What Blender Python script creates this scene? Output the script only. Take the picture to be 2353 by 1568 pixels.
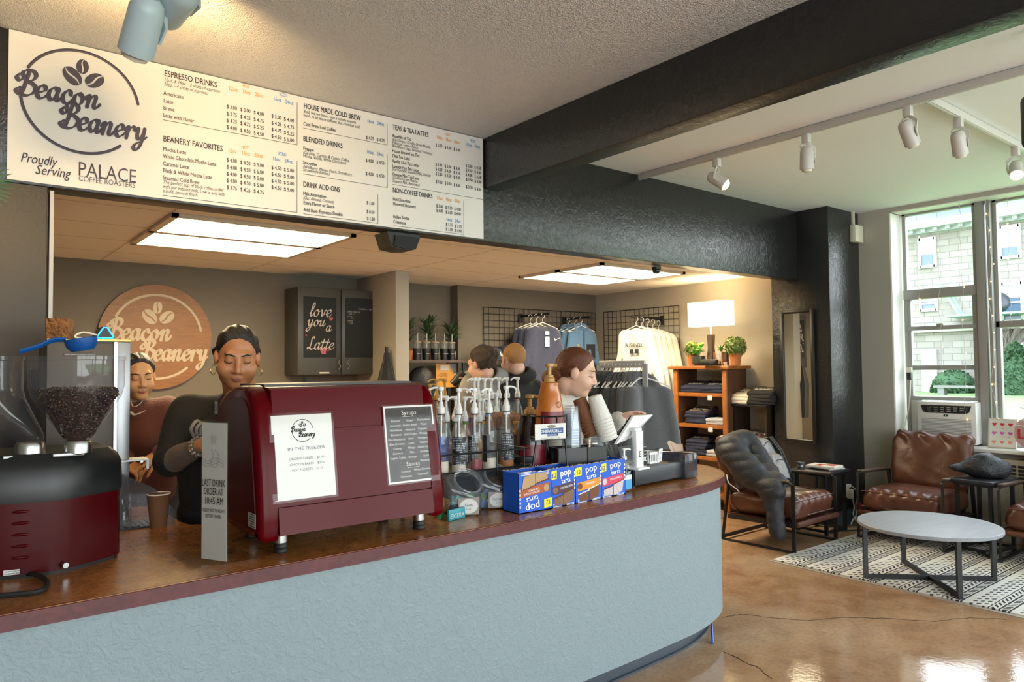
import bpy, bmesh, math, random, os
import numpy as np
from mathutils import Vector, Matrix, Euler, noise as mnoise
R = math.radians
for o in list(bpy.data.objects): bpy.data.objects.remove(o)
S = bpy.context.scene; C = S.collection
rnd = random.Random(7)
# ------------------------------------------------------------------ camera
EYE = 1.55; FPX = 1666.459; IW, IH = 2353, 1568
def cam_axes(yaw, pitch, roll):
    f = Vector((math.sin(yaw)*math.cos(pitch), math.cos(yaw)*math.cos(pitch), math.sin(pitch)))
    r = Vector((math.cos(yaw), -math.sin(yaw), 0)); u = r.cross(f)
    return math.cos(roll)*r+math.sin(roll)*u, -math.sin(roll)*r+math.cos(roll)*u, f
CR, CU, CF = cam_axes(0.6715, 0.0357, -0.0101)
cam = bpy.data.cameras.new('camera'); cam.sensor_width = 36; cam.sensor_fit = 'HORIZONTAL'; cam.lens = FPX/IW*36
cam.clip_start = .05; cam.clip_end = 300
co = bpy.data.objects.new('camera', cam); C.objects.link(co)
co.matrix_world = Matrix(((CR.x, CU.x, -CF.x, 0), (CR.y, CU.y, -CF.y, 0), (CR.z, CU.z, -CF.z, EYE), (0, 0, 0, 1)))
S.camera = co
# ------------------------------------------------------------------ world, daylight, exposure
S.view_settings.view_transform = 'Standard'; S.view_settings.look = 'None'
S.view_settings.gamma = 1; S.view_settings.use_curve_mapping = False
S.view_settings.exposure = 0.46
S.cycles.use_denoising = True; S.cycles.max_bounces = 9; S.cycles.diffuse_bounces = 4; S.cycles.glossy_bounces = 4
S.cycles.transparent_max_bounces = 24; S.cycles.transmission_bounces = 6
S.cycles.sample_clamp_indirect = 6; S.cycles.blur_glossy = .6; S.cycles.caustics_reflective = False; S.cycles.caustics_refractive = False
S.cycles.use_adaptive_sampling = True; S.cycles.adaptive_threshold = .02
SKY = 6.4; WARM = (1, .66, .30); TROFFER = 25.0
W = bpy.data.worlds.new('sky'); S.world = W; W.use_nodes = True
wn = W.node_tree.nodes; wl = W.node_tree.links
bg = wn['Background']; bg.inputs[1].default_value = SKY
tc = wn.new('ShaderNodeTexCoord'); sx = wn.new('ShaderNodeSeparateXYZ'); cr = wn.new('ShaderNodeValToRGB')
wl.new(tc.outputs['Generated'], sx.inputs[0]); wl.new(sx.outputs['Z'], cr.inputs[0]); wl.new(cr.outputs[0], bg.inputs[0])
cr.color_ramp.elements[0].position = .0; cr.color_ramp.elements[0].color = (.84, .86, .84, 1)
cr.color_ramp.elements[1].position = .6; cr.color_ramp.elements[1].color = (.80, .90, 1.0, 1)
def portal(name, loc, rot, w, h):
    l = bpy.data.lights.new(name, 'AREA'); l.shape = 'RECTANGLE'; l.size = w; l.size_y = h; l.cycles.is_portal = True
    o = bpy.data.objects.new(name, l); C.objects.link(o); o.location = loc; o.rotation_euler = rot
# window bays of the room: right wall (x = 7.5) and the street side behind the photographer (y = -3.2)
BAYS_R = [(1.0, 3.225), (-1.6, .6), (-4.0, -2.0)]
BAYS_F = [(-2.9, -.5), (-.42, 2.0), (2.08, 4.5), (4.58, 7.1)]
ZS, ZH = .79, 3.03; FWY = -4.2
for a, b in BAYS_R: portal('window_daylight', (7.62, (a+b)/2, (ZS+ZH)/2), (0, R(90), 0), ZH-ZS, b-a)
for a, b in BAYS_F: portal('window_daylight', ((a+b)/2, FWY-.12, (.3+ZH)/2), (R(90), 0, 0), b-a, ZH-.3)
# ------------------------------------------------------------------ room numbers (metres)
CEIL = 3.07; FY = 3.85; FB = 2.385; DROP = 2.50; BACK = 7.03; MBACK = 6.90; LWX = 6.92; PX = 6.70; PY = 3.53; GWX = 7.30; ZC = .90
# where a photo pixel meets a real plane of the room (used to measure positions from the photograph)
def ray(x, y): return (x-IW/2)*CR-(y-IH/2)*CU+FPX*CF
def atz(x, y, z): d = ray(x, y); return Vector((0, 0, EYE))+d*((z-EYE)/d.z)
def aty(x, y, Y): d = ray(x, y); return Vector((0, 0, EYE))+d*(Y/d.y)
def atx(x, y, X): d = ray(x, y); return Vector((0, 0, EYE))+d*(X/d.x)
def atd(x, y, D): return Vector((0, 0, EYE))+ray(x, y)*(D/FPX)
# ------------------------------------------------------------------ materials
def lin(c):
    if isinstance(c, str): c = tuple(int(c[i:i+2], 16)/255 for i in (0, 2, 4))
    return tuple((v/12.92 if v <= .04045 else ((v+.055)/1.055)**2.4) for v in c)+(1,)
MATS = {}
def mat(name, col, rough=.5, metal=0, bump=None, var=None, coat=0, emit=0, spec=None, sheen=0, stretch=None):
    if name in MATS: return MATS[name]
    m = bpy.data.materials.new(name); m.use_nodes = True; MATS[name] = m
    n = m.node_tree.nodes; l = m.node_tree.links; b = n['Principled BSDF']
    b.inputs['Base Color'].default_value = lin(col); b.inputs['Roughness'].default_value = rough; b.inputs['Metallic'].default_value = metal
    if coat: b.inputs['Coat Weight'].default_value = coat; b.inputs['Coat Roughness'].default_value = .06
    if spec is not None: b.inputs['Specular IOR Level'].default_value = spec
    if sheen: b.inputs['Sheen Weight'].default_value = sheen
    if emit: b.inputs['Emission Color'].default_value = lin(col); b.inputs['Emission Strength'].default_value = emit
    tcn = n.new('ShaderNodeTexCoord'); co_ = tcn.outputs['Object']
    if stretch:
        mp = n.new('ShaderNodeMapping'); mp.inputs['Scale'].default_value = stretch; l.new(co_, mp.inputs[0]); co_ = mp.outputs[0]
    if var:   # (scale, colour2, detail, distortion)
        t = n.new('ShaderNodeTexNoise'); t.inputs['Scale'].default_value = var[0]; t.inputs['Detail'].default_value = var[2] if len(var) > 2 else 4
        t.inputs['Distortion'].default_value = var[3] if len(var) > 3 else 0
        l.new(co_, t.inputs[0]); r = n.new('ShaderNodeValToRGB'); l.new(t.outputs[0], r.inputs[0])
        r.color_ramp.elements[0].position = .35; r.color_ramp.elements[0].color = lin(col)
        r.color_ramp.elements[1].position = .66; r.color_ramp.elements[1].color = lin(var[1])
        l.new(r.outputs[0], b.inputs['Base Color'])
    if bump:  # (scale, strength, detail, distortion)
        t = n.new('ShaderNodeTexNoise'); t.inputs['Scale'].default_value = bump[0]; t.inputs['Detail'].default_value = bump[2] if len(bump) > 2 else 3
        t.inputs['Distortion'].default_value = bump[3] if len(bump) > 3 else 0
        l.new(co_, t.inputs[0]); bn = n.new('ShaderNodeBump'); bn.inputs['Strength'].default_value = bump[1]; bn.inputs['Distance'].default_value = .02
        l.new(t.outputs[0], bn.inputs['Height']); l.new(bn.outputs[0], b.inputs['Normal'])
    return m
def glass(name, tint=(1, 1, 1), rough=.03, refl=1.0, opaque=0.0, dcol=None):
    if name in MATS: return MATS[name]
    m = bpy.data.materials.new(name); m.use_nodes = True; MATS[name] = m
    n = m.node_tree.nodes; l = m.node_tree.links
    for x in list(n): n.remove(x)
    out = n.new('ShaderNodeOutputMaterial'); t = n.new('ShaderNodeBsdfTransparent'); g = n.new('ShaderNodeBsdfGlossy')
    t.inputs[0].default_value = tuple(tint)+(1,); g.inputs['Roughness'].default_value = rough
    f = n.new('ShaderNodeFresnel'); f.inputs[0].default_value = 1.35+.15*refl; ge = n.new('ShaderNodeNewGeometry'); s1 = n.new('ShaderNodeMath'); s1.operation = 'SUBTRACT'; s1.inputs[0].default_value = 1; l.new(ge.outputs['Backfacing'], s1.inputs[1]); s2 = n.new('ShaderNodeMath'); s2.operation = 'MULTIPLY'; l.new(f.outputs[0], s2.inputs[0]); l.new(s1.outputs[0], s2.inputs[1])
    mx = n.new('ShaderNodeMixShader'); l.new(s2.outputs[0], mx.inputs[0]); l.new(t.outputs[0], mx.inputs[1]); l.new(g.outputs[0], mx.inputs[2])
    res = mx.outputs[0]
    if opaque:
        d = n.new('ShaderNodeBsdfDiffuse'); d.inputs[0].default_value = lin(dcol or (1, 1, 1)); m2 = n.new('ShaderNodeMixShader'); m2.inputs[0].default_value = opaque
        l.new(res, m2.inputs[1]); l.new(d.outputs[0], m2.inputs[2]); res = m2.outputs[0]
    l.new(res, out.inputs[0]); return m
def T(x=0, y=0, z=0): return Matrix.Translation((x, y, z))
# ------------------------------------------------------------------ mesh builder
class MB:
    def __init__(s): s.v = []; s.f = []; s.mi = []; s.cur = 0
    def add(s, vs, fs, M=None):
        k = len(s.v)
        s.v += [tuple(M @ Vector(v)) if M else tuple(v) for v in vs]
        s.f += [tuple(i+k for i in f) for f in fs]; s.mi += [s.cur]*len(fs); return s
    def box(s, c, d, rz=0, bev=0, M=None, rot=None):
        bm = bmesh.new(); bmesh.ops.create_cube(bm, size=1)
        for v in bm.verts: v.co = Vector((v.co.x*d[0], v.co.y*d[1], v.co.z*d[2]))
        if bev: bmesh.ops.bevel(bm, geom=bm.edges[:], offset=min(bev, .49*min(d)), segments=2, profile=.5, affect='EDGES')
        T = Matrix.Translation(c) @ (rot.to_matrix().to_4x4() if rot else Matrix.Rotation(rz, 4, 'Z'))
        if M: T = M @ T
        return s.frombm(bm, T)
    def frombm(s, bm, T=None):
        bm.verts.ensure_lookup_table(); bm.verts.index_update()
        s.add([v.co for v in bm.verts], [[v.index for v in f.verts] for f in bm.faces], T); bm.free(); return s
    def cyl(s, p0, p1, r0, r1=None, n=14, cap=True, M=None):
        p0 = Vector(p0); p1 = Vector(p1); r1 = r0 if r1 is None else r1
        d = (p1-p0).normalized(); a = d.orthogonal().normalized(); b = d.cross(a)
        vs = []
        for p, r in ((p0, r0), (p1, r1)):
            for i in range(n):
                t = 2*math.pi*i/n; vs.append(p+a*(r*math.cos(t))+b*(r*math.sin(t)))
        fs = [(i, (i+1) % n, n+(i+1) % n, n+i) for i in range(n)]
        if cap: fs += [tuple(range(n-1, -1, -1)), tuple(range(n, 2*n))]
        return s.add(vs, fs, M)
    def lathe(s, prof, c=(0, 0, 0), n=20, M=None, ax=None):
        vs = []; fs = []; m = len(prof)
        for r, z in prof:
            for i in range(n):
                t = 2*math.pi*i/n; vs.append(Vector((c[0]+r*math.cos(t), c[1]+r*math.sin(t), c[2]+z)))
        for j in range(m-1):
            for i in range(n): fs.append((j*n+i, j*n+(i+1) % n, (j+1)*n+(i+1) % n, (j+1)*n+i))
        if prof[0][0] > 1e-6: fs.append(tuple(range(n-1, -1, -1)))
        if prof[-1][0] > 1e-6: fs.append(tuple(range((m-1)*n, m*n)))
        return s.add(vs, fs, M)
    def arc(s, r, z0, z1, a0, a1, c=(0, 0, 0), n=10, r1=None):
        r1 = r if r1 is None else r1; vs = []
        for i in range(n+1):
            t = a0+(a1-a0)*i/n; vs += [(c[0]+r*math.cos(t), c[1]+r*math.sin(t), c[2]+z0), (c[0]+r1*math.cos(t), c[1]+r1*math.sin(t), c[2]+z1)]
        return s.add(vs, [(2*i, 2*i+2, 2*i+3, 2*i+1) for i in range(n)])
    def tube(s, pts, r, n=8, closed=False, M=None, flat=None):
        pts = [Vector(p) for p in pts]; m = len(pts); vs = []; fs = []; pa = None
        for k, p in enumerate(pts):
            if closed: d = pts[(k+1) % m]-pts[k-1]
            else: d = pts[min(k+1, m-1)]-pts[max(k-1, 0)]
            d.normalize()
            a = d.orthogonal().normalized() if pa is None else (pa-d*pa.dot(d)).normalized()
            pa = a; b = d.cross(a); rr = r[k] if isinstance(r, (list, tuple)) else r
            for i in range(n):
                t = 2*math.pi*i/n; vs.append(p+a*(rr*math.cos(t))+b*(rr*math.sin(t)*(flat or 1)))
        for k in range(m if closed else m-1):
            q = (k+1) % m
            for i in range(n): fs.append((k*n+i, k*n+(i+1) % n, q*n+(i+1) % n, q*n+i))
        if not closed: fs += [tuple(range(n-1, -1, -1)), tuple(range((m-1)*n, m*n))]
        return s.add(vs, fs, M)
    def bar(s, pts, w, h, closed=False, up=(0, 0, 1)):   # flat rectangular bar swept along points: w sideways, h along up
        pts = [Vector(p) for p in pts]; m = len(pts); vs = []; fs = []
        for k, p in enumerate(pts):
            if closed: d = pts[(k+1) % m]-pts[k-1]
            else: d = pts[min(k+1, m-1)]-pts[max(k-1, 0)]
            d.normalize(); sd = Vector(up)
            sd = sd if abs(d.dot(sd)) < .99 else Vector((1, 0, 0))
            a = d.cross(sd).normalized(); b = a.cross(d)
            if 0 < k < m-1 or closed:
                e = (pts[(k+1) % m]-p).normalized(); q = (p-pts[k-1]).normalized(); cs = max(.5, math.sqrt(max(.25, (1+e.dot(q))/2)))
            else: cs = 1
            # widen at mitres in the plane of the bend
            for i, j in ((-1, -1), (1, -1), (1, 1), (-1, 1)): vs.append(p+a*(i*w/2)/(cs if abs(a.dot(Vector(up))) < .5 and abs(d.z) < .7 else 1)+b*(j*h/2)/(cs if abs(d.z) > .05 else 1))
        for k in range(m if closed else m-1):
            q = (k+1) % m
            for i in range(4): fs.append((k*4+i, k*4+(i+1) % 4, q*4+(i+1) % 4, q*4+i))
        if not closed: fs += [(3, 2, 1, 0), tuple(range((m-1)*4, m*4))]
        return s.add(vs, fs)
    def prism(s, poly, z0, z1, M=None):
        n = len(poly); vs = [(x, y, z0) for x, y in poly]+[(x, y, z1) for x, y in poly]
        return s.add(vs, [tuple(range(n-1, -1, -1)), tuple(range(n, 2*n))]+[(i, (i+1) % n, n+(i+1) % n, n+i) for i in range(n)], M)
    def sphere(s, c, r, u=12, v=8, M=None):
        r = (r, r, r) if isinstance(r, (int, float)) else r
        vs = [(c[0], c[1], c[2]+r[2])]; fs = []
        for j in range(1, v):
            p = math.pi*j/v
            for i in range(u): t = 2*math.pi*i/u; vs.append((c[0]+r[0]*math.sin(p)*math.cos(t), c[1]+r[1]*math.sin(p)*math.sin(t), c[2]+r[2]*math.cos(p)))
        vs.append((c[0], c[1], c[2]-r[2])); L = len(vs)-1
        for i in range(u): fs.append((0, 1+i, 1+(i+1) % u)); fs.append((L, L-u+(i+1) % u, L-u+i))
        for j in range(v-2):
            for i in range(u): a = 1+j*u; fs.append((a+i, a+u+i, a+u+(i+1) % u, a+(i+1) % u))
        return s.add(vs, fs, M)
    def quad(s, a, b, c, d): return s.add([a, b, c, d], [(0, 1, 2, 3)])
    def xf(s, M):
        s.v = [tuple(M @ Vector(v)) for v in s.v]; return s
    def mesh(s, name, mats, smooth=True, angle=35, recalc=None):
        me = bpy.data.meshes.new(name); me.from_pydata(s.v, [], s.f); me.update()
        for m in (mats if isinstance(mats, (list, tuple)) else [mats]): me.materials.append(m)
        me.polygons.foreach_set('material_index', s.mi)
        if smooth:
            me.polygons.foreach_set('use_smooth', [True]*len(me.polygons))
            try: me.set_sharp_from_angle(angle=R(angle))
            except Exception: pass
        if smooth:
            bm = bmesh.new(); bm.from_mesh(me); bmesh.ops.recalc_face_normals(bm, faces=bm.faces[:]); bm.to_mesh(me); bm.free()
        return me
def link(name, me, parent=None, loc=(0, 0, 0), rz=0):
    o = bpy.data.objects.new(name, me); C.objects.link(o); o.location = loc; o.rotation_euler = (0, 0, rz) if isinstance(rz, (int, float)) else rz
    if parent: o.parent = parent
    return o
def tag(o, label, cat, group=None, kind=None):
    o['label'] = label; o['category'] = cat
    if group: o['group'] = group
    if kind: o['kind'] = kind
    return o
def thing(name, label, cat, loc=(0, 0, 0), rz=0, group=None):
    return tag(link(name, None, None, loc, rz), label, cat, group)
def part(name, mb, m, parent, label=None, smooth=True):
    me = mb if isinstance(mb, bpy.types.Mesh) else mb.mesh(name, m, smooth)
    o = link(name, me, parent)
    if label: o['label'] = label
    return o
def solo(name, mb, m, label, cat, loc=(0, 0, 0), rz=0, group=None, kind=None):
    me = mb if isinstance(mb, bpy.types.Mesh) else mb.mesh(name, m)
    return tag(link(name, me, None, loc, rz), label, cat, group, kind)
def struct(name, mb, m, parent=None, smooth=True):
    o = part(name, mb, m, parent, smooth=smooth); o['kind'] = 'structure'; return o
def kids(o): return [c for c in bpy.data.objects if c.parent == o]
def dup(o, loc, rz=None, label=None, group=None, mats=None, parent=None):
    c = o.copy(); C.objects.link(c)
    if parent is None: c.location = loc
    else: c.parent = parent
    if rz is not None: c.rotation_euler = (0, 0, rz) if isinstance(rz, (int, float)) else rz
    if label: c['label'] = label
    if group: c['group'] = group
    nm = c.name.split('.')[0]
    if mats and nm in mats and c.data: c.material_slots[0].link = 'OBJECT'; c.material_slots[0].material = mats[nm]
    for k in kids(o): dup(k, None, None, parent=c, mats=mats)
    return c
def RZ(a): return Matrix.Rotation(a, 4, 'Z')
def RX(a): return Matrix.Rotation(a, 4, 'X')
def RY(a): return Matrix.Rotation(a, 4, 'Y')
def frame(o, x, y, z): return Matrix(((x[0], y[0], z[0], o[0]), (x[1], y[1], z[1], o[1]), (x[2], y[2], z[2], o[2]), (0, 0, 0, 1)))
# ------------------------------------------------------------------ implicit surfaces (for bodies, cloth, cushions)
def smin(a, b, k):
    h = np.clip(.5+.5*(b-a)/k, 0, 1); return b+(a-b)*h-k*h*(1-h)
def smax(a, b, k): return -smin(-a, -b, k)
def cap(P, a, b, r0, r1=None):
    r1 = r0 if r1 is None else r1; a = np.array(a, np.float32); b = np.array(b, np.float32); d = b-a
    t = np.clip(((P-a) @ d)/max(1e-9, float(d @ d)), 0, 1); q = P-a-t[:, None]*d
    return np.sqrt((q*q).sum(1))-(r0+(r1-r0)*t)
def ell(P, c, r, M=None):
    q = P-np.array(c, np.float32)
    if M is not None: q = q @ M
    r = np.array(r, np.float32); k0 = np.sqrt(((q/r)**2).sum(1)); k1 = np.sqrt(((q/(r*r))**2).sum(1))
    return k0*(k0-1)/np.maximum(k1, 1e-6)
def rbox(P, c, h, r, M=None):
    q = P-np.array(c, np.float32)
    if M is not None: q = q @ M
    q = np.abs(q)-(np.array(h, np.float32)-r); return np.sqrt((np.maximum(q, 0)**2).sum(1))+np.minimum(q.max(1), 0)-r
def folds(P, amp, freq, seed, st=(1, 1, 1)):
    g = np.random.RandomState(seed); o = np.zeros(len(P), np.float32); Q = P*np.array(st, np.float32)
    for i in range(7):
        k = g.normal(size=3); k /= np.linalg.norm(k); k = (k*freq*g.uniform(.6, 1.7)).astype(np.float32)
        o += np.sin(Q @ k+g.uniform(0, 6.28)+1.3*np.sin(Q @ k[[1, 2, 0]]*.6)).astype(np.float32)
    return o*(amp/3)
def sdf(fn, lo, hi, h):
    lo = np.array(lo, float); hi = np.array(hi, float); K = 4
    n = np.ceil((hi-lo)/(h*K)).astype(int)+1
    ax = [lo[i]+np.arange(n[i])*h*K for i in range(3)]
    G = np.stack(np.meshgrid(*ax, indexing='ij'), -1).reshape(-1, 3).astype(np.float32)
    cv = fn(G).reshape(n)
    nf = (n-1)*K+1
    V = np.repeat(np.repeat(np.repeat(cv, K, 0), K, 1), K, 2)[:nf[0], :nf[1], :nf[2]].astype(np.float32)
    near = np.zeros(n, bool); band = h*K*2.2
    near = np.abs(cv) < band
    cell = near.copy()
    for dx in (0, 1):
        for dy in (0, 1):
            for dz in (0, 1):
                cell[:n[0]-dx, :n[1]-dy, :n[2]-dz] |= near[dx:, dy:, dz:]
                cell[dx:, dy:, dz:] |= near[:n[0]-dx, :n[1]-dy, :n[2]-dz]
    F = np.repeat(np.repeat(np.repeat(cell, K, 0), K, 1), K, 2)[:nf[0], :nf[1], :nf[2]]
    idx = np.argwhere(F)
    V[F] = fn((lo+idx*h).astype(np.float32))
    # surface nets
    sgn = V < 0
    c8 = [sgn[i:nf[0]-1+i, j:nf[1]-1+j, k:nf[2]-1+k] for i in (0, 1) for j in (0, 1) for k in (0, 1)]
    cnt = sum(c.astype(np.int8) for c in c8); act = (cnt > 0) & (cnt < 8)
    ci = np.argwhere(act); vid = -np.ones(act.shape, int); vid[act] = np.arange(len(ci))
    acc = np.zeros((len(ci), 3)); num = np.zeros(len(ci))
    cor = [np.array((i, j, k)) for i in (0, 1) for j in (0, 1) for k in (0, 1)]
    val = [V[tuple((ci+c).T)] for c in cor]
    for a in range(8):
        for b in range(a+1, 8):
            if np.abs(cor[a]-cor[b]).sum() != 1: continue
            va, vb = val[a], val[b]; m = (va < 0) != (vb < 0); t = np.where(m, va/np.where(m, va-vb, 1), 0)
            acc += np.where(m[:, None], cor[a]+t[:, None]*(cor[b]-cor[a]), 0); num += m
    vs = lo+(ci+acc/np.maximum(num, 1)[:, None])*h
    fs = []
    for d in range(3):
        e = [1, 1, 1]; e[d] = 0; u, w = [i for i in range(3) if i != d]
        sl = [slice(1, s-1) for s in nf]; sl[d] = slice(0, nf[d]-1); s2 = list(sl); s2[d] = slice(1, nf[d])
        a = sgn[tuple(sl)]; b = sgn[tuple(s2)]; q = np.argwhere(a != b)
        if not len(q): continue
        flip = a[tuple(q.T)]; base = q.copy(); base[:, u] += 1; base[:, w] += 1
        o = np.zeros(3, int); qs = []
        for du, dw in ((0, 0), (1, 0), (1, 1), (0, 1)):
            p = base.copy(); p[:, u] -= du; p[:, w] -= dw; qs.append(vid[tuple(p.T)])
        qs = np.stack(qs, 1); rev = flip if d != 1 else ~flip
        qs[~rev] = qs[~rev][:, ::-1]; fs.append(qs)
    return vs, np.concatenate(fs) if fs else np.zeros((0, 4), int)
def sdfmesh(name, fn, lo, hi, h, mats, matfn=None, relax=1):
    vs, fs = sdf(fn, lo, hi, h); fs = fs[(fs >= 0).all(1)]
    me = bpy.data.meshes.new(name); me.vertices.add(len(vs)); me.vertices.foreach_set('co', vs.astype(np.float32).ravel())
    me.loops.add(fs.size); me.loops.foreach_set('vertex_index', fs.ravel().astype(np.int32)); me.polygons.add(len(fs))
    me.polygons.foreach_set('loop_start', np.arange(0, fs.size, 4, dtype=np.int32))
    me.update(calc_edges=True); me.validate()
    me.polygons.foreach_set('use_smooth', [True]*len(me.polygons))
    for m in (mats if isinstance(mats, (list, tuple)) else [mats]): me.materials.append(m)
    if matfn:
        cen = vs[fs].mean(1)
        if len(me.polygons) == len(fs): me.polygons.foreach_set('material_index', matfn(cen).astype(np.int32))
    return me
# ------------------------------------------------------------------ lettering
def _font():
    try: return bpy.data.fonts.load(os.path.join(bpy.utils.system_resource('DATAFILES'), 'fonts', 'Inter.woff2'))
    except Exception: return None
FONT = _font()
_tmp = bpy.data.curves.new('lettering', 'FONT'); _tob = bpy.data.objects.new('lettering', _tmp); C.objects.link(_tob)
_tmp.resolution_u = 2
def text(mb, s, size, M, align='LEFT', bold=0, shear=0, width=None, inter=False, spacing=1.0, xs=1.0):
    if not s: return
    _tmp.font = FONT if (inter and FONT) else bpy.data.fonts[0] if len(bpy.data.fonts) else None
    _tmp.body = s; _tmp.size = size; _tmp.align_x = align; _tmp.offset = min(bold, 0)*size; _tmp.shear = shear; _tmp.space_character = spacing
    dg = bpy.context.evaluated_depsgraph_get(); dg.update()
    me = bpy.data.meshes.new_from_object(_tob.evaluated_get(dg))
    X = Matrix.Diagonal((xs, 1, 1, 1))
    if width and len(me.vertices):
        xx = [v.co.x for v in me.vertices]; k = width/max(1e-6, max(xx)-min(xx)); X = Matrix.Diagonal((k, 1, 1, 1))
    for k, dx in enumerate((0,) if bold <= .002 else (-.6, .6)): mb.add([v.co for v in me.vertices], [list(p.vertices) for p in me.polygons], M @ T(dx*bold*size, 0, k*.0004) @ X)
    bpy.data.meshes.remove(me)
# hand-lettered script: strokes swept with a broad nib
def cat_spline(pts, n=7):
    P = [Vector((p[0], p[1])) for p in pts]; out = []
    for i in range(len(P)-1):
        a, b, c, d = P[max(i-1, 0)], P[i], P[i+1], P[min(i+2, len(P)-1)]
        for k in range(n):
            t = k/n; out.append(.5*((2*b)+(c-a)*t+(2*a-5*b+4*c-d)*t*t+(3*b-a-3*c+d)*t**3))
    out.append(P[-1]); return out
_zz = [0]
def stroke(mb, pts, w, M, nib=R(35), lo=.34, raw=False):
    """a slightly crowned ribbon (left edge, ridge, right edge) so that crossing strokes never share a plane"""
    _zz[0] = (_zz[0]+1) % 9; z = _zz[0]*.00022; h = .0012
    q = [Vector(p) for p in pts] if raw else cat_spline(pts); n = len(q); L = []; C_ = []; Rr = []
    for i, p in enumerate(q):
        d = (q[min(i+1, n-1)]-q[max(i-1, 0)]); d.normalize(); nn = Vector((-d.y, d.x))
        ww = w*(lo+(1-lo)*abs(math.sin(math.atan2(d.y, d.x)-nib)))*.5
        L.append(p+nn*ww); Rr.append(p-nn*ww)
    mb.add([(p.x, p.y, z) for p in L]+[(p.x, p.y, z+h) for p in q]+[(p.x, p.y, z) for p in Rr], [(i, n+i, n+i+1, i+1) for i in range(n-1)]+[(n+i, 2*n+i, 2*n+i+1, n+i+1) for i in range(n-1)], M)
    for e in (0, -1):
        c = q[e]; rr = (L[e]-Rr[e]).length/2
        mb.add([(c.x, c.y, z+h*1.1)]+[(c.x+rr*math.cos(t*math.pi/5), c.y+rr*math.sin(t*math.pi/5), z-.0001) for t in range(10)], [(0, 1+t, 1+(t+1) % 10) for t in range(10)], M)
GL = {  # lower-case height 1, ascender 1.9, slanted afterwards
 'B': (1.55, [[(.25, 1.55), (.1, 1.3), (.3, 1.08), (.55, 1.3), (.45, 1.75), (.8, 1.98), (1.2, 1.9), (1.36, 1.6), (1.18, 1.25), (.75, 1.06)], [(.75, 1.06), (1.2, 1.0), (1.5, .72), (1.4, .3), (1.0, .02), (.5, .05), (.22, .3), (.4, .5), (.6, .38)], [(.86, 1.92), (.78, 1.2), (.72, .6), (.62, .1)]]),
 'e': (.86, [[(.0, .38), (.3, .45), (.62, .66), (.6, .93), (.36, .98), (.14, .7), (.12, .3), (.34, .02), (.62, .1), (.9, .4)]]),
 'a': (1.0, [[(.66, .85), (.42, 1.0), (.15, .78), (.08, .35), (.28, .02), (.52, .2), (.68, .6), (.72, .98)], [(.72, .98), (.66, .4), (.72, .06), (.88, .08), (1.05, .38)]]),
 'c': (.84, [[(.62, .72), (.56, .95), (.34, .98), (.12, .65), (.14, .22), (.36, .0), (.62, .12), (.86, .4)]]),
 'o': (.95, [[(.42, .98), (.14, .72), (.12, .25), (.36, .0), (.64, .2), (.68, .68), (.42, .98), (.55, .8), (.78, .74), (1.0, .85)]]),
 'n': (1.1, [[(.0, .6), (.14, .94), (.24, .8), (.2, .3), (.18, .0)], [(.22, .5), (.4, .88), (.62, .98), (.72, .78), (.66, .3), (.74, .04), (.92, .08), (1.12, .4)]]),
 'r': (.82, [[(.0, .6), (.14, .94), (.24, .8), (.2, .3), (.18, .0)], [(.22, .5), (.38, .86), (.6, 1.0), (.74, .84), (.66, .72)]]),
 'y': (1.05, [[(.0, .7), (.12, .95), (.24, .85), (.22, .4), (.34, .08), (.56, .15), (.72, .6), (.76, .98)], [(.76, .98), (.72, .2), (.6, -.5), (.36, -.85), (.1, -.7), (.2, -.38), (.6, -.1), (1.05, .32)]]),
 'l': (.6, [[(.0, .4), (.3, .9), (.46, 1.6), (.34, 1.9), (.2, 1.6), (.18, .5), (.28, .04), (.46, .1), (.62, .4)]]),
 'v': (.9, [[(.0, .8), (.14, .95), (.26, .5), (.34, .03), (.56, .35), (.66, .9), (.9, .85)]]),
 'u': (1.05, [[(.0, .75), (.12, .95), (.2, .6), (.18, .2), (.34, .02), (.55, .2), (.7, .95)], [(.7, .95), (.66, .3), (.74, .04), (.9, .1), (1.06, .4)]]),
 't': (.7, [[(.3, 1.6), (.24, .8), (.2, .25), (.34, .02), (.52, .12), (.7, .4)], [(.0, 1.12), (.3, 1.1), (.62, 1.16)]]),
 'L': (1.15, [[(.75, 1.75), (.6, 1.95), (.42, 1.7), (.46, 1.0), (.4, .3), (.16, .06), (.05, .25), (.3, .3), (.7, .02), (1.15, .2)]]),
 'T': (1.1, [[(.1, 1.5), (.2, 1.8), (.7, 1.75), (1.15, 1.9)], [(.7, 1.75), (.62, .8), (.5, .1), (.25, .0)]]),
 'i': (.5, [[(.1, .95), (.08, .3), (.2, .02), (.45, .3)], [(.16, 1.35), (.2, 1.42)]]),
 'p': (1.0, [[(.16, .95), (.1, .1), (.06, -.8)], [(.14, .7), (.4, .98), (.68, .7), (.6, .2), (.34, .0), (.14, .2)], [(.62, .25), (.95, .4)]]),
 's': (.75, [[(.0, .35), (.3, .95), (.36, .7), (.52, .3), (.38, .02), (.12, .1)], [(.4, .05), (.75, .35)]]),
}
def script(mb, word, x, y, h, w, M, slant=.16, squeeze=1.0, lo=.34):
    """h = height of a lower-case letter, w = stroke width"""
    for ch in word:
        adv, st = GL[ch]
        for s in st: stroke(mb, [(x+(px*squeeze+py*slant)*h, y+py*h) for px, py in s], w, M, lo=lo)
        x += adv*squeeze*h
    return x
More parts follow.
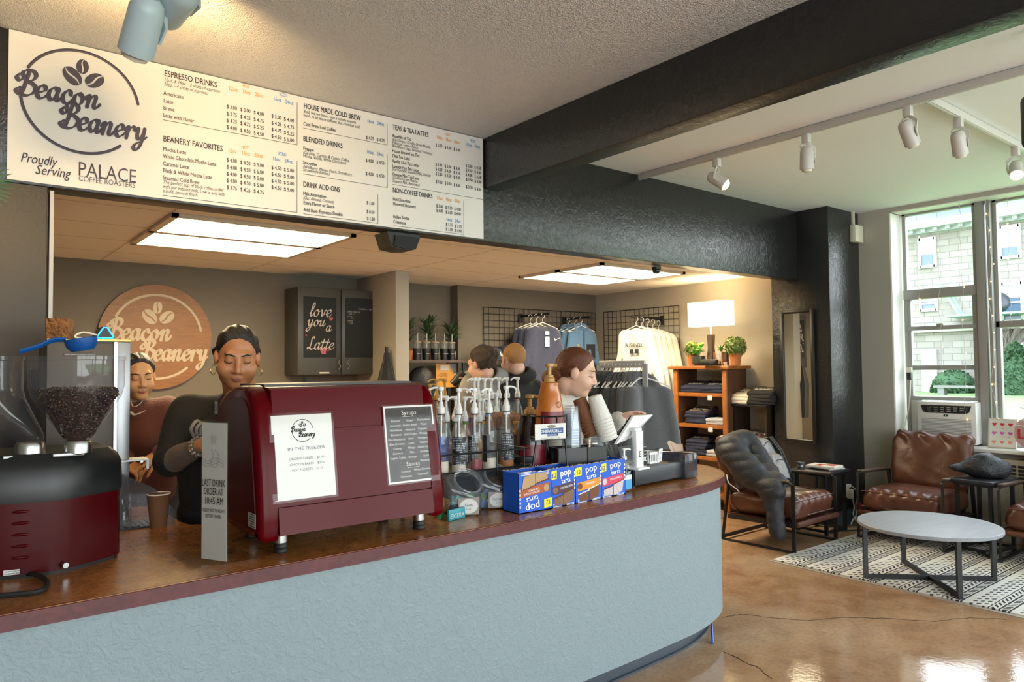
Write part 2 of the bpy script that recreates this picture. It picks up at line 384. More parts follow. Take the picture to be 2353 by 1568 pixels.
def bean(mb, cx, cy, L, Wd, ang, M):   # coffee bean: two halves with an S-shaped gap
    def tr(u, v): return (cx+u*math.cos(ang)-v*math.sin(ang), cy+u*math.sin(ang)+v*math.cos(ang))
    N = 14
    for sgn in (1, -1):
        o = []; g = []
        for i in range(N+1):
            t = -1+2*i/N; u = t*L/2; o.append(tr(u, sgn*Wd/2*math.sqrt(max(0, 1-t*t)))); sw = .09*Wd*math.sin(t*math.pi); g.append(tr(u*.985, sw+sgn*.055*Wd*(1-t*t)+sgn*.012*Wd))
        mb.add([(p[0], p[1], 0) for p in o+g], [(i, i+1, N+2+i, N+1+i) if sgn < 0 else (i, N+1+i, N+2+i, i+1) for i in range(N)], M)
def ring(mb, cx, cy, r, w, a0, a1, M, n=60):
    q = [Vector((cx+r*math.cos(R(a0+(a1-a0)*i/n)), cy+r*math.sin(R(a0+(a1-a0)*i/n)))) for i in range(n+1)]
    stroke(mb, q, w, M, lo=1, raw=True)
def cafe_logo(mb, r, M, w1=1.0):
    """ring with two gaps, three beans, two lines of script; centred, ring radius r"""
    ring(mb, 0, 0, r, .055*r*w1, 10, 152, M); ring(mb, 0, 0, r, .055*r*w1, 187, 312, M)
    bean(mb, 0, .70*r, .30*r, .21*r, R(82), M); bean(mb, -.17*r, .475*r, .40*r, .28*r, R(-52), M); bean(mb, .21*r, .475*r, .38*r, .26*r, R(38), M)
    script(mb, 'Beacon', -1.13*r, -.08*r, .25*r, .088*r*w1, M, squeeze=.90, lo=.3); script(mb, 'Beanery', -.42*r, -.56*r, .25*r, .088*r*w1, M, squeeze=.86, lo=.3)
# ================================================================== the setting
def nodes(m): return m.node_tree.nodes, m.node_tree.links, m.node_tree.nodes['Principled BSDF']
def math_(n, l, op, a, b=None, c=None):
    x = n.new('ShaderNodeMath'); x.operation = op
    for i, v in enumerate((a, b, c)):
        if v is None: continue
        if isinstance(v, (int, float)): x.inputs[i].default_value = v
        else: l.new(v, x.inputs[i])
    return x.outputs[0]
def ramp(n, l, fac, stops):
    r = n.new('ShaderNodeValToRGB'); l.new(fac, r.inputs[0]); e = r.color_ramp.elements
    while len(e) < len(stops): e.new(.5)
    for i, (p, c) in enumerate(stops): e[i].position = p; e[i].color = lin(c)
    return r.outputs[0]
def noise_(n, l, co_, sc, det=4, dis=0, rough=.5):
    t = n.new('ShaderNodeTexNoise'); t.inputs['Scale'].default_value = sc; t.inputs['Detail'].default_value = det; t.inputs['Distortion'].default_value = dis
    t.inputs['Roughness'].default_value = rough; l.new(co_, t.inputs[0]); return t.outputs[0]
def mixc(n, l, fac, a, b, mode='MIX'):
    x = n.new('ShaderNodeMix'); x.data_type = 'RGBA'; x.blend_type = mode
    if isinstance(fac, (int, float)): x.inputs[0].default_value = fac
    else: l.new(fac, x.inputs[0])
    for i, v in ((6, a), (7, b)):
        if isinstance(v, (str, tuple)): x.inputs[i].default_value = lin(v)
        else: l.new(v, x.inputs[i])
    return x.outputs[2]
def bump_(n, l, b, h, st, dist=.01):
    k = n.new('ShaderNodeBump'); k.inputs['Strength'].default_value = st; k.inputs['Distance'].default_value = dist; l.new(h, k.inputs['Height']); l.new(k.outputs[0], b.inputs['Normal'])
def objco(n): return n.new('ShaderNodeTexCoord').outputs['Object']
def xyz(n, l, co_): s = n.new('ShaderNodeSeparateXYZ'); l.new(co_, s.inputs[0]); return s.outputs
# stained concrete
FLOORM = mat('stained_concrete', '8a5a36', .28); n, l, b = nodes(FLOORM); c = objco(n)
f1 = noise_(n, l, c, .9, 5, .6); f2 = noise_(n, l, c, 5, 6, .4); f3 = noise_(n, l, c, 40, 4)
m1 = ramp(n, l, f1, [(.3, '9a7454'), (.5, 'ae8a68'), (.68, 'c2a88c')]); m2 = ramp(n, l, f2, [(.35, '8c6850'), (.6, 'b4917240'[:6] if False else 'b49172'), (.8, 'c4b09c')])
mm = mixc(n, l, .45, m1, m2); m3 = ramp(n, l, f3, [(.3, 'b0b0b0'), (.6, 'ffffff')]); mm = mixc(n, l, .35, mm, m3, 'MULTIPLY'); l.new(mm, b.inputs['Base Color'])
l.new(ramp(n, l, f2, [(.3, (.24,)*3), (.7, (.40,)*3)]), b.inputs['Roughness']); bump_(n, l, b, f3, .05)
def popcorn(name, col, sc, st):
    m = mat(name, col, .9); n, l, b = nodes(m); c = objco(n)
    h = noise_(n, l, c, sc, 3, .3); h2 = noise_(n, l, c, sc*2.7, 2); hh = math_(n, l, 'ADD', h, h2); bump_(n, l, b, hh, st, .05); return m
POP = popcorn('popcorn_plaster', 'f4f1ee', 55, .75)
PLAS = mat('white_trowelled_plaster', 'eef2f4', .8); n, l, b = nodes(PLAS); c = objco(n); mp = n.new('ShaderNodeMapping'); mp.inputs['Scale'].default_value = (1, 3.2, 1); l.new(c, mp.inputs[0])
bump_(n, l, b, ramp(n, l, noise_(n, l, mp.outputs[0], 9, 6, 1.6, .6), [(.42, (0,)*3), (.5, (1,)*3)]), .16, .006)
def trowel(name, col, rough, st=.35, sc=16):
    m = mat(name, col, rough, spec=.5); n, l, b = nodes(m); c = objco(n)
    a = ramp(n, l, noise_(n, l, c, sc, 5, 2.2, .55), [(.45, (0,)*3), (.62, (1,)*3)]); h = math_(n, l, 'ADD', a, math_(n, l, 'MULTIPLY', noise_(n, l, c, sc*5, 3), .5)); bump_(n, l, b, h, st, .006); return m
CHAR = trowel('charcoal_trowelled_paint', '242424', .27, .19); CHAR2 = trowel('charcoal_flat_paint', '2e2d2c', .5, .12)
COUNTP = trowel('pale_blue_grey_paint', '85959b', .5, .34, 22)
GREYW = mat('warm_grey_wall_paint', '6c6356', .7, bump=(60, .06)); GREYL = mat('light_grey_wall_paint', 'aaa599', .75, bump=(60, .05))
WHITEP = mat('white_paint', 'e2e2de', .5); METALF = mat('aluminium_frame', '9b9a97', .45, .3); KICKM = mat('grey_vinyl_base', '3d4650', .4)
TILE = mat('drop_ceiling_tile', 'cdbfae', .9); n, l, b = nodes(TILE); c = objco(n); o = xyz(n, l, c)
def gline(v, off, per, w):
    a = math_(n, l, 'SUBTRACT', v, off-w/2); a = math_(n, l, 'DIVIDE', a, per); a = math_(n, l, 'FRACT', a); return math_(n, l, 'LESS_THAN', a, w/per)
gx = gline(o['X'], 1.09, 1.22, .022); gy = gline(o['Y'], 4.65, .61, .022)
e1 = math_(n, l, 'MAXIMUM', gline(o['X'], 1.10, 1.22, .004), gline(o['Y'], 4.66, .61, .004))
tcol = mixc(n, l, math_(n, l, 'MAXIMUM', gx, gy), 'f0ece4', 'e4dccf'); tcol = mixc(n, l, e1, tcol, '6d6050'); l.new(tcol, b.inputs['Base Color'])
bump_(n, l, b, noise_(n, l, c, 130, 2), .2, .004)
struct('floor', MB().box((2.4, 1.4, -.05), (11, 11.8, .1)), FLOORM)
struct('ceiling', MB().box((-.03, -.2, CEIL+.05), (5.94, 8.4, .1)), POP)
struct('ceiling', MB().box((5.3, -.2, CEIL+.05), (4.72, 8.4, .1)), PLAS)
struct('ceiling', MB().box((2.2, 5.6, DROP+.04), (10.4, 3.26, .08)), TILE)
struct('trim_1', MB().box((2.905, -.2, (2.735+CEIL)/2), (.15, 8.08, CEIL-2.735), bev=.006), CHAR)                    # ceiling beam
struct('trim_2', MB().box((1.85, FY+.07, (FB+CEIL)/2), (9.7, .14, CEIL-FB), bev=.006), CHAR)                          # bulkhead over the counter
struct('wall_left', MB().box((-1.31, FY+.07, FB/2), (3.39, .14, FB), bev=.004), CHAR2)
struct('trim_3', MB().box((.402, FY+.035, 1.19), (.016, .075, 2.36)), METALF)                                        # metal corner bead
struct('wall_pillar', MB().box((7.14, 3.84, CEIL/2), (.88, .62, CEIL), bev=.008), CHAR)
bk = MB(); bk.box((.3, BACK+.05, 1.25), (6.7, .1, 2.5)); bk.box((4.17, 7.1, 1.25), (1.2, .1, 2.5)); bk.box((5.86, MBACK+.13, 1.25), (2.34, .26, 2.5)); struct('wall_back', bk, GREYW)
struct('wall_column', MB().box((3.57, 6.64, 1.25), (.15, .86, 2.5), bev=.004), GREYL)
struct('wall_right', MB().box((LWX+.06, 5.55, 1.25), (.12, 2.8, 2.5)), GREYL)
struct('wall_far_left', MB().box((-3.05, 1.4, 1.53), (.1, 11.6, 3.06)), GREYL)
def holed(name, axis, p0, p1, lo, hi, bays, m, z1=CEIL, zs=ZS):
    w = MB(); e = sorted(bays); cur = lo
    def bx(a, b, za, zb):
        if b-a < .01: return
        if axis == 'x': w.box(((p0+p1)/2, (a+b)/2, (za+zb)/2), (p1-p0, b-a, zb-za))
        else: w.box(((a+b)/2, (p0+p1)/2, (za+zb)/2), (b-a, p1-p0, zb-za))
    for a, bb in e: bx(cur, a, 0, z1); bx(a, bb, 0, zs-.03); bx(a, bb, ZH, z1); cur = bb
    bx(cur, hi, 0, z1); return struct(name, w, m)
holed('wall_window_side', 'x', GWX, 7.62, -4.3, PY+.01, BAYS_R, GREYL)
holed('wall_front', 'y', FWY-.12, FWY, -3.1, 7.62, BAYS_F, GREYL, zs=.33)
# white plastered reveals of the window opening, window stool and radiator cover
rv = MB(); rv.box((7.41, 3.222, 1.91), (.2, .012, 2.22)); rv.box((7.41, 2.1, 3.026), (.2, 2.2, .012)); struct('trim_4', rv, WHITEP)
struct('trim_5', MB().box((7.36, 1.0, .775), (.34, 4.42, .03), bev=.006), WHITEP)                                    # window stool
rc = thing('radiator_cover', 'grey metal radiator cover with dark slotted grille under window stool', 'radiator cover', (7.3, 1.6, 0))
b1 = MB(); b1.box((-.04, -.6, .355), (.08, 3.2, .71), bev=.004); part('body', b1, GREYL, rc)
g1 = MB()
for i in range(30):
    for k in range(4): g1.box((-.082, .93-i*.075, .56+k*.032), (.006, .06, .02))
part('grille', g1, mat('dark_slot', '23211f', .6), rc)
struct('baseboard_right', MB().box((7.285, 3.4, .06), (.03, .24, .12)), CHAR2)
struct('baseboard_pillar', MB().box((7.0, 3.52, .07), (.6, .02, .14)), KICKM)
# windows: aluminium frames, sashes, glass
PANE = glass('window_glass', (.97, .99, 1), .02, .6)
def win(name, x, y0, y1, sash, axis='x', ZS=ZS):
    f = MB(); g = MB()
    def bx(a, b, za, zb, d=.06, off=0):
        (f.box((x+off, (a+b)/2, (za+zb)/2), (d, b-a, zb-za), bev=.004) if axis == 'x' else f.box(((a+b)/2, x+off, (za+zb)/2), (b-a, d, zb-za)))
    bx(y0, y0+.035, ZS, ZH); bx(y1-.035, y1, ZS, ZH); bx(y0, y1, ZH-.03, ZH); bx(y0, y1, ZS, ZS+.05)
    if sash:
        bx(y0, y1, 2.17, 2.265, .08); bx(y0+.03, y1-.03, 1.865, 1.905, .05, -.01); bx(y0+.03, y1-.03, 1.48, 1.525, .05, .02); bx(y0+.03, y1-.03, 1.19, 1.225, .06)
        bx(y0+.03, y0+.055, 1.2, 2.17, .05); bx(y1-.06, y1-.03, 1.2, 2.17, .05); bx((y0+y1)/2-.03, (y0+y1)/2+.03, 1.895, 1.925, .03, -.03)
    else: bx(y0, y1, 1.86, 1.92)
    if axis == 'x': g.box((x+.01, (y0+y1)/2, (ZS+ZH)/2), (.006, y1-y0-.02, ZH-ZS-.02))
    else: g.box(((y0+y1)/2, x, (ZS+ZH)/2), (y1-y0-.02, .006, ZH-ZS-.02))
    if sash: g = MB().box((x+.01, (y0+y1)/2, (1.2+ZH)/2), (.006, y1-y0-.02, ZH-1.22))
    o = struct(name, f, METALF); struct('pane', g, PANE, o); return o
win('window_1', 7.52, 2.535, 3.19, True)
struct('trim_6', MB().box((7.52, 2.50, (ZS+ZH)/2), (.12, .07, ZH-ZS), bev=.004).box((7.50, 2.425, (ZS+ZH)/2), (.10, .03, ZH-ZS)), METALF)
w2 = MB(); o = win('window_2', 7.54, 1.02, 2.41, False)
for i, (a, bb) in enumerate(BAYS_R[1:]): win('window_%d' % (3+i), 7.52, a, bb, False)
for i, (a, bb) in enumerate(BAYS_F): win('window_%d' % (5+i), FWY-.06, a, bb, False, 'y', .3)
# hairline cracks in the concrete
ck = MB()
for pts in ([(1658, 1419), (1690, 1414), (1720, 1413), (1760, 1419), (1850, 1427), (1930, 1420), (2030, 1422), (2150, 1428), (2230, 1421), (2330, 1424)], [(1662, 1497), (1700, 1516), (1740, 1535), (1780, 1566)]):
    q = [atz(x, y, .001) for x, y in pts]; r2 = []
    for a, bb in zip(q, q[1:]):
        for k in range(6): p = a.lerp(bb, k/6); r2.append(p+Vector((rnd.uniform(-1, 1), rnd.uniform(-1, 1), 0))*.008)
    ck.tube(r2, [rnd.uniform(.0008, .0024) for _ in r2], 4, flat=.3)
o = part('crack', ck, mat('crack_dark', '2a1d14', .9), bpy.data.objects['floor']); o['kind'] = 'structure'
# ------------------------------------------------------------------ counter
FRONT = [(-1.2, 2.388), (.4, 2.388), (1.2, 2.388), (1.9, 2.394), (2.5, 2.41), (3.0, 2.436), (3.25, 2.458), (3.45, 2.505), (3.62, 2.575), (3.76, 2.675), (3.87, 2.81), (3.93, 2.95), (3.94, 3.06), (3.90, 3.15), (3.80, 3.21)]
def smooth_poly(p, n=4): return [(v.x, v.y) for v in cat_spline(p, n)]
def offset(p, d):
    o = []
    for i, a in enumerate(p):
        u = Vector(p[min(i+1, len(p)-1)])-Vector(p[max(i-1, 0)]); u.normalize(); o.append((a[0]-u.y*d, a[1]+u.x*d))
    return o
FS = smooth_poly(FRONT)
inner = [(3.55, 3.22), (2.7, 3.10), (1.9, 3.06), (1.3, 3.12), (.90, 3.22), (.845, 3.26), (.83, 3.36), (.84, 3.85), (-1.2, 3.85)]
WOODL = mat('brown_mottled_laminate', 'a0632f', .24); n, l, b = nodes(WOODL); c = objco(n)
f1 = noise_(n, l, c, 14, 8, 1.2, .65); f2 = noise_(n, l, c, 3, 4, .5); f3 = noise_(n, l, c, 90, 3)
cc = mixc(n, l, .4, ramp(n, l, f1, [(.3, '70431f'), (.5, 'a06531'), (.7, 'bd8648')]), ramp(n, l, f2, [(.35, '8c5228'), (.65, 'b0753f')])); cc = mixc(n, l, .4, cc, ramp(n, l, f3, [(.3, '777777'), (.6, 'ffffff')]), 'MULTIPLY')
l.new(cc, b.inputs['Base Color']); bump_(n, l, b, f1, .03)
EDGE = mat('burgundy_edge_band', '5e2a2b', .32, var=(30, '4a1f22', 5, 1))
ct = thing('countertop', 'long brown laminate countertop with burgundy edge curving round at right', 'countertop', (0, 0, 0))
t1 = MB(); t1.prism(offset(FS, .004)+inner, ZC-.045, ZC); part('top', t1, WOODL, ct, smooth=False)
e = MB(); oo = FS; ii = offset(FS, .012); nn = len(oo)
vs = [(x, y, ZC-.047) for x, y in oo]+[(x, y, ZC-.003) for x, y in oo]+[(x, y, ZC+.001) for x, y in ii]
e.add(vs, [(i, i+1, nn+i+1, nn+i) for i in range(nn-1)]+[(nn+i, nn+i+1, 2*nn+i+1, 2*nn+i) for i in range(nn-1)]); part('edge_band', e, EDGE, ct)
cb = thing('counter_base', 'pale blue-grey textured counter front with rounded end on dark kickboard', 'counter', (0, 0, 0))
q = offset(FS, .028); q2 = offset(FS, .12)
p = MB(); p.prism(q+[(3.5, 3.17), (2.7, 3.02), (1.9, 2.98), (1.3, 3.04), (-1.2, 3.1)], .115, ZC-.048); part('front_panel', p, COUNTP, cb)
p = MB(); p.prism(q2+[(3.4, 3.1), (2.7, 2.96), (-1.2, 3.0)], 0, .114)
qb = offset(FS, .105); qc = offset(FS, .13)
for (za, zb) in ((.0, .012),): p.prism(qb[:]+qc[::-1], za, zb)
part('kickboard', p, KICKM, cb)
p = MB(); p.prism([(-1.2, 3.28), (.80, 3.28), (.80, 3.85), (-1.2, 3.85)], 0, ZC-.048); part('return_cabinet', p, mat('dark_cabinet', '3a3733', .5), cb)
solo('blue_pen', MB().cyl(atz(1638, 1479, .004), atz(1641, 1446, .003)+Vector((0, .02, .085)), .006, .006, 10), mat('blue_plastic', '1f5fc4', .3), 'blue pen leaning against the dark kickboard at rounded counter end', 'pen')
# ------------------------------------------------------------------ world outside the windows
LAWN = mat('lawn_grass', '64854c', .9, var=(3, '72925a', 6)); struct('ground_lawn', MB().box((58, 18, -.45), (100, 140, .1)), LAWN)
STONE = mat('grey_block_stone', 'b9b5ae', .9); n, l, b = nodes(STONE); c = objco(n); br = n.new('ShaderNodeTexBrick'); mp = n.new('ShaderNodeMapping'); mp.inputs['Rotation'].default_value = (0, R(90), R(90))
sp = xyz(n, l, c); cb2 = n.new('ShaderNodeCombineXYZ'); l.new(sp['Y'], cb2.inputs[0]); l.new(sp['Z'], cb2.inputs[1]); l.new(cb2.outputs[0], br.inputs[0])
br.inputs['Scale'].default_value = 1; br.inputs['Brick Width'].default_value = 1.1; br.inputs['Row Height'].default_value = .42; br.inputs['Mortar Size'].default_value = .03
br.inputs['Color1'].default_value = lin('7f7b74'); br.inputs['Color2'].default_value = lin('8f8b84'); br.inputs['Mortar'].default_value = lin('6f6d68'); l.new(br.outputs[0], b.inputs['Base Color'])
bd = thing('stone_building', 'three storey pale stone block building across the lawn', 'building', (52, 17, -.4))
def fz(x, y): v = atx(x, y, 52); return v.y-17, v.z+.4
part('wall', MB().box((2, 0, 5.8), (4, 46, 11.6)), STONE, bd)
cn = MB(); cn.box((-.5, 0, 11.1), (1.4, 46.4, .5)); cn.box((-.15, 0, 10.75), (.5, 46, .25))
for i in range(60): cn.box((-.5, -22+i*.75, 10.75), (.5, .25, .2))
part('cornice', cn, mat('cornice_white', 'a9acb0', .7), bd)
rf = MB(); rf.add([(-1, -23.2, 11.35), (-1, 23.2, 11.35), (5, 20, 16.5), (5, -20, 16.5)], [(0, 1, 2, 3)]); part('roof', rf, mat('slate_roof', '5c6672', .7), bd)
a, z0 = fz(2200, 470); dm = MB(); dm.prism([(-1.6, 0), (1.6, 0), (1.6, 1.4), (0, 2.6), (-1.6, 1.4)], -.4, 3, frame((0, a, 12), (0, 1, 0), (0, 0, 1), (1, 0, 0))); part('dormer', dm, mat('dormer_paint', '5c7087', .7), bd)
part('ledge', MB().box((-.15, 0, fz(2300, 752)[1]), (.4, 46, .3)), mat('ledge_stone', '96938d', .8), bd)
WFR = mat('white_sash', 'c9c9c9', .6); WGL = mat('dark_window_glass', '56687c', .12); WBL = mat('white_blind', 'b0b4b8', .8)
for (x0, y0, x1, y1, bl) in ((2113, 552, 2150, 611, .6), (2242, 534, 2286, 600, .5), (2299, 524, 2345, 589, .7), (2116, 684, 2153, 712, .4), (2303, 654, 2352, 737, .4), (2270, 790, 2290, 855, .3), (2313, 792, 2360, 854, .3), (2250, 660, 2280, 735, .3), (2390, 520, 2440, 590, .5), (2400, 650, 2450, 730, .4)):
    ya, zt = fz(x0, y0); yb, zb = fz(x1, y1); w = MB(); yc = (ya+yb)/2; zc = (zt+zb)/2; hw = abs(ya-yb)/2; hz = (zt-zb)/2
    for s in (-1, 1): w.box((-.06, yc+s*hw, zc), (.2, .16, 2*hz+.2)); w.box((-.06, yc, zc+s*hz), (.2, 2*hw, .18))
    w.box((-.05, yc, zc), (.14, 2*hw, .1)); wo = part('window', w, WFR, bd)
    part('pane', MB().box((-.02, yc, zc), (.06, 2*hw, 2*hz)), WGL, wo)
    if bl > .35: part('blind', MB().box((-.055, yc, zb+2*hz*(1-bl/2)), (.03, 2*hw-.1, 2*hz*bl-.1)), WBL, wo)
ya, zt = fz(2118, 804); yb, zb = fz(2157, 903); part('door', MB().box((-.08, (ya+yb)/2, (zt+zb)/2), (.2, abs(ya-yb), zt-zb)), mat('white_door', 'b4b3af', .5), bd)
fe = thing('steel_landing', 'pale green steel landing hung on the stone building', 'landing', (50.5, atx(2230, 724, 50.5).y, atx(2230, 724, 50.5).z))
m = MB(); m.box((.6, -1.2, 0), (1.6, 5.2, .12)); part('platform', m, mat('verdigris_steel', '7fb0a4', .6), fe)
m = MB(); m.bar([(.6, .8, 0), (1.3, 2.2, 2.2)], .12, .12); m.bar([(.6, .6, -.05), (1.3, 1.6, 1.6)], .1, .1); part('brace', m, MATS['verdigris_steel'], fe)
bg_ = thing('rubbish_bag', 'dark bag lying on pale green steel landing', 'bag', (50.6, atx(2291, 722, 50.6).y, atx(2291, 722, 50.6).z+.05)); part('sack', sdfmesh('sack', lambda P: smin(ell(P, (0, 0, .6), (.5, .75, .65)), cap(P, (0, 0, 1), (0, .1, 1.7), .3, .12), .3)+folds(P, .08, 6, 3), (-1, -1.2, -.2), (1, 1.2, 2), .1, mat('bag_black', '2d333a', .4)), None, bg_)
LEAF = mat('shrub_leaf', '30502f', .8, var=(4, '264429', 4)); TWIG = mat('bare_twig', '6a6259', .9)
def leafy(fn, nleaf, size, seed, jitter=.1):
    g = random.Random(seed); m = MB()
    for i in range(nleaf):
        p = Vector(fn(g)); d = Vector((g.gauss(0, 1), g.gauss(0, 1), g.gauss(0, 1))).normalized(); a = d.orthogonal().normalized()*size*g.uniform(.6, 1.2); e = d.cross(a).normalized()*size*.5*g.uniform(.6, 1.2)
        m.add([p-a, p+e, p+a, p-e], [(0, 1, 2, 3)])
    return m
def onball(g, c, r):
    v = Vector((g.gauss(0, 1), g.gauss(0, 1), g.gauss(0, 1))).normalized(); k = g.uniform(.85, 1.02); return (c[0]+v.x*r[0]*k, c[1]+v.y*r[1]*k, c[2]+abs(v.z)*r[2]*k)
p = atz(2192, 903, -.4); sh = thing('round_shrub', 'round clipped green shrub before stone wall beyond left window', 'shrub', p)
m = leafy(lambda g: onball(g, (0, 0, 0), (1.3, 1.3, 1.5)), 2600, .13, 5); m.sphere((0, 0, .5), (1.2, 1.2, .95), 16, 10); part('foliage', m, LEAF, sh)
p = atz(2337, 907, -.4); sh = thing('conical_shrub', 'tall cone-shaped evergreen shrub seen through right window', 'shrub', p)
def cone(g):
    t = g.random(); a = g.uniform(0, 6.28); r = 1.9*(1-t)**.7*g.uniform(.9, 1.03); return (r*math.cos(a), r*math.sin(a), t*3.1)
m = leafy(cone, 3200, .15, 6); m.lathe([(1.75, 0), (1.5, .7), (1.0, 1.9), (.1, 2.9)], n=14); part('foliage', m, LEAF, sh)
p = atz(2300, 905, -.4); tr = thing('bare_tree', 'leafless multi-stem small tree beside the cone-shaped shrub', 'tree', p)
m = MB(); g = random.Random(4)
def grow(p, d, L, r, k):
    q = p+d*L; m.cyl(p, q, r, r*.7, 5, False)
    if k: 
        for _ in range(2 if k < 3 else 3): grow(q, (d+Vector((g.gauss(0, .22), g.gauss(0, .25), g.uniform(0, .25)))).normalized(), L*.72, r*.68, k-1)
for i in range(5): grow(Vector((0, 0, 0)), Vector((g.gauss(0, .12), g.gauss(0, .18), 1)).normalized(), 1.5, .09, 4)
part('branches', m, TWIG, tr)
p = atz(2212, 909, -.4); be = thing('stone_bench', 'low grey stone bench on lawn before round shrub', 'bench', p, R(90))
part('seat', MB().box((0, 0, .5), (3.0, .6, .14)), mat('bench_stone', '6f6f6c', .8), be)
for s in (-1, 1): part('leg', MB().box((s*1.1, 0, .22), (.35, .5, .44)), MATS['bench_stone'], be)
# ================================================================== fixtures, menu board, signs
def vframe(x, y, z): return Matrix(((1, 0, 0, x), (0, 0, -1, y), (0, 1, 0, z), (0, 0, 0, 1)))       # plane facing -Y: local x right, y up
MB_Y = FY-.014
INK = mat('menu_ink_black', '222226', .6); INKO = mat('menu_ink_orange', 'e39a3c', .6); INKB = mat('menu_ink_blue', '4f8fc9', .6); INKL = mat('menu_ink_plum', '3d3744', .6)
mb_ = thing('menu_board', 'long white menu board of drinks and prices on the bulkhead over counter', 'menu board', (1.526, FY-.006, 2.73))
part('panel', MB().box((0, 0, 0), (2.588, .01, .668)), mat('white_sign_panel', 'd9d6d0', .3), mb_, smooth=False)
OFF = Matrix.Translation((-1.526, -FY+.006, -2.73))
tk, tog, tb, tl = MB(), MB(), MB(), MB()
def mt(k, x0, y0, x1, s, size, m=None, bold=0, shear=0, zoom=2):
    ox, oy, sc = (350, 130, 4.2375) if zoom == 2 else (680, 200, 4.2378)
    a = aty(ox+x0/sc, oy+y0/sc, MB_Y); b2 = aty(ox+x1/sc, oy+y0/sc, MB_Y)
    text(k if m is None else m, s, size, OFF @ vframe(a.x, MB_Y, a.z), width=b2.x-a.x, bold=bold, shear=shear)
def rule(x0, y0, x1, y1, zoom, v):
    ox, oy, sc = (350, 130, 4.2375) if zoom == 2 else (680, 200, 4.2378)
    a = aty(ox+x0/sc, oy+y0/sc, MB_Y); c2 = aty(ox+x1/sc, oy+y1/sc, MB_Y); d = aty(ox+x1/sc, oy+v/sc, MB_Y)
    for (xa, xb, za, zb) in ((a.x, c2.x, a.z-.001, a.z+.001), (c2.x-.001, c2.x+.001, a.z, d.z)):
        tk.add([OFF @ Vector((xa, MB_Y, za)), OFF @ Vector((xb, MB_Y, za)), OFF @ Vector((xb, MB_Y, zb)), OFF @ Vector((xa, MB_Y, zb))], [(0, 1, 2, 3)])
H_, I_, D_ = .043, .029, .026
for x0, y0, x1, s in ((115, 188, 625, 'ESPRESSO DRINKS'), (104, 825, 680, 'BEANERY FAVORITES')): mt(tk, x0, y0, x1, s, H_, bold=.012)
for x0, y0, x1, s in ((108, 372, 305, 'Americano'), (108, 445, 200, 'Latte'), (106, 515, 212, 'Breve'), (105, 587, 405, 'Latte with Flavor'), (103, 917, 326, 'Mocha Latte'), (103, 985, 623, 'White Chocolate Mocha Latte'), (103, 1058, 353, 'Caramel Latte'), (102, 1125, 578, 'Black & White Mocha Latte'), (102, 1195, 457, 'Steamed Cold Brew')): mt(tk, x0, y0, x1, s, I_, bold=.004)
for x0, y0, x1, s in ((113, 235, 652, '12oz. & 16oz. - 2 shots of espresso'), (110, 280, 542, '20oz. - 4 shots of espresso'), (102, 1235, 688, 'The perfect cup of black cofee, order'), (100, 1278, 702, 'with our without milk. Low in acid with'), (100, 1320, 443, 'a bold, smooth finish.')): mt(tk, x0, y0, x1, s, D_, shear=.25, bold=-.006)
rule(103, 615, 1410, 868, 2, 447); rule(98, 1350, 1409, 1522, 2, 1015)
for x0, y0, x1, s in ((878, 297, 945, 'HOT'), (742, 325, 820, '12oz'), (876, 355, 948, '16oz'), (1000, 383, 1080, '20oz'), (868, 895, 936, 'HOT'), (735, 930, 812, '12oz'), (866, 955, 942, '16oz'), (990, 975, 1073, '20oz')): mt(tog, x0, y0, x1, s, .031 if s != 'HOT' else .026, bold=.008)
for x0, y0, x1, s in ((1236, 380, 1308, 'ICED'), (1176, 425, 1246, '16oz'), (1294, 455, 1370, '24oz'), (1228, 958, 1302, 'ICED'), (1170, 1008, 1240, '16oz'), (1287, 1030, 1363, '24oz')): mt(tb, x0, y0, x1, s, .031 if s != 'ICED' else .026, bold=.008)
PC = (728, 860, 990, 1163, 1284)
for r_, (ys, ps) in enumerate((((503, 530, 560, 595, 623), '3.00 3.00 4.00 3.00 4.00'), ((570, 600, 627, 660, 690), '3.75 4.25 4.75 4.25 4.75'), ((637, 665, 695, 725, 755), '4.25 4.75 5.25 4.75 5.25'), ((703, 733, 760, 790, 818), '4.00 4.50 4.50 4.50 5.00'),
        ((1022, 1045, 1065, 1095, 1115), '4.00 4.50 5.00 4.50 5.00'), ((1090, 1112, 1132, 1160, 1180), '4.00 4.50 5.00 4.50 5.00'), ((1157, 1178, 1197, 1225, 1243), '4.00 4.50 5.00 4.50 5.00'), ((1222, 1243, 1262, 1288, 1308), '4.00 4.50 5.00 4.50 5.00'), ((1290, 1310, 1328), '3.75 4.25 4.75'))):
    for x0, y0, s in zip(PC, ys, ps.split()): mt(tk, x0-4, y0, x0+93, '$ '+s, I_, bold=.004)
for x0, y0, x1, s in ((75, 205, 628, 'HOUSE MADE COLD BREW'), (70, 525, 450, 'BLENDED DRINKS'), (70, 970, 425, 'DRINK ADD-ONS'), (942, 412, 1290, 'TEAS & TEA LATTES'), (943, 1025, 1327, 'NON-COFFEE DRINKS')): mt(tk, x0, y0, x1, s, H_, bold=.012, zoom=3)
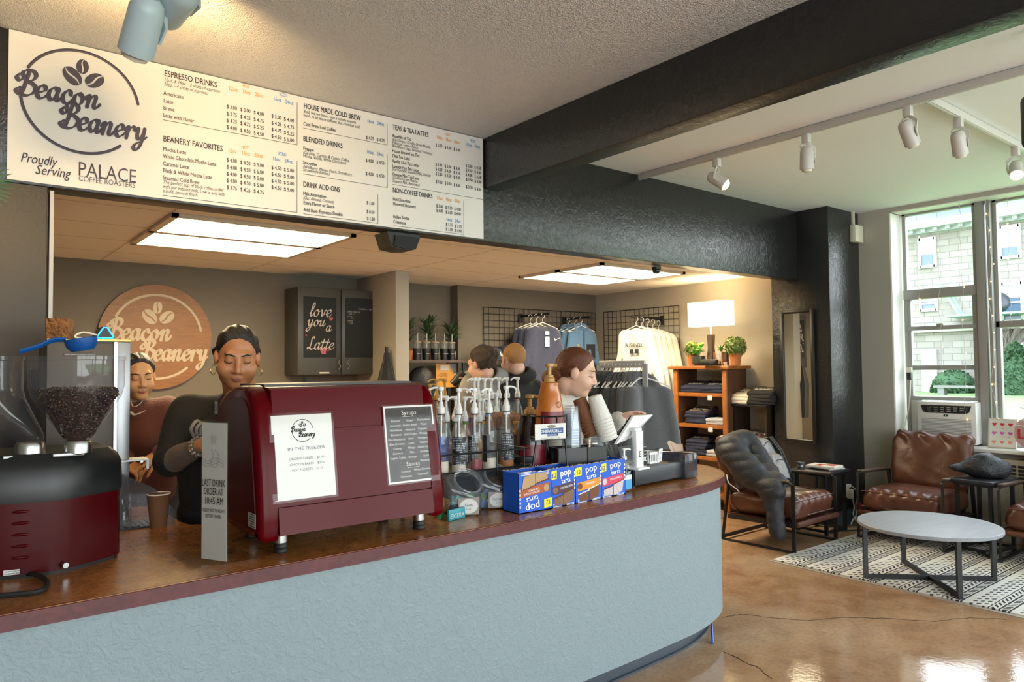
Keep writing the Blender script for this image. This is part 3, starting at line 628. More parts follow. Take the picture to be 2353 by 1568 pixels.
for x0, y0, x1, s in ((71, 372, 385, 'Cold Brew Iced Coffee'), (70, 612, 170, 'Frappe'), (68, 748, 205, 'Smoothie'), (70, 1052, 293, 'Milk Alternative'), (72, 1142, 372, 'Extra Flavor or Sauce'), (74, 1210, 455, 'Add Shot- Espresso Double'), (940, 487, 1120, 'Republic of Tea'), (938, 633, 1200, 'House Brewed Ice Tea'), (938, 682, 1108, 'Chai Tea Latte'), (938, 732, 1193, 'Vanilla Chai Tea Latte'), (938, 782, 1193, 'London Fog Tea Latte'), (940, 862, 1198, 'Oregon Mist Tea Latte'), (944, 1105, 1113, 'Hot Chocolate'), (946, 1150, 1165, 'Flavored Steamers'), (948, 1275, 1100, 'Italian Sodas'), (948, 1325, 1068, 'Creamosa')): mt(tk, x0, y0, x1, s, I_, bold=.006, zoom=3)
for x0, y0, x1, s in ((73, 248, 582, 'Bold, but not bitter, with a velvety smooth'), (71, 285, 622, 'finish. A bit more caffeine, but a lot less acid.'), (68, 650, 518, '(Caramel, Cookies & Cream, Coffee,'), (68, 682, 485, 'Mocha, Vanilla, White Chocolate)'), (68, 787, 545, '(Wildberry, Mango, Peach, Strawberry,'), (68, 818, 327, 'Strawberry-Banana)'), (70, 1092, 368, '(Oat, Almond, Coconut)'), (938, 522, 1308, '(Earl Greyer, Double Green Matcha,'), (938, 553, 1190, 'Hibiscus, Ginger Peach,'), (938, 583, 1325, 'Blackberry Sage, Seasonal Varieties)'), (938, 810, 1308, '(Earl Greyer, Steamed Milk, Vanilla)'), (940, 892, 1185, '(Double Green Matcha,'), (940, 925, 1203, 'Steamed Milk, Amaretto)')): mt(tk, x0, y0, x1, s, D_, shear=.25, bold=-.004, zoom=3)
for q_ in ((70, 398, 890, 573, 357), (68, 845, 891, 985, 655), (72, 1235, 799, 1330, 1047), (940, 948, 1832, 1100, 578), (950, 1350, 1637, 1440, 1107)): rule(*q_[:4], 3, q_[4])
for x0, y0, x1, s in ((692, 343, 752, '16oz'), (792, 367, 856, '24oz'), (688, 645, 748, '16oz'), (788, 665, 854, '24oz'), (1702, 533, 1747, 'ICED'), (1658, 573, 1708, '16oz'), (1740, 590, 1790, '24oz'), (1465, 1305, 1515, '16oz'), (1550, 1318, 1605, '24oz')): mt(tb, x0, y0, x1, s, .031 if s != 'ICED' else .026, bold=.008, zoom=3)
for x0, y0, x1, s in ((1457, 472, 1503, 'HOT'), (1368, 500, 1420, '12oz'), (1457, 523, 1508, '16oz'), (1540, 545, 1593, '20oz'), (1370, 1092, 1423, '12oz'), (1460, 1108, 1512, '16oz'), (1546, 1122, 1601, '20oz')): mt(tog, x0, y0, x1, s, .031 if s != 'HOT' else .026, bold=.008, zoom=3)
for x0, y0, s in ((682, 505, '4.25'), (787, 525, '4.75'), (680, 728, '4.00'), (785, 745, '4.50'), (680, 857, '4.00'), (785, 875, '4.50'), (688, 1142, '1.00'), (688, 1228, '0.50'), (692, 1295, '1.00'), (1360, 578, '2.25'), (1448, 600, '3.00'), (1535, 618, '3.00'), (1358, 765, '3.00'), (1448, 783, '3.50'), (1535, 800, '4.00'), (1360, 812, '3.50'), (1448, 828, '4.00'), (1535, 845, '4.50'), (1360, 858, '3.00'), (1448, 873, '3.50'), (1535, 890, '4.00'), (1362, 935, '3.00'), (1450, 950, '3.50'), (1537, 967, '4.00'), (1653, 778, '3.00'), (1738, 795, '4.50'), (1653, 823, '3.50'), (1738, 840, '4.00'), (1653, 868, '4.00'), (1738, 886, '4.50'), (1655, 912, '3.50'), (1740, 930, '4.00'), (1656, 985, '3.50'), (1740, 1005, '4.00'), (1367, 1172, '3.00'), (1457, 1188, '3.50'), (1542, 1200, '4.00'), (1367, 1215, '3.00'), (1457, 1232, '3.50'), (1542, 1245, '4.00'), (1460, 1352, '3.25'), (1548, 1367, '3.75'), (1460, 1398, '3.50'), (1550, 1412, '4.00')): mt(tk, x0, y0, x0+(74 if x0 < 900 else 64), '$ '+s, I_, bold=.004, zoom=3)
lc = aty(186, 234, MB_Y); lr = .5*(aty(190, 118, MB_Y).z-aty(190, 351, MB_Y).z)
cafe_logo(tl, lr, OFF @ vframe(lc.x+.005, MB_Y, lc.z))
for (x0, y0, x1, s, sz, bo, sh) in ((46, 371, 131, 'Proudly', .062, .012, .3), (80, 399, 162, 'Serving', .062, .012, .3), (178, 403, 310, 'PALACE', .095, -.004, 0), (180, 415, 310, 'COFFEE ROASTERS', .036, -.006, 0)):
    a = aty(x0, y0, MB_Y); b2 = aty(x1, y0, MB_Y); text(tl, s, sz, OFF @ vframe(a.x, MB_Y, a.z), width=b2.x-a.x, bold=bo, shear=sh)
part('black_lettering', tk, INK, mb_, smooth=False); part('orange_lettering', tog, INKO, mb_, smooth=False); part('blue_lettering', tb, INKB, mb_, smooth=False); part('logo_lettering', tl, INKL, mb_, smooth=False)
# round wooden sign on the back wall
sc_ = aty(361, 774.5, BACK-.03); SR = .465
rs = thing('round_wood_sign', 'round wooden sign with pale coffee bean logo on back wall', 'sign', (sc_.x, BACK-.005, sc_.z))
WD = mat('amber_plywood', '8e5c22', .45, var=(6, '7a4c1b', 6, 1.5), stretch=(1, 1, 9))
part('disc', MB().cyl((0, -.03, 0), (0, 0, 0), SR, SR, 64), WD, rs)
lg = MB(); cafe_logo(lg, SR*.80, vframe(0, -.033, .0), 1.05); part('logo', lg, mat('pale_inlay', 'bba78c', .5), rs, smooth=False)
# wall cabinet with chalkboard doors
CABM = mat('dark_grey_cabinet_paint', '45443f', .42); CHB = mat('chalkboard_black', '191a1a', .75); CHK = mat('chalk_white', 'bdb1a6', .9); CHP = mat('chalk_pink', 'b7606c', .9); NICK = mat('brushed_nickel', 'b8b2a6', .3, 1)
cy = 6.69; cb_ = thing('wall_cabinet', 'dark grey wall cabinet with two chalkboard doors behind espresso machine', 'cabinet', (3.14, BACK, 1.49))
part('carcass', MB().box((0, -.16, .425), (.87, .32, .85), bev=.003), CABM, cb_)
def chx(px, py): v = aty(px, py, cy); return v.x-3.14, v.z-1.49
for i, (x0, x1, bx0, bx1, by0, by1) in enumerate(((684, 783, 697, 772, 681, 822), (785, 876, 793, 861, 684, 822))):
    xa, _ = chx(x0, 760); xb, _ = chx(x1, 760); xb = min(xb, .432); dr = part('door', MB().box(((xa+xb)/2, -.332, .425), (xb-xa-.004, .02, .845), bev=.004), CABM, cb_)
    ba, zt = chx(bx0, by0); bb2, _ = chx(bx1, by0); _, zb = chx((bx0+bx1)/2, by1); part('chalkboard', MB().box(((ba+bb2)/2, -.343, (zt+zb)/2), (bb2-ba, .006, zt-zb)), CHB, dr)
    hx, hz = chx((777, 797)[i], 838); part('handle', MB().tube([(hx, -.343, hz-.055), (hx-.006, -.37, hz-.045), (hx+.012, -.375, hz-.02), (hx-.012, -.375, hz+.02), (hx+.006, -.37, hz+.045), (hx, -.343, hz+.055)], .005, 6), NICK, dr)
    wr = MB(); F = vframe(0, -.347, 0)
    if i == 0:
        for wd, px, py, h in (('love', 709, 727, .075), ('you', 704, 749, .066), ('a', 747, 762, .06), ('Latte', 704, 803, .068)):
            x, z = chx(px, py); script(wr, wd, x, z, h*.92, .015, F, slant=.28, lo=.3)
        pk = MB()
        for px, py, s in ((760, 733, .022), (703, 771, .010)):
            x, z = chx(px, py); pk.add([F @ Vector((x+s*(16*math.sin(t)**3)/16, z+s*(13*math.cos(t)-5*math.cos(2*t)-2*math.cos(3*t)-math.cos(4*t))/16, 0)) for t in [k*2*math.pi/24 for k in range(24)]], [tuple(range(24))])
        x, z = chx(742, 806); pk.add([F @ Vector(p) for p in ((x-.04, z+.02, 0), (x+.04, z+.028, 0), (x+.025, z-.02, 0), (x+.035, z-.03, 0), (x-.015, z-.034, 0), (x-.02, z-.022, 0))], [(0, 1, 2, 3, 4, 5)]); ring(pk, x+.045, z+.01, .015, .006, -90, 90, F, 12)
        part('pink_chalk_drawing', pk, CHP, dr, smooth=False)
        x, z = chx(745, 857); part('tape', MB().box((x, -.345, z), (.10, .004, .014)), mat('masking_tape', 'd9cfc0', .7), dr)
    else:
        for k, (px, py, s) in enumerate(((822, 712, 'Cold Brew 5 day'), (797, 718, 'coffee order list'), (800, 723, 'milk x 4'), (797, 729, 'vanilla'), (806, 733, 'oat'), (798, 739, 'mocha'), (800, 745, '11:30'))):
            x, z = chx(px, py); text(wr, s, .022, F @ T(x, z, 0), bold=-.004, shear=.2)
    part('chalk_lettering', wr, CHK, dr, smooth=False)
# troffer lights in the dropped ceiling
EM = mat('warm_tube_glow', (1, .92, .74), .5, emit=TROFFER); LOUV = mat('louver_white', 'd8ccb8', .35)
EM2 = mat('neutral_tube_glow', (1, .95, .83), .5, emit=TROFFER*1.05)
for k, (x0, y0, lab) in enumerate(((1.10, 4.66, 'near left louvred ceiling light, nearer of the pair behind menu board'), (1.10, 5.27, 'far left louvred ceiling light, farther of the pair behind menu board'), (4.76, 4.66, 'near right louvred ceiling light, nearer of the pair before hanging sweatshirts'), (4.76, 5.27, 'far right louvred ceiling light, farther of the pair before hanging sweatshirts'))):
    t = thing('ceiling_light', lab, 'ceiling light', (x0+.605, y0+.30, DROP), 0, 'troffers in the dropped ceiling'); m = MB()
    for s in (-1, 1): m.box((0, s*.285, -.012), (1.21, .03, .024)); m.box((s*.585, 0, -.012), (.04, .6, .024))
    part('frame', m, LOUV, t); part('tube_panel', MB().box((0, 0, -.004), (1.13, .54, .006)), EM if k < 2 else EM2, t)
    m = MB()
    for i in range(1, 19): m.box((-.57+i*.06, 0, -.015), (.004, .54, .017))
    for i in range(1, 6): m.box((0, -.27+i*.09, -.015), (1.13, .004, .017))
    part('louver', m, LOUV, t)
# spot tracks and heads
TRK = mat('track_white', 'c9c7c2', .4); GLOW = mat('halogen_glow', (1, .72, .36), .5, emit=14); DIMG = mat('unlit_lamp_face', 'd8d0c0', .3)
TX = 4.35; TY = 1.70; TZ = 3.035
tr = solo('light_track', MB().box((0, 0, 0), (.034, 5.6, .045), bev=.003).box((0, 0, -.0235), (.012, 5.6, .002)), TRK, 'long white spotlight track on lounge ceiling running beside dark beam', 'light track', (TX, 1.03, TZ+.01))
solo('light_track', MB().box((1.4, 0, 0), (2.8, .034, .045), bev=.003).box((1.4, 0, -.0235), (2.8, .012, .002)), TRK, 'short white spotlight track crossing lounge ceiling towards the window', 'light track', (TX+.018, TY, TZ+.01))
def track_head(loc, aim, lit, lab, along='y', scale=1.0, name='track_spotlight', lm=None, power=0, spread=70):
    t = thing(name, lab, 'spotlight', loc, 0, 'track spotlights on the lounge ceiling' if scale == 1 else None); s = scale
    part('adapter', MB().box((0, 0, -.03*s), (.045*s, .045*s, .06*s), bev=.004), TRK, t)
    d = Vector(aim).normalized(); c = Vector((0, 0, -.155*s)); sd = d.cross(Vector((0, 0, 1))).normalized()
    Fm = frame(c, sd, d.cross(sd)*-1, d)
    m = MB(); m.lathe([(0, -.075), (.022, -.074), (.036, -.06), (.041, -.04), (.043, .07), (.040, .072), (.036, .05), (.012, .03)], n=20, M=Fm @ Matrix.Diagonal((s, s, s, 1))); part('can', m, TRK, t)
    part('lamp', MB().lathe([(.03, .045), (.037, .06), (.03, .085), (.0, .095)], n=16, M=Fm @ Matrix.Diagonal((s, s, s, 1))), GLOW if lit else DIMG, t)
    m = MB(); m.bar([(0, 0, -.05*s), c+sd*.05*s+Vector((0, 0, .06*s)), c+sd*.05*s-d*.01*s, c+sd*.045*s+d*.03*s], .006*s, .018*s); part('yoke', m, TRK, t)
    m = MB(); m.tube(cat3([(0, 0, -.06*s), c-sd*.03*s+Vector((0, 0, .09*s)), c-sd*.035*s+Vector((0, 0, .07*s)), c-d*.06*s]), .004*s, 6); part('cord', m, TRK, t)
    if power:
        L = bpy.data.lights.new('spot_lamp', 'SPOT'); L.energy = power; L.color = WARM; L.spot_size = R(spread); L.spot_blend = .6; L.shadow_soft_size = .03
        o = link('spot_lamp', L, t, c+d*.085*s); o.rotation_euler = d.to_track_quat('-Z', 'Y').to_euler()
    return t
def cat3(p, n=5):
    P = [Vector(x) for x in p]; out = []
    for i in range(len(P)-1):
        a, b, c, d = P[max(i-1, 0)], P[i], P[i+1], P[min(i+2, len(P)-1)]
        for k in range(n):
            t = k/n; out.append(.5*((2*b)+(c-a)*t+(2*a-5*b+4*c-d)*t*t+(3*b-a-3*c+d)*t**3))
    return out+[P[-1]]
track_head((TX, 3.10, TZ-.012), (.3, -.75, -.6), True, 'lit white track spotlight nearest the dark bulkhead wall', power=26)
track_head((TX, 2.42, TZ-.012), (.12, .1, -1), False, 'white track spotlight second from bulkhead, pointing down, warm glow on ceiling', power=0)
track_head((TX, 1.80, TZ-.012), (.55, -.1, -.85), False, 'white track spotlight by the junction where two tracks meet', power=0)
track_head((4.80, TY, TZ-.012), (.45, .05, -.9), False, 'white track spotlight on short cross track, nearer the junction', power=0)
track_head((5.78, TY, TZ-.012), (-.6, -.2, -.65), True, 'lit white track spotlight on short cross track, by photo right edge', power=26)
# big lamp heads over the counter lighting the menu
BIG = mat('pale_blue_lamp_enamel', 'aebfc6', .35); _t = TRK; TRK = BIG; BS = 1.35
def big_head(px, py, D, aim, lab, power, spread, lit=True):
    c = atd(px, py, D); t = track_head((c.x, c.y, c.z+.155*BS), aim, lit, lab, scale=BS, name='ceiling_spotlight', power=power, spread=spread)
    part('stem', MB().cyl((0, 0, -.01), (0, 0, CEIL-c.z-.155*BS-.012), .012, .012, 10).cyl((0, 0, CEIL-c.z-.155*BS-.014), (0, 0, CEIL-c.z-.155*BS-.001), .05, .05, 18), BIG, t)
big_head(328, 60, 2.45, (-.10, .62, -.78), 'large pale blue spotlight can hanging over counter, facing away from us', 40, 75, False)
hot = aty(170, 285, MB_Y)-atd(405, 4, 2.5); big_head(405, 4, 2.5, hot, 'large pale blue spotlight can at photo top with bulb aimed at menu board', 190, 155)
TRK = _t
# small things fixed to the building
BLK = mat('matt_black_plastic', '161616', .45); BLK2 = mat('black_grille', '0e0e0e', .7)
a = aty(880, 532, 3.95); b2 = aty(956, 543, 3.95); z0 = aty(915, 575, 3.95).z; wd = b2.x-a.x
sp_ = thing('wall_speaker', 'black loudspeaker mounted under bulkhead below the menu board', 'speaker', ((a.x+b2.x)/2, 4.0, FB-.001)); h = FB-z0
m = MB(); m.prism([(-wd/2, 0), (wd/2, 0), (wd/2*.72, -h*.92), (0, -h), (-wd/2*.72, -h*.9)], -.10, .06, frame((0, 0, 0), (1, 0, 0), (0, 0, 1), (0, 1, 0))); part('cabinet', m, BLK, sp_)
m = MB(); m.prism([(-wd/2*.55, -.02), (wd/2*.93, -.02), (wd/2*.68, -h*.9), (0, -h*.97), (-wd/2*.62, -h*.86)], -.112, -.099, frame((0, 0, 0), (1, 0, 0), (0, 0, 1), (0, 1, 0))); part('grille', m, BLK2, sp_)
a = aty(1508, 614, 4.03); sc2 = thing('security_camera', 'small dark dome camera under bulkhead above the sweatshirts', 'camera', (a.x, 4.03, FB)); part('mount', MB().cyl((0, 0, 0), (0, 0, -.02), .04, .04, 16), BLK, sc2); part('dome', MB().sphere((0, 0, -.03), (.035, .035, .03)), mat('dark_dome', '202224', .08), sc2)
a = aty(1952, 522, PY); b2 = aty(1971, 556, PY); dd = thing('alarm_box', 'small cream alarm box with conduit high on the blue-lit pillar side', 'alarm', ((a.x+b2.x)/2, PY, 0))
CREAM = mat('cream_plastic', 'd4d3bf', .5); hh = (a.z+b2.z)/2; part('box', MB().box((0, -.03, hh), (b2.x-a.x, .06, .17), bev=.006), CREAM, dd); part('conduit', MB().box((-.03, -.012, (hh+.09+CEIL)/2), (.03, .022, CEIL-hh-.09)), CREAM, dd)
mi = thing('wall_mirror', 'tall narrow black-framed mirror hung on charcoal pillar', 'mirror', (PX-.014, 3.862, 1.43), R(-3.5)); m = MB()
for s in (-1, 1): m.box((-.012, s*.168, 0), (.026, .034, 1.31), bev=.004); m.box((-.012, 0, s*.638), (.026, .30, .034), bev=.004)
part('frame', m, mat('black_wood_frame', '171615', .35), mi); part('mirror_glass', MB().box((-.006, 0, 0), (.008, .31, 1.25)), mat('silvered_glass', 'd8dcdc', .01, 1), mi)
tv = thing('hanging_screen', 'dark hanging screen cut off by photo right edge below the track', 'screen', atd(2375, 275, 3.3)); part('case', MB().box((0, 0, 0), (.06, .12, .25), bev=.03, M=RZ(R(-38))), mat('navy_black_plastic', '14161f', .3), tv)
p = tv.location; part('mount', MB().cyl((0, 0, .12), (0, 0, CEIL-p.z), .012, .012, 8), BLK, tv)
# ================================================================== on the counter
BURG = mat('burgundy_enamel', '520107', .2, spec=.14); BURGD = mat('dark_red_enamel', '420307', .28, spec=.16); STEEL = mat('stainless_steel', 'b9b9b8', .28, 1); STEELB = mat('brushed_steel_sheet', '9c9ea0', .38, 1)
RUB = mat('black_rubber', '121212', .6); PAPER = mat('white_paper', 'dcdcd8', .6); LAM = glass('laminate_film', (1, 1, 1), .05, .1); ACR = glass('clear_acrylic', (.98, .99, .99), .03, .8)
# --- espresso machine
LEAN = .158; EX, EY0 = 1.255, 2.50
em = thing('espresso_machine', 'large burgundy red espresso machine on four steel feet, back towards us', 'espresso machine', (EX, EY0, ZC))
def prof(d=0, dome=True):   # (y, z) outline, local
    if dome: p = [(.0, .075), (.012, .25), (.05, .46), (.085, .545), (.15, .585), (.24, .592), (.36, .575), (.47, .53), (.525, .47), (.53, .40), (.46, .25), (.40, .12), (.36, .06), (.05, .055)]
    else: p = [(.004, .085), (.08, .57), (.10, .583), (.15, .587), (.42, .585), (.46, .52), (.42, .30), (.38, .07), (.02, .07)]
    c = (.25, .32); out = []
    for y, z in p: v = Vector((y-c[0], z-c[1])); L = v.length; v *= (L-d)/L; out.append((c[0]+v.x, c[1]+v.y))
    return out
def smooth_closed(p, n=5):
    q = [p[-1]]+list(p)+[p[0], p[1]]; o = []
    for i in range(1, len(q)-2):
        for k in range(n):
            t = k/n; a, b, c, d = [Vector(x) for x in (q[i-1], q[i], q[i+1], q[i+2])]; v = .5*((2*b)+(c-a)*t+(2*a-5*b+4*c-d)*t*t+(3*b-a-3*c+d)*t**3); o.append((v.x, v.y))
    return o
for s, lab in ((-1, None), (1, None)):
    m = MB(); bm = bmesh.new(); pr_ = smooth_closed(prof(0), 4); vs = [bm.verts.new((s*.315, y, z)) for y, z in pr_]; f = bm.faces.new(vs); r = bmesh.ops.extrude_face_region(bm, geom=[f]); bmesh.ops.translate(bm, verts=[g for g in r['geom'] if isinstance(g, bmesh.types.BMVert)], vec=(s*.065, 0, 0))
    ed = [e for e in bm.edges if abs(e.verts[0].co.x-s*.38) < 1e-5 and abs(e.verts[1].co.x-s*.38) < 1e-5]; bmesh.ops.bevel(bm, geom=ed, offset=.028, segments=4, profile=.5, affect='EDGES'); m.frombm(bm); sp = part('side_panel', m, BURG, em)
    m = MB(); pi = [(y, z) for y, z in smooth_closed(prof(.045), 4) if True]; m.prism(pi, s*.3785, s*.384, frame((0, 0, 0), (0, 1, 0), (0, 0, 1), (1, 0, 0))); part('inset', m, BURGD, sp)
    if s < 0:
        F = frame((s*.386, 0, 0), (0, -1, 0), (0, 0, 1), (-1, 0, 0)); st = MB().box((-.06, .125, 0), (.075, .05, .001), M=F); part('sticker', st, mat('silver_sticker', 'a9aaa8', .4), em)
        st = MB().box((-.475, .50, 0), (.035, .05, .001), M=F); part('sticker', st, MATS['silver_sticker'], em)
        tx = MB()
        for k in range(6): tx.box((-.06+.001*(k % 3), .105+k*.008, .001), (.06-.012*(k % 2), .0025, .0004), M=F)
        ring(tx, -.475, .50, .012, .002, 0, 360, F @ T(0, 0, .001), 20); tx.box((-.475, .50, .001), (.003, .03, .0004), M=F); part('sticker_print', tx, INK, em, smooth=False)
m = MB(); m.prism(prof(0, False), -.316, .316, frame((0, 0, 0), (0, 1, 0), (0, 0, 1), (1, 0, 0))); part('body', m, BURG, em)
def lean_panel(z0, z1, out, th=.012): m = MB(); y0 = LEAN*(z0-.075)-out; y1 = LEAN*(z1-.075)-out; m.add([(-.314, y0, z0), (.314, y0, z0), (.314, y1, z1), (-.314, y1, z1), (-.314, y0+th, z0), (.314, y0+th, z0), (.314, y1+th, z1), (-.314, y1+th, z1)], [(0, 1, 2, 3), (7, 6, 5, 4), (0, 4, 5, 1), (1, 5, 6, 2), (2, 6, 7, 3), (3, 7, 4, 0)]); return m
part('upper_panel', lean_panel(.43, .578, .004), BURG, em); part('front_panel', lean_panel(.17, .427, .010), BURG, em); part('lower_panel', lean_panel(.072, .165, .016), BURG, em)
part('cup_tray', MB().box((0, .29, .591), (.62, .27, .008)), mat('dark_tray', '2a2422', .4), em)
for x in (-.285, .285):
    for y in (.055, .36):
        f = part('foot', MB().cyl((x, y, .036), (x, y, .075), .024, .024, 20), STEEL, em); part('rubber_pad', MB().lathe([(.022, 0), (.025, .004), (.022, .014), (.025, .02), (.022, .03), (.024, .037)], (x, y, 0), 18), RUB, f)
for x in (-.16, .16): g = part('group_head', MB().cyl((x, .44, .33), (x, .44, .38), .035, .035, 16), STEEL, em); part('portafilter', MB().cyl((x, .44, .30), (x, .44, .33), .034, .036, 16).cyl((x, .46, .315), (x, .60, .30), .013, .011, 10), BLK, g)
part('drip_tray', MB().box((0, .42, .085), (.60, .16, .03), bev=.004), STEELB, em)
# --- papers taped on the machine
def on_panel(px, py):
    for _ in range(1):
        v = aty(px, py, 2.52)
        for _ in range(5): v = aty(px, py, EY0+LEAN*(v.z-ZC-.075)-.012)
    return v
def sheet(name, cs, label, mfront, border):
    p = [on_panel(*c) for c in cs]; o = (p[0]+p[1]+p[2]+p[3])/4; x = ((p[1]-p[0])+(p[2]-p[3])).normalized(); y = Vector((0, LEAN, 1)).normalized(); y = (y-x*y.dot(x)).normalized(); n = x.cross(y)
    w = ((p[1]-p[0]).length+(p[2]-p[3]).length)/2; h = ((p[0]-p[3]).length+(p[1]-p[2]).length)/2
    t = thing(name, label, 'notice', o+n*.001); F = frame((0, 0, 0), x, y, n)
    part('paper', MB().box((0, 0, 0), (w-border*2, h-border*2, .001), M=F), mfront, t); part('laminate', MB().box((0, 0, .0012), (w, h, .0006), M=F), LAM, t)
    return t, F, w, h
t, F, w, h = sheet('paper_notice', ((617, 952), (767, 944), (775, 1142), (626, 1160)), 'white laminated freezer food price notice on left of red espresso machine', PAPER, .008)
lg = MB(); F2 = F @ T(.0, .092, .001); cafe_logo(lg, .040, F2)
for s, y, sz, w_ in (('IN THE FREEZER', .022, .016, .14), ('UNCRUSTABLES    $1.00', -.012, .012, .13), ('CHICKEN BAKES    $3.00', -.032, .012, .13), ('HOT POCKETS    $1.25', -.052, .012, .115)): text(lg, s, sz, F @ T(-w_/2+.01, y, .001), width=w_, bold=.002)
part('lettering', lg, INK, t, smooth=False)
t, F, w, h = sheet('chalkboard_notice', ((875, 933), (996, 925), (1010, 1105), (892, 1117)), 'dark laminated syrups and sauces list on right of red espresso machine', PAPER, .006)
part('chalk_ground', MB().box((0, 0, .0006), (w-.026, h-.026, .0006), M=F), mat('chalk_brown', '2c2320', .6, var=(14, '3d332f', 3)), t)
lg = MB(); text(lg, 'Syrups', .026, F @ T(0, .115, .001), align='CENTER', bold=-.005, inter=False); text(lg, 'Sauces', .023, F @ T(0, -.088, .001), align='CENTER', bold=-.005, inter=False)
lg.box((0, .108, .0012), (.06, .0015, .0003), M=F); lg.box((0, -.094, .0012), (.055, .0015, .0003), M=F)
for c_, x in (('Almond,Amaretto,Blackberry,Blueberry,Blue Raspberry,Blue Curacao,Cherry,Coconut,English Toffee', -.065), ('Grape,Green Apple,Hazelnut,Irish Cream,Kiwi,Lime,Mango,Mint,Orange', 0), ('Passionfruit,Peach,Peppermint,Pineapple,Pomegranate,Raspberry,Salted Caramel,Strawberry,Vanilla,Watermelon', .065)):
    for k, s in enumerate(c_.split(',')): text(lg, s, .0125, F @ T(x, .088-.0182*k, .001), align='CENTER', bold=-.006, shear=.1, inter=False)
for s, x, y in (('Caramel', -.035, -.112), ('Chocolate', -.035, -.131), ('White Chocolate', .045, -.109), ('"Seasonal"', .04, -.128)): text(lg, s, .0125, F @ T(x, y, .001), align='CENTER', bold=-.006, shear=.1, inter=False)
part('lettering', lg, mat('chalk_lettering_white', 'd8d6d0', .8), t, smooth=False)
# --- acrylic sign holder
a = atz(462, 1291, ZC+.004); b2 = atz(522, 1299, ZC+.004); u = (b2-a); wv = u.length; u.normalize(); n = Vector((u.y, -u.x, 0)); n = n if n.y < 0 else -n
sh_ = thing('sign_holder', 'clear upright sign holder with last drink order notice beside espresso machine', 'sign', (a.x, a.y, ZC)); hgt = aty(462, 968, a.y).z-ZC
F = frame((0, 0, 0), u, (0, 0, 1), -n if False else u.cross(Vector((0, 0, 1))))
part('paper', MB().box((wv/2, hgt/2+.005, 0), (wv-.004, hgt-.02, .001), M=F), mat('grey_white_paper', 'b9b6b0', .6), sh_)
part('acrylic_sleeve', MB().box((wv/2, hgt/2+.003, .003), (wv, hgt-.004, .0015), M=F).box((wv/2, hgt/2+.003, -.003), (wv, hgt-.004, .0015), M=F), ACR, sh_)
b_ = [atz(*q, ZC+.003)-Vector((a.x, a.y, ZC)) for q in ((395, 1274), (438, 1312), (593, 1285), (548, 1258))]
part('acrylic_foot', MB().add([tuple(v) for v in b_]+[(v.x, v.y, v.z+.002) for v in b_], [(0, 1, 2, 3), (7, 6, 5, 4), (0, 4, 5, 1), (1, 5, 6, 2), (2, 6, 7, 3), (3, 7, 4, 0)]), ACR, sh_)
lg = MB()
for s, fy, sz, w_ in (('LAST DRINK', .545, .034, .88), ('ORDER AT', .485, .034, .74), ('10:45 AM', .42, .034, .68), ("TUESDAY AND THURSDAY'S", .365, .016, .9), ('BEFORE CHAPEL', .325, .016, .6)): text(lg, s, sz, F @ T(wv*(1-w_)/2, hgt*fy, .0045), width=wv*w_, bold=.006 if sz > .02 else 0)
part('lettering', lg, INK, sh_, smooth=False); lg = MB(); GREYI = mat('grey_pencil_line', '6f6d6b', .8)
for k in range(4): stroke(lg, [(wv*.42+k*.006, hgt*.84), (wv*.44+k*.006, hgt*.90)], .0012, F @ T(0, 0, .0045), lo=.8)
stroke(lg, [(wv*.42, hgt*.80), (wv*.5, hgt*.76), (wv*.4, hgt*.70), (wv*.62, hgt*.68), (wv*.7, hgt*.76), (wv*.56, hgt*.8)], .0015, F @ T(0, 0, .0045), lo=.5)
for k in range(3): stroke(lg, [(wv*.08, hgt*(.74-.02*k)), (wv*.3, hgt*(.72-.02*k)), (wv*.6, hgt*(.745-.02*k)), (wv*.92, hgt*(.72-.02*k))], .001, F @ T(0, 0, .0045), lo=.6)
part('cup_drawing', lg, GREYI, sh_, smooth=False)
# --- coffee grinder with two hoppers
gr = thing('coffee_grinder', 'red and black coffee grinder with two clear hoppers at counter left end', 'grinder', (.30, 2.90, ZC))
def gp(q): return [(x-.30, y-2.90) for x, y in q]
G0 = gp([(-.02, 2.83), (.165, 2.785), (.285, 2.752), (.32, 2.752), (.36, 2.765), (.503, 2.85), (.515, 2.88), (.50, 3.10), (.48, 3.12), (.02, 3.12), (-.02, 3.08)])
part('body', MB().prism(G0, .012, .245), BURGD, gr)
m = MB(); m.prism([(x*.96, y*.96) for x, y in G0], 0, .014); part('base', m, RUB, gr)
m = MB(); lay = [(1.015, .235), (1.03, .25), (1.02, .335), (.97, .362), (.86, .385)]; n_ = len(G0)
m.add([(x*k, y*k+(.01 if z > .34 else 0), z) for k, z in lay for x, y in G0], [(j*n_+i, j*n_+(i+1) % n_, (j+1)*n_+(i+1) % n_, (j+1)*n_+i) for j in range(4) for i in range(n_)]+[tuple(range(4*n_, 5*n_))]); part('cover', m, mat('black_moulded_plastic', '17191a', .38), gr)
d = Vector((.30-.165, 2.752-2.785, 0)).normalized(); F = frame((.165-.30, 2.785-2.90, 0), d, (0, 0, 1), d.cross(Vector((0, 0, 1))))
for k in range(5): part('vent', MB().sphere((.055, .065+k*.036, 0), (.028, .006, .006), 12, 6, M=F), BURGD, gr)
part('label', MB().box((.045, .022, .001), (.07, .016, .001), M=F), PAPER, gr); lg = MB(); text(lg, 'CAUTION: DISCONNECT FROM', .006, F @ T(.014, .0235, .002), width=.062, bold=.004); text(lg, 'POWER SUPPLY BEFORE SERVICING', .006, F @ T(.014, .016, .002), width=.062, bold=.004); part('label_lettering', lg, INK, gr, smooth=False)
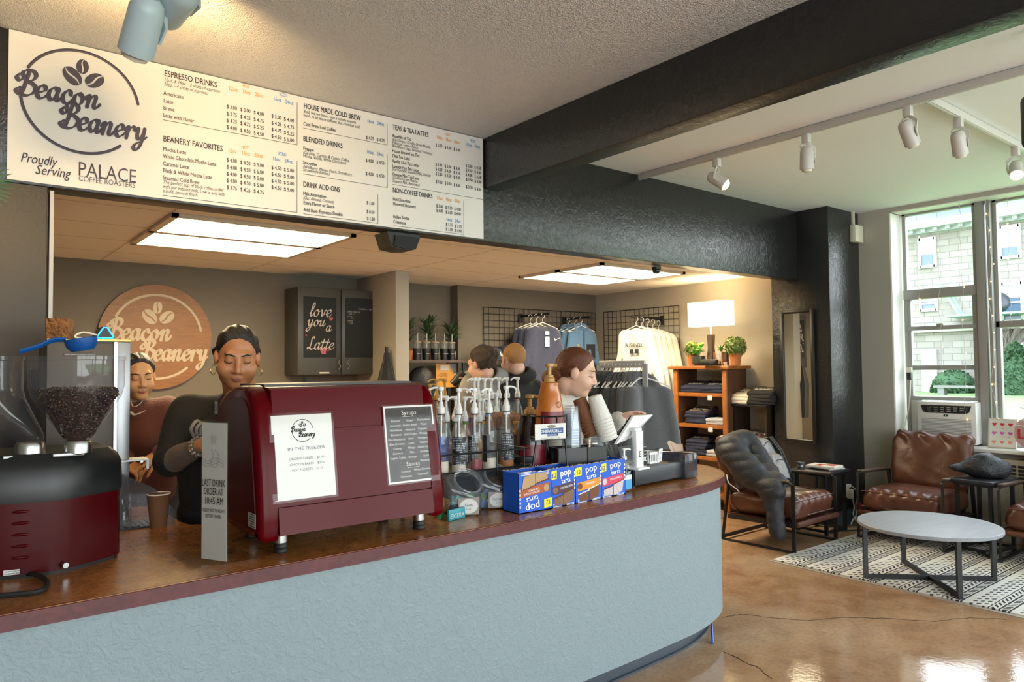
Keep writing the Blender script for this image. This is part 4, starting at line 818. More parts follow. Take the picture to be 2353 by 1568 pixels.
part('screw', MB().cyl(atz(147, 1299, ZC+.028)-Vector((.30, 2.90, ZC))+Vector((0, .004, 0)), atz(147, 1299, ZC+.028)-Vector((.30, 2.90, ZC))-Vector((-.004, .012, 0)), .011, .009, 14), STEEL, gr)
HOP = glass('hopper_plastic', (.93, .93, .94), .05, 1.3, .018, 'c9ccd0')
def hopper(cx, cy, nx, ny, r, lab):
    h = part('hopper', None, None, gr) if False else None
    lv = [(.034, .415, 0), (.05, .44, .06), (r*.72, .52, .6), (r*.93, .565, .9), (r, .60, 1), (r, .685, 1), (r*1.03, .688, 1), (r*1.03, .695, 1)]; N = 28; vs = []
    for rr, z, k in lv:
        for i in range(N):
            t = 2*math.pi*i/N; e = 1+.10*max(0, math.cos(4*t))*(1 if rr > .08 else 0); vs.append((nx+(cx-nx)*k+rr*e*math.cos(t)-.30, ny+(cy-ny)*k+rr*e*math.sin(t)-2.90, z))
    m = MB(); m.add(vs, [(j*N+i, j*N+(i+1) % N, (j+1)*N+(i+1) % N, (j+1)*N+i) for j in range(len(lv)-1) for i in range(N)]); ho = part('hopper', m, HOP, gr)
    m = MB(); m.add([v for v in vs[-N:]]+[(v[0], v[1], .70) for v in vs[-N:]], [tuple(range(N, 2*N))]+[(i, (i+1) % N, N+(i+1) % N, N+i) for i in range(N)]); m.box((cx-.30, cy-2.90-.02, .705), (.09, .03, .012), bev=.004); part('lid', m, HOP, ho)
    part('collar', MB().lathe([(.035, .375), (.042, .38), (.042, .412), (.038, .42)], (nx-.30, ny-2.90, 0), 22), STEEL, ho)
    m = MB(); m.box((nx-.30-.03, ny-2.90-.02, .378), (.09, .03, .012), bev=.003); part('gate', m, STEELB, ho)
    return ho
hopper(.372, 2.80, .375, 2.80, .128, '')
hopper(.085, 2.86, .245, 2.84, .128, '')
BEAN = mat('roasted_bean', '24150f', .36, var=(60, '38231a', 3)); g = random.Random(12); m = MB()
def oriented(g): return Matrix.Rotation(g.uniform(0, 6.28), 4, Vector((g.gauss(0, 1), g.gauss(0, 1), g.gauss(0, 1))).normalized())
def cone_r(z): return np.interp(z, [.425, .44, .52, .565, .60], [.032, .046, .088, .114, .122])
for i in range(2000):
    if i < 1400:
        z = .43+.165*g.random()**.7; r = cone_r(z)*.97; a = g.uniform(0, 6.28); top = .585+.012*math.sin(a*2); z = min(z, top); P = (r*math.cos(a), r*math.sin(a), z)
    else: r = .122*math.sqrt(g.random()); a = g.uniform(0, 6.28); P = (r*math.cos(a), r*math.sin(a), .588+.012*math.sin(a*2)*r/.12-.010*(r/.12)**2+g.uniform(0, .006))
    m.sphere((0, 0, 0), (.0062, .0044, .0034), 7, 4, M=T(*P) @ oriented(g))
m.lathe([(.028, .42), (.040, .44), (.080, .52), (.106, .565), (.110, .58), (.0, .582)], n=18)
solo('coffee_beans', m, BEAN, 'dark roasted coffee beans filling the right clear grinder hopper', 'coffee beans', (.373, 2.80, ZC), kind='stuff')
# scoop on the lid
SCB = mat('blue_scoop_plastic', '0f4f97', .3); a = Vector((.372, 2.80, ZC+.7115)); sc_o = thing('coffee_scoop', 'blue plastic coffee scoop lying on top of the clear hopper lid', 'scoop', a)
m = MB(); Mx = T(.01, 0, .030) @ RY(R(-10)); m.lathe([(.0, -.024), (.034, -.022), (.046, -.006), (.050, .018), (.052, .02), (.047, .02), (.042, -.004), (.03, -.016), (0, -.018)], n=24, M=Mx); part('bowl', m, SCB, sc_o)
m = MB(); m.tube(cat3([(-.036, 0, .044), (-.07, .0, .042), (-.11, .0, .022), (-.155, .0, .006), (-.162, 0, .004)]), [.006]*20+[.006], 8, flat=1.5); part('handle', m, SCB, sc_o)
# power cord loop
c_ = [atz(*q, ZC+.012) for q in ((0, 1318), (40, 1316), (85, 1322), (108, 1338), (95, 1358), (45, 1366), (-30, 1372), (-120, 1376))]; m = MB(); m.tube(cat3(c_), .008, 8); solo('power_cable', m, RUB, 'thick black power cord looping on counter before the grinder', 'cord')
# things behind the grinder on the return counter
sb = [aty(108, 782, 3.45), aty(300, 782, 3.45)]; zt = sb[0].z; bx = thing('steel_dispenser', 'tall stainless steel cabinet standing behind the coffee grinder', 'cabinet', ((sb[0].x+sb[1].x)/2, 3.60, ZC)); wv = sb[1].x-sb[0].x
part('body', MB().box((0, 0, (zt-ZC)/2), (wv, .30, zt-ZC), bev=.004), mat('dull_steel', '4f4a45', .45, .35), bx); part('door', MB().box((wv*.41, -.155, (zt-ZC)/2), (wv*.17, .012, zt-ZC-.01), bev=.003), STEELB, bx); part('trim', MB().box((wv*.31, -.154, (zt-ZC)/2), (.012, .014, zt-ZC-.01)), STEEL, bx); part('top_edge', MB().box((0, -.15, zt-ZC+.002), (wv, .012, .008)), mat('brass_trim', 'b08a4e', .35, 1), bx)
part('red_panel', MB().box((wv*.15, -.153, .18), (wv*.16, .006, .30)), BURGD, bx)
a = aty(111, 780, 3.5); b2 = aty(162, 780, 3.5); h = aty(135, 735, 3.5).z-zt; bk_ = solo('woven_box', MB().box((0, 0, h/2), (b2.x-a.x, .14, h), rz=R(-18), bev=.004), mat('brown_coir', '6a4426', .9, bump=(90, 1.0), var=(50, '8d6236', 4)), 'brown coarse fibre box on top of the steel cabinet', 'box', ((a.x+b2.x)/2+.01, 3.56, zt+.006))
a = aty(240, 768, 3.5); h = .062; bs = thing('portable_speaker', 'small black speaker with glowing blue triangular ring on the steel cabinet', 'speaker', (a.x, 3.5, zt+.006)); F = frame((0, 0, 0), (1, 0, 0), (0, 0, 1), (0, -1, 0))
tri = [(-.032, .004), (.032, .004), (.036, .010), (.008, .056), (-.008, .056), (-.036, .010)]; part('case', MB().prism(tri, -.10, .02, F), BLK, bs)
m = MB(); tq = [Vector((x*.86, .004+(y-.004)*.86+.003)) for x, y in tri]; stroke(m, tq+[tq[0], tq[1]], .006, F @ T(0, 0, .0208), lo=1, raw=True); part('light_ring', m, mat('blue_led', '1e90ff', .4, emit=2.2), bs, smooth=False)
m = MB(); m.tube(cat3([(-.03, 0, .02), (-.08, -.01, .03), (-.11, -.01, .01), (-.05, -.02, .002)]), .004, 6); part('cable', m, mat('white_cable', 'd9d4c8', .5), bs)
# plexiglass guard, drip mat, glass jugs, paper cup
pg = [Vector((.66, 3.32, ZC+.002)), Vector((.80, 3.30, ZC+.002)), Vector((.80, 3.30, ZC+.06)), Vector((.72, 3.31, ZC+.16)), Vector((.60, 3.33, ZC+.23)), Vector((.48, 3.35, ZC+.26)), Vector((.48, 3.35, ZC+.002))]
m = MB(); m.add([tuple(v) for v in pg]+[(v.x, v.y+.006, v.z) for v in pg], [tuple(range(7)), tuple(range(13, 6, -1))]+[(i, (i+1) % 7, 7+(i+1) % 7, 7+i) for i in range(7)]); solo('splash_guard', m, glass('smoky_plexi', (.62, .62, .66), .06, .9, .12, '8a8a95'), 'curved smoky plexiglass splash guard at end of the return counter', 'splash guard')
a = atz(310, 1165, ZC); dm_ = thing('drip_mat', 'black ribbed drip mat beside the coffee grinder', 'mat', (.62, 3.38, ZC), 0); part('mat', MB().box((0, 0, .004), (.22, .14, .008), bev=.002), RUB, dm_); m = MB()
for i in range(9): m.box((-.09+i*.0225, 0, .010), (.006, .125, .005))
part('ribs', m, RUB, dm_)
GLS = glass('drinking_glass', (.96, .97, .97), .03, 1.0)
for k, (px, py, Y, hh, lab) in enumerate(((283, 1168, 3.26, .13, 'short clear glass shot jug behind the grinder corner'), (297, 1150, 3.36, .17, 'taller clear glass measuring jug behind the grinder corner'))):
    a = aty(px, py, Y); j = thing('glass_jug', lab, 'jug', (a.x, Y, ZC+.009 if k else ZC+.001)); m = MB(); m.lathe([(.0, .002), (.026, 0), (.030, .01), (.030, hh*.75), (.022, hh*.85), (.026, hh), (.023, hh), (.019, hh*.85), (.027, hh*.74), (.027, .012), (0, .01)], n=20); part('jug', m, GLS, j); m = MB()
    for q in range(5): m.box((0, -.0305, .03+q*.016), (.012-.004*(q % 2), .0006, .0012))
    part('markings', m, INK, j)
br_ = thing('steel_ledge', 'small steel bracket ledge projecting from steel cabinet right side', 'ledge', (.66, 3.46, 1.17)); m = MB(); m.box((0, 0, 0), (.12, .10, .006)); m.box((.055, -.045, -.02), (.01, .012, .04)); part('plate', m, STEELB, br_); part('bolt', MB().cyl((.03, -.051, -.005), (.03, -.06, -.005), .006, .006, 10), STEEL, br_); part('arm', MB().box((-.07, .02, -.012), (.03, .03, .02)), STEELB, br_)
KRAFT = mat('brown_corrugated_cup', '6a4529', .75, bump=(160, .3), stretch=(1, 1, .05)); CUPW = mat('cup_white', 'e6e0d6', .6)
cu = thing('paper_cup', 'single brown corrugated paper cup standing on return counter', 'cup', (.735, 3.30, ZC))
part('sleeve', MB().lathe([(.0, .001), (.031, 0), (.0445, .136)], n=28), KRAFT, cu); part('rim', MB().lathe([(.0445, .134), (.0465, .136), (.0465, .139), (.044, .1395), (.0425, .134), (.030, .02), (0, .02)], n=28), CUPW, cu)
# ================================================================== syrups, sauces, cups, snacks, till
PUMPW = mat('pump_white', 'e4e4e2', .35); PUMPG = mat('pump_gold', 'b58b47', .35); BGL = glass('bottle_glass', (.95, .96, .96), .04, 1.5, .06, 'd4dade')
LABC = {}
def label_mat(nm, c1, c2=None):   # printed label: rows of small print
    if 'label_'+nm in MATS: return MATS['label_'+nm]
    m = mat('label_'+nm, c1, .5)
    if c2:
        n, l, b = nodes(m); c = objco(n); o = xyz(n, l, c); mp = n.new('ShaderNodeMapping'); mp.inputs['Scale'].default_value = (1, 1, .12); l.new(c, mp.inputs[0])
        row = math_(n, l, 'LESS_THAN', math_(n, l, 'FRACT', math_(n, l, 'DIVIDE', o['Z'], .0085)), .5); wd = math_(n, l, 'GREATER_THAN', noise_(n, l, mp.outputs[0], 260, 1), .47); big = math_(n, l, 'GREATER_THAN', noise_(n, l, c, 26, 0), .42)
        l.new(mixc(n, l, math_(n, l, 'MULTIPLY', math_(n, l, 'MULTIPLY', row, wd), big), c1, c2), b.inputs['Base Color'])
    return m
def bottle_proto(name, lab, r, hb, liquid_h, neck=.014, pump=PUMPW, pump_rot=0.0, long=.05):
    t = thing(name, lab, 'bottle', (0, 0, 0), 0, 'pump bottles of syrup on the counter'); hs = hb*.62
    pr_ = [(0, .002), (r*.9, 0), (r, .006), (r, hs), (r*.92, hs+.02), (r*.62, hs+.05), (neck*1.15, hs+.075), (neck, hb-.01), (neck*1.15, hb-.006), (neck*1.15, hb)]
    part('glass_body', MB().lathe(pr_, n=20), BGL, t)
    part('syrup', MB().lathe([(0, .005), (r*.93, .004), (r*.95, .01), (r*.95, liquid_h), (0, liquid_h)], n=18), mat('syrup_clear', 'b9a58c', .2), t)
    part('label', MB().arc(r+.0008, .04, .04+hs*.74, R(-165), R(15), n=14), label_mat('nutrition', '1b1e25', 'a9b0ba'), t)
    part('neck_label', MB().arc(neck*1.25+.002, hs+.088, hb-.012, R(-170), R(-40), n=6), label_mat('neck', 'b8bcc4'), t)
    p = MB(); p.lathe([(neck*1.2, hb-.008), (neck*1.35, hb-.004), (neck*1.35, hb+.02), (neck*.95, hb+.026), (neck*.75, hb+.045), (neck*.5, hb+.05), (neck*.5, hb+.05+long), (.013, hb+.055+long), (.015, hb+.06+long), (.015, hb+.072+long), (0, hb+.075+long)], n=16)
    zt = hb+.066+long; c, s_ = math.cos(pump_rot), math.sin(pump_rot)
    p.tube(cat3([(0, 0, zt), (.03*c, .03*s_, zt+.003), (.055*c, .055*s_, zt-.006), (.062*c, .062*s_, zt-.016)]), .0055, 8); p.cyl((0, 0, hb-.12), (0, 0, hb), .005, .005, 8)
    part('pump', p, pump, t); part('seal', MB().cyl((0, 0, hb-.014), (0, 0, hb-.008), neck*1.36, neck*1.36, 14), BLK, t)
    return t
def fit_bottle(px, ytop, D, base, H0):  # where a bottle stands and how tall it is
    v = atd(px, ytop, D); return v.x, v.y, (v.z-base)/H0
H_F = .30+.075+.055
b0 = bottle_proto('syrup_bottle', 'x', .037, .30, .06)
LIQ = {'red': mat('syrup_red', '7a1f2a', .2), 'amber': mat('syrup_amber', '9a5a22', .2), 'clear': mat('syrup_pale', 'cfc6b6', .2), 'gold': mat('syrup_gold', 'b98a2e', .2), 'brown': mat('syrup_brown', '4a2b1c', .2), 'green': mat('syrup_green', '6d7d2e', .2), 'pink': mat('syrup_pink', 'b05a70', .2)}
LM = dict(n=MATS['label_nutrition'], blue=label_mat('blue', '1f4fa8', '3a6ec4'), red=label_mat('red', 'b52a20', 'd8b03a'), yellow=label_mat('yellow', 'e0a92a', 'c8402a'), black=label_mat('black', '15151a', '2d2d36'), orange=label_mat('orange', 'd1521e'), sky=label_mat('sky', '5a92c8'), white=label_mat('white', 'd6d6d8', 'a9adb8'), purple=label_mat('purple', '6a3f8c', 'a03a5a'), green=label_mat('green', '4f7a2e'))
RACK_Z = 1.075; first = [True]
def syrup(px, ytop, D, base, lab, liq='clear', label='n', neck='white', rot=0., pump=PUMPW, rz=0.):
    v = atd(px, ytop, D); H = v.z-base; s = H/H_F; o = dup(b0, (v.x, v.y, base), rot, lab, mats={'syrup': LIQ[liq], 'label': LM[label], 'neck_label': LM[neck], 'pump': pump}); o.scale = (max(s, .9) if s > .9 else s, max(s, .9) if s > .9 else s, s); return o
fr = [(1013, 886, 3.27, 'clear', 'blue', 'white', R(150), 'front-row syrup bottle with blue label, half hidden by the red espresso machine'), (1054, 889, 3.30, 'clear', 'n', 'white', R(-52), 'front-row syrup bottle of clear syrup, pump facing us, next right of blue-labelled bottle'),
      (1090, 889, 3.36, 'red', 'n', 'orange', R(195), 'front-row syrup bottle with orange neck label and dark red syrup'), (1124, 889, 3.40, 'clear', 'black', 'sky', R(195), 'front-row syrup bottle with sky blue neck label and black dripping label'), (1163, 884, 3.46, 'amber', 'n', 'white', R(-8), 'front-row syrup bottle with pump turned right, last before dark sauce bottle')]
for px, yt, D, lq, lb, nk, ro, lab in fr: syrup(px, yt, D, RACK_Z, lab, lq, lb, nk, ro)
sr = [(1025, 907, 3.62, 'amber', 'red', 'gold' if False else 'yellow', R(200), 'second-row syrup bottle with red and yellow label right of red machine'), (1047, 908, 3.66, 'green', 'white', 'green', R(190), 'second-row syrup bottle of golden green syrup between front bottles'), (1068, 909, 3.70, 'gold', 'white', 'green', R(0), 'second-row syrup bottle with green neck label and pump turned right'),
      (1101, 912, 3.76, 'gold', 'yellow', 'yellow', R(180), 'second-row syrup bottle with yellow label, left of its yellow twin'), (1109, 914, 3.95, 'gold', 'yellow', 'yellow', R(5), 'farther yellow-labelled syrup bottle behind the first yellow one'), (1141, 900, 4.0, 'pink', 'red', 'red', R(180), 'second-row syrup bottle of pink syrup behind black dripping label bottle')]
for px, yt, D, lq, lb, nk, ro, lab in sr: syrup(px, yt, D, 1.0, lab, lq, lb, nk, ro)
tr_ = [(943, 879, 4.3, 'gold pump bottle showing above the red machine, leftmost of gold pumps', PUMPG, R(180)), (988, 880, 4.32, 'gold pump bottle with pump turned right above the red machine edge', PUMPG, R(0)), (1003, 868, 4.35, 'tall gold pump bottle just above red machine right shoulder', PUMPG, R(180)), (1022, 868, 4.38, 'gold pump bottle farthest right, before gray-hooded person', PUMPG, R(170))]
for px, yt, D, lab, pm, ro in tr_: syrup(px, yt, D, 1.07, lab, 'amber', 'white', 'orange', ro, pm)
br3 = [(1090, 866, 'purple', 'red'), (1099, 865, 'purple', 'purple'), (1114, 866, 'sky', 'blue'), (1129, 866, 'red', 'red'), (1146, 865, 'white', 'red'), (1165, 865, 'white', 'white'), (1189, 864, 'white', 'orange')]
ordn = ['leftmost white-pumped', 'second white-pumped', 'third white-pumped', 'middle white-pumped', 'fifth white-pumped', 'sixth white-pumped', 'rightmost white-pumped']
for i, (px, yt, lb, nk) in enumerate(br3): syrup(px, yt, 4.36+.03*i, 1.07, ordn[i]+' bottle of back row behind the syrup rack', 'pink' if i % 2 else 'clear', lb, nk, R(190) if i < 5 or i == 6 else R(200))
for k in list(kids(b0)): bpy.data.objects.remove(k)
bpy.data.objects.remove(b0)
# back service counter under the far row, and the wire rack of the front rows
a = atd(930, 900, 4.36); b2 = atd(1215, 900, 4.62)
u = Vector((b2.x-a.x, b2.y-a.y, 0)); L = u.length; ang = math.atan2(u.y, u.x); bs_ = thing('back_bar', 'dark low bar unit behind counter carrying the far row of bottles', 'bar', ((a.x+b2.x)/2, (a.y+b2.y)/2, 0), ang)
part('top', MB().box((0, 0, 1.05), (L+.1, .22, .035), bev=.004), mat('dark_wood_top', '6b2f28', .4), bs_); part('carcass', MB().box((0, .02, .515), (L+.04, .16, 1.03)), MATS['dark_cabinet'], bs_)
a = atd(1000, 900, 3.24); b2 = atd(1190, 900, 3.50); u = Vector((b2.x-a.x, b2.y-a.y, 0)); L = u.length; ang = math.atan2(u.y, u.x); rk = thing('wire_rack', 'black wire bottle rack holding the front row of syrup bottles', 'rack', (a.x, a.y, ZC), ang)
WIRE = mat('black_wire', '101113', .4); h1 = RACK_Z-ZC
part('shelf', MB().box((L/2, .14, h1-.006), (L+.06, .34, .010)), WIRE, rk)
m = MB()
for z in (h1+.005, h1+.085):
    m.tube([(-.03, -.045, z), (L+.03, -.045, z), (L+.03, .30, z)], .0045, 6)
for x in (.0, L*.33, L*.66, L): m.cyl((x, -.045, h1-.03), (x, -.045, h1+.085), .004, .004, 6)
part('rail', m, WIRE, rk)
for x in (-.02, L+.02):
    for y in (-.02, .29): part('leg', MB().box((x, y, h1/2-.005), (.014, .014, h1-.012)), WIRE, rk)
rz_ = thing('riser', 'low black riser lifting the second row of syrup bottles', 'riser', tuple(atd(1085, 900, 3.82)[:2])+(ZC,), ang); part('step', MB().box((0, 0, .09), (L*.95, .42, .018), bev=.003), WIRE, rz_)
for s in (-1, 1): part('side', MB().box((s*L*.45, 0, .04), (.02, .40, .08)), WIRE, rz_)
# sauces on a wire stand
def sauce(name, lab, px, ytop, ybot, D, col, band, dark=False):
    v = atd(px, ytop, D); zb = atd(px, ybot, D).z; h = v.z-zb; t = thing(name, lab, 'bottle', (v.x, v.y, zb)); k = h/.33
    part('body', MB().lathe([(0, .002), (.060*k, 0), (.066*k, .008*k), (.066*k, .06*k), (.062*k, .12*k), (.050*k, .19*k), (.040*k, .225*k), (.041*k, .232*k), (.041*k, .24*k), (.030*k, .246*k)], n=26), col, t)
    part('label', MB().arc(.0665*k, .03*k, .06*k, R(-170), R(10), n=16).arc(.0665*k, .06*k, .115*k, R(-170), R(10), n=16, r1=.0632*k), band, t)
    m = MB(); m.lathe([(.024*k, .245*k), (.025*k, .262*k), (.018*k, .268*k), (.018*k, .275*k), (.009*k, .277*k), (.009*k, .312*k), (.019*k, .315*k), (.019*k, .328*k), (0, .33*k)], n=18); m.tube([(0, 0, .322*k), (.022*k, -.01*k, .322*k), (.032*k, -.015*k, .318*k)], .007*k, 8); part('pump', m, PUMPG, t); return t, k
CARA = mat('caramel_sauce', 'b5651d', .22, coat=.3); DKS = mat('dark_chocolate_bottle', '1d1311', .2, coat=.3); BAND = mat('wine_red_band', '6b1420', .35)
ts, k = sauce('caramel_bottle', 'amber caramel sauce pump bottle with wine red band on wire stand', 1262, 835, 1003, 3.50, CARA, BAND)
lg = MB(); ring(lg, 0, .145*k, .012*k, .003*k, 0, 360, frame((0, -.0605*k, 0), (1, 0, 0), (0, 0, 1), (0, -1, 0)), 16); part('seal_mark', lg, mat('bronze_mark', '8a5a20', .5), ts, smooth=False)
sauce('chocolate_bottle', 'dark chocolate sauce bottle with gold pump, behind left of the wire stand', 1217, 907, 1080, 3.62, DKS, BAND); sauce('chocolate_bottle', 'small chocolate sauce bottle with gold pump, partly hidden left of dark bottle', 1186, 968, 1085, 3.72, mat('brown_sauce', '5a3a20', .3), label_mat('tan', '8a6a40'))
sauce('chocolate_bottle', 'black chocolate sauce bottle with gold seal label under the maker sign', 1243, 985, 1092, 3.66, DKS, BAND)
v = atd(1262, 1003, 3.5); st = thing('sauce_stand', 'black wire sauce stand with white maker sign, beside stacked clear cups', 'stand', (v.x, v.y, ZC)); zs = v.z-ZC; m = MB()
def circ(r, z, n=28): return [(r*math.cos(2*math.pi*i/n), r*math.sin(2*math.pi*i/n), z) for i in range(n)]
for z in (zs+.0, zs+.10): m.tube(circ(.088, z), .004, 6, closed=True)
for a in (30, 150, 210, 255, 330): m.cyl((.088*math.cos(R(a)), .088*math.sin(R(a)), zs), (.088*math.cos(R(a)), .088*math.sin(R(a)), zs+.10), .0035, .0035, 6)
part('basket', m, WIRE, st); part('plate', MB().cyl((0, 0, zs-.010), (0, 0, zs-.004), .085, .085, 24), WIRE, st)
for a, fl in ((-60, .02), (60, .05), (180, .06)): part('leg', MB().cyl((.08*math.cos(R(a)), .08*math.sin(R(a)), zs-.006), ((.08+fl)*math.cos(R(a)), (.08+fl)*math.sin(R(a)), .002), .005, .005, 8), WIRE, st)
a = atd(1229, 990, 3.36)-Vector((v.x, v.y, ZC)); b2 = atd(1300, 990, 3.44)-Vector((v.x, v.y, ZC)); u = (b2-a); u.z = 0; wv = u.length; u.normalize(); F = frame(((a.x+b2.x)/2, (a.y+b2.y)/2, a.z-.008), u, (0, 0, 1), u.cross(Vector((0, 0, 1))))
sg = part('maker_sign', MB().box((0, 0, 0), (wv, .072, .003), M=F), PAPER, st); lg = MB(); lg.box((.008, .002, .0018), (wv*.72, .026, .0008), M=F); lg.box((.012, -.016, .0018), (wv*.36, .012, .0008), M=F); part('sign_ground', lg, mat('sign_blue', '1d4a86', .5), st, smooth=False)
lg = MB(); text(lg, 'GHIRARDELLI', .02, F @ T(-wv*.32, -.005, .0026), width=wv*.68, bold=.02); text(lg, 'CHOCOLATE', .009, F @ T(-wv*.12, -.0195, .0026), width=wv*.30, bold=.01); part('sign_lettering', lg, mat('sign_white', 'e8ecf0', .5), st, smooth=False)
lg = MB(); lg.add([F @ Vector(p) for p in ((-.012, .016, .002), (-.022, .026, .002), (.0, .031, .002), (.012, .030, .002), (.032, .027, .002), (.022, .018, .002), (.012, .016, .002))], [tuple(range(7))]); text(lg, 'MOMENTS OF TIMELESS PLEASURE', .006, F @ T(-wv*.3, -.033, .002), width=wv*.6); part('emblem', lg, mat('sign_bronze', '7c7560', .5), st, smooth=False)
# stacks of cups
def cup_stack(name, lab, px0, py0, px1, py1, D, r_top, r_bot, n, m_, cup_h=.12, grp=None, lift=0):
    """cups stand rim-down: (px0,py0) bottom of the stack, (px1,py1) its top end"""
    a = atd(px0, py0, D); b2 = atd(px1, py1, D); d = (b2-a).normalized(); L = (b2-a).length; x = d.orthogonal().normalized(); F = frame(a, x, d.cross(x), d)
    step = (L-cup_h)/max(1, n-1)
    for i in range(n):
        M = F @ T(0, 0, step*i); m = MB(); m.lathe([(r_top*1.04, 0), (r_top*1.06, .004), (r_top, .007), (r_bot, cup_h), (0, cup_h-.003)], n=22, M=T(0, 0, step*i))
        o = solo(name, m, m_, lab % ('outermost' if i == n-1 else 'inner ring'), 'cup', a, F.to_euler(), grp)
CLR = glass('clear_cup_plastic', (.90, .92, .94), .06, 1.4, .06, 'dfe6ee')
cup_stack('plastic_cup', '%s clear plastic cup of tall upright stack in left black bin', 1313, 1036, 1313, 933, 3.62, .047, .034, 9, CLR, .12, 'stack of clear plastic cups')
cup_stack('paper_cup', '%s brown corrugated cup of the tilted stack behind clear cups', 1362, 1000, 1331, 917, 3.74, .046, .033, 6, mat('brown_ripple_cup', '75492b', .7, bump=(160, .3), stretch=(1, 1, .05)), .115, 'stack of brown cups')
cup_stack('paper_cup', '%s white paper cup of the tilted stack beside the brown cups', 1398, 1010, 1366, 910, 3.70, .050, .036, 7, mat('white_ripple_cup', 'd9d8d2', .65, bump=(160, .25), stretch=(1, 1, .05)), .13, 'stack of white cups')
cup_stack('plastic_cup', '%s clear plastic cup of short stack in right black bin', 1369, 1034, 1369, 1003, 3.66, .040, .030, 4, CLR, .03, 'short stack of clear plastic cups')
BINM = mat('black_bin_acrylic', '17191b', .3)
def front_dir(px, py, Dd): p = atd(px, py, Dd); return p
def bin_(lab, x0, x1, y0, y1, D, dep):
    a = atd(x0, y1, D); b2 = atd(x1, y1-6, D+.05); zt = atd(x0, y0, D).z; u = Vector((b2.x-a.x, b2.y-a.y, 0)); L = u.length; ang = math.atan2(u.y, u.x); t = thing('cup_bin', lab, 'cup holder', (a.x, a.y, ZC), ang); h = zt-ZC
    part('front', MB().box((L/2, 0, h/2), (L, .006, h)), BINM, t); part('back', MB().box((L/2, dep, h/2), (L, .006, h)), BINM, t)
    for s in (0, L): part('side', MB().box((s, dep/2, h/2), (.006, dep, h)), BINM, t)
    part('floor_panel', MB().box((L/2, dep/2, .004), (L, dep, .008)), BINM, t); m = MB()
    for k in range(5): m.box((L*.48+.002*(k % 2), -.0035, h*.35+k*.014), (.003, .0006, .010))
    part('print', m, mat('bin_print', '9a9fa4', .5), t, smooth=False); return t
bin_('left black cup bin holding the tall clear cup stack', 1284, 1348, 1032, 1100, 3.52, .12); bin_('right black cup bin holding the short clear cup stack', 1351, 1393, 1029, 1095, 3.58, .12)
lo_ = thing('lid_holder', 'tilted black lid dispenser with column of clear lids beside cup bins', 'lid holder', atd(1420, 1068, 3.86)); lo_.location.z = ZC+.004; D0 = lo_.location.copy()
def lp(px, py, D=3.86): return atd(px, py, D)-D0
for (a1, a2, w) in (((1404, 1068), (1374, 985), .035), ((1425, 1066), (1400, 982), .04)): m = MB(); pa, pb = lp(*a1), lp(*a2); pa.z = max(pa.z, .004); m.bar([pa, pb], .085, w*.5, up=tuple(CR)); part('channel', m, BINM, lo_)
m = MB(); pa, pb = lp(1414, 1064), lp(1386, 990)
for i in range(20): p = pa.lerp(pb, i/19); m.cyl(p, p+(pb-pa).normalized()*.005, .030, .030, 12)
lids = part('lid_stack', m, CLR, lo_)
# pastry bins
for (x0, x1, y0, y1, D, lab) in ((1120, 1188, 925, 985, 3.95, 'clear bin of brown-wrapped muffins, left of the dark sauce bottle'), (1196, 1262, 935, 990, 4.05, 'clear bin of brown-wrapped muffins behind the dark sauce bottle')):
    a = atd(x0, y1, D); b2 = atd(x1, y1, D); zt = atd(x0, y0, D).z; t = thing('pastry_bin', lab, 'pastry bin', ((a.x+b2.x)/2, (a.y+b2.y)/2, a.z), -.6715); w = (b2-a).length; h = zt-a.z
    m = MB(); m.box((0, 0, .003), (w, .2, .006))
    for s in (-1, 1): m.box((s*w/2, 0, h/2), (.004, .2, h)); m.box((0, s*.1, h/2), (w, .004, h))
    part('tub', m, ACR, t); part('stand', MB().box((0, 0, -(a.z-ZC)/2-.002), (w*.9, .16, a.z-ZC-.004)), mat('steel_riser', '6d6a66', .4, .6), t)
    for i in range(4): solo('muffin', MB().lathe([(0, .002), (.024, 0), (.034, .05), (.038, .055), (.030, .075), (0, .082)], n=14), mat('kraft_muffin', '96643c', .8, bump=(50, .5)), 'brown-wrapped muffin in a clear pastry bin behind the syrup bottles', 'muffin', Vector(((a.x+b2.x)/2, (a.y+b2.y)/2, a.z+.008))+RZ(-.6715) @ Vector((-w*.36+i*w*.24, .03*(i % 2)-.01, 0)), 0, 'muffins in the pastry bins')
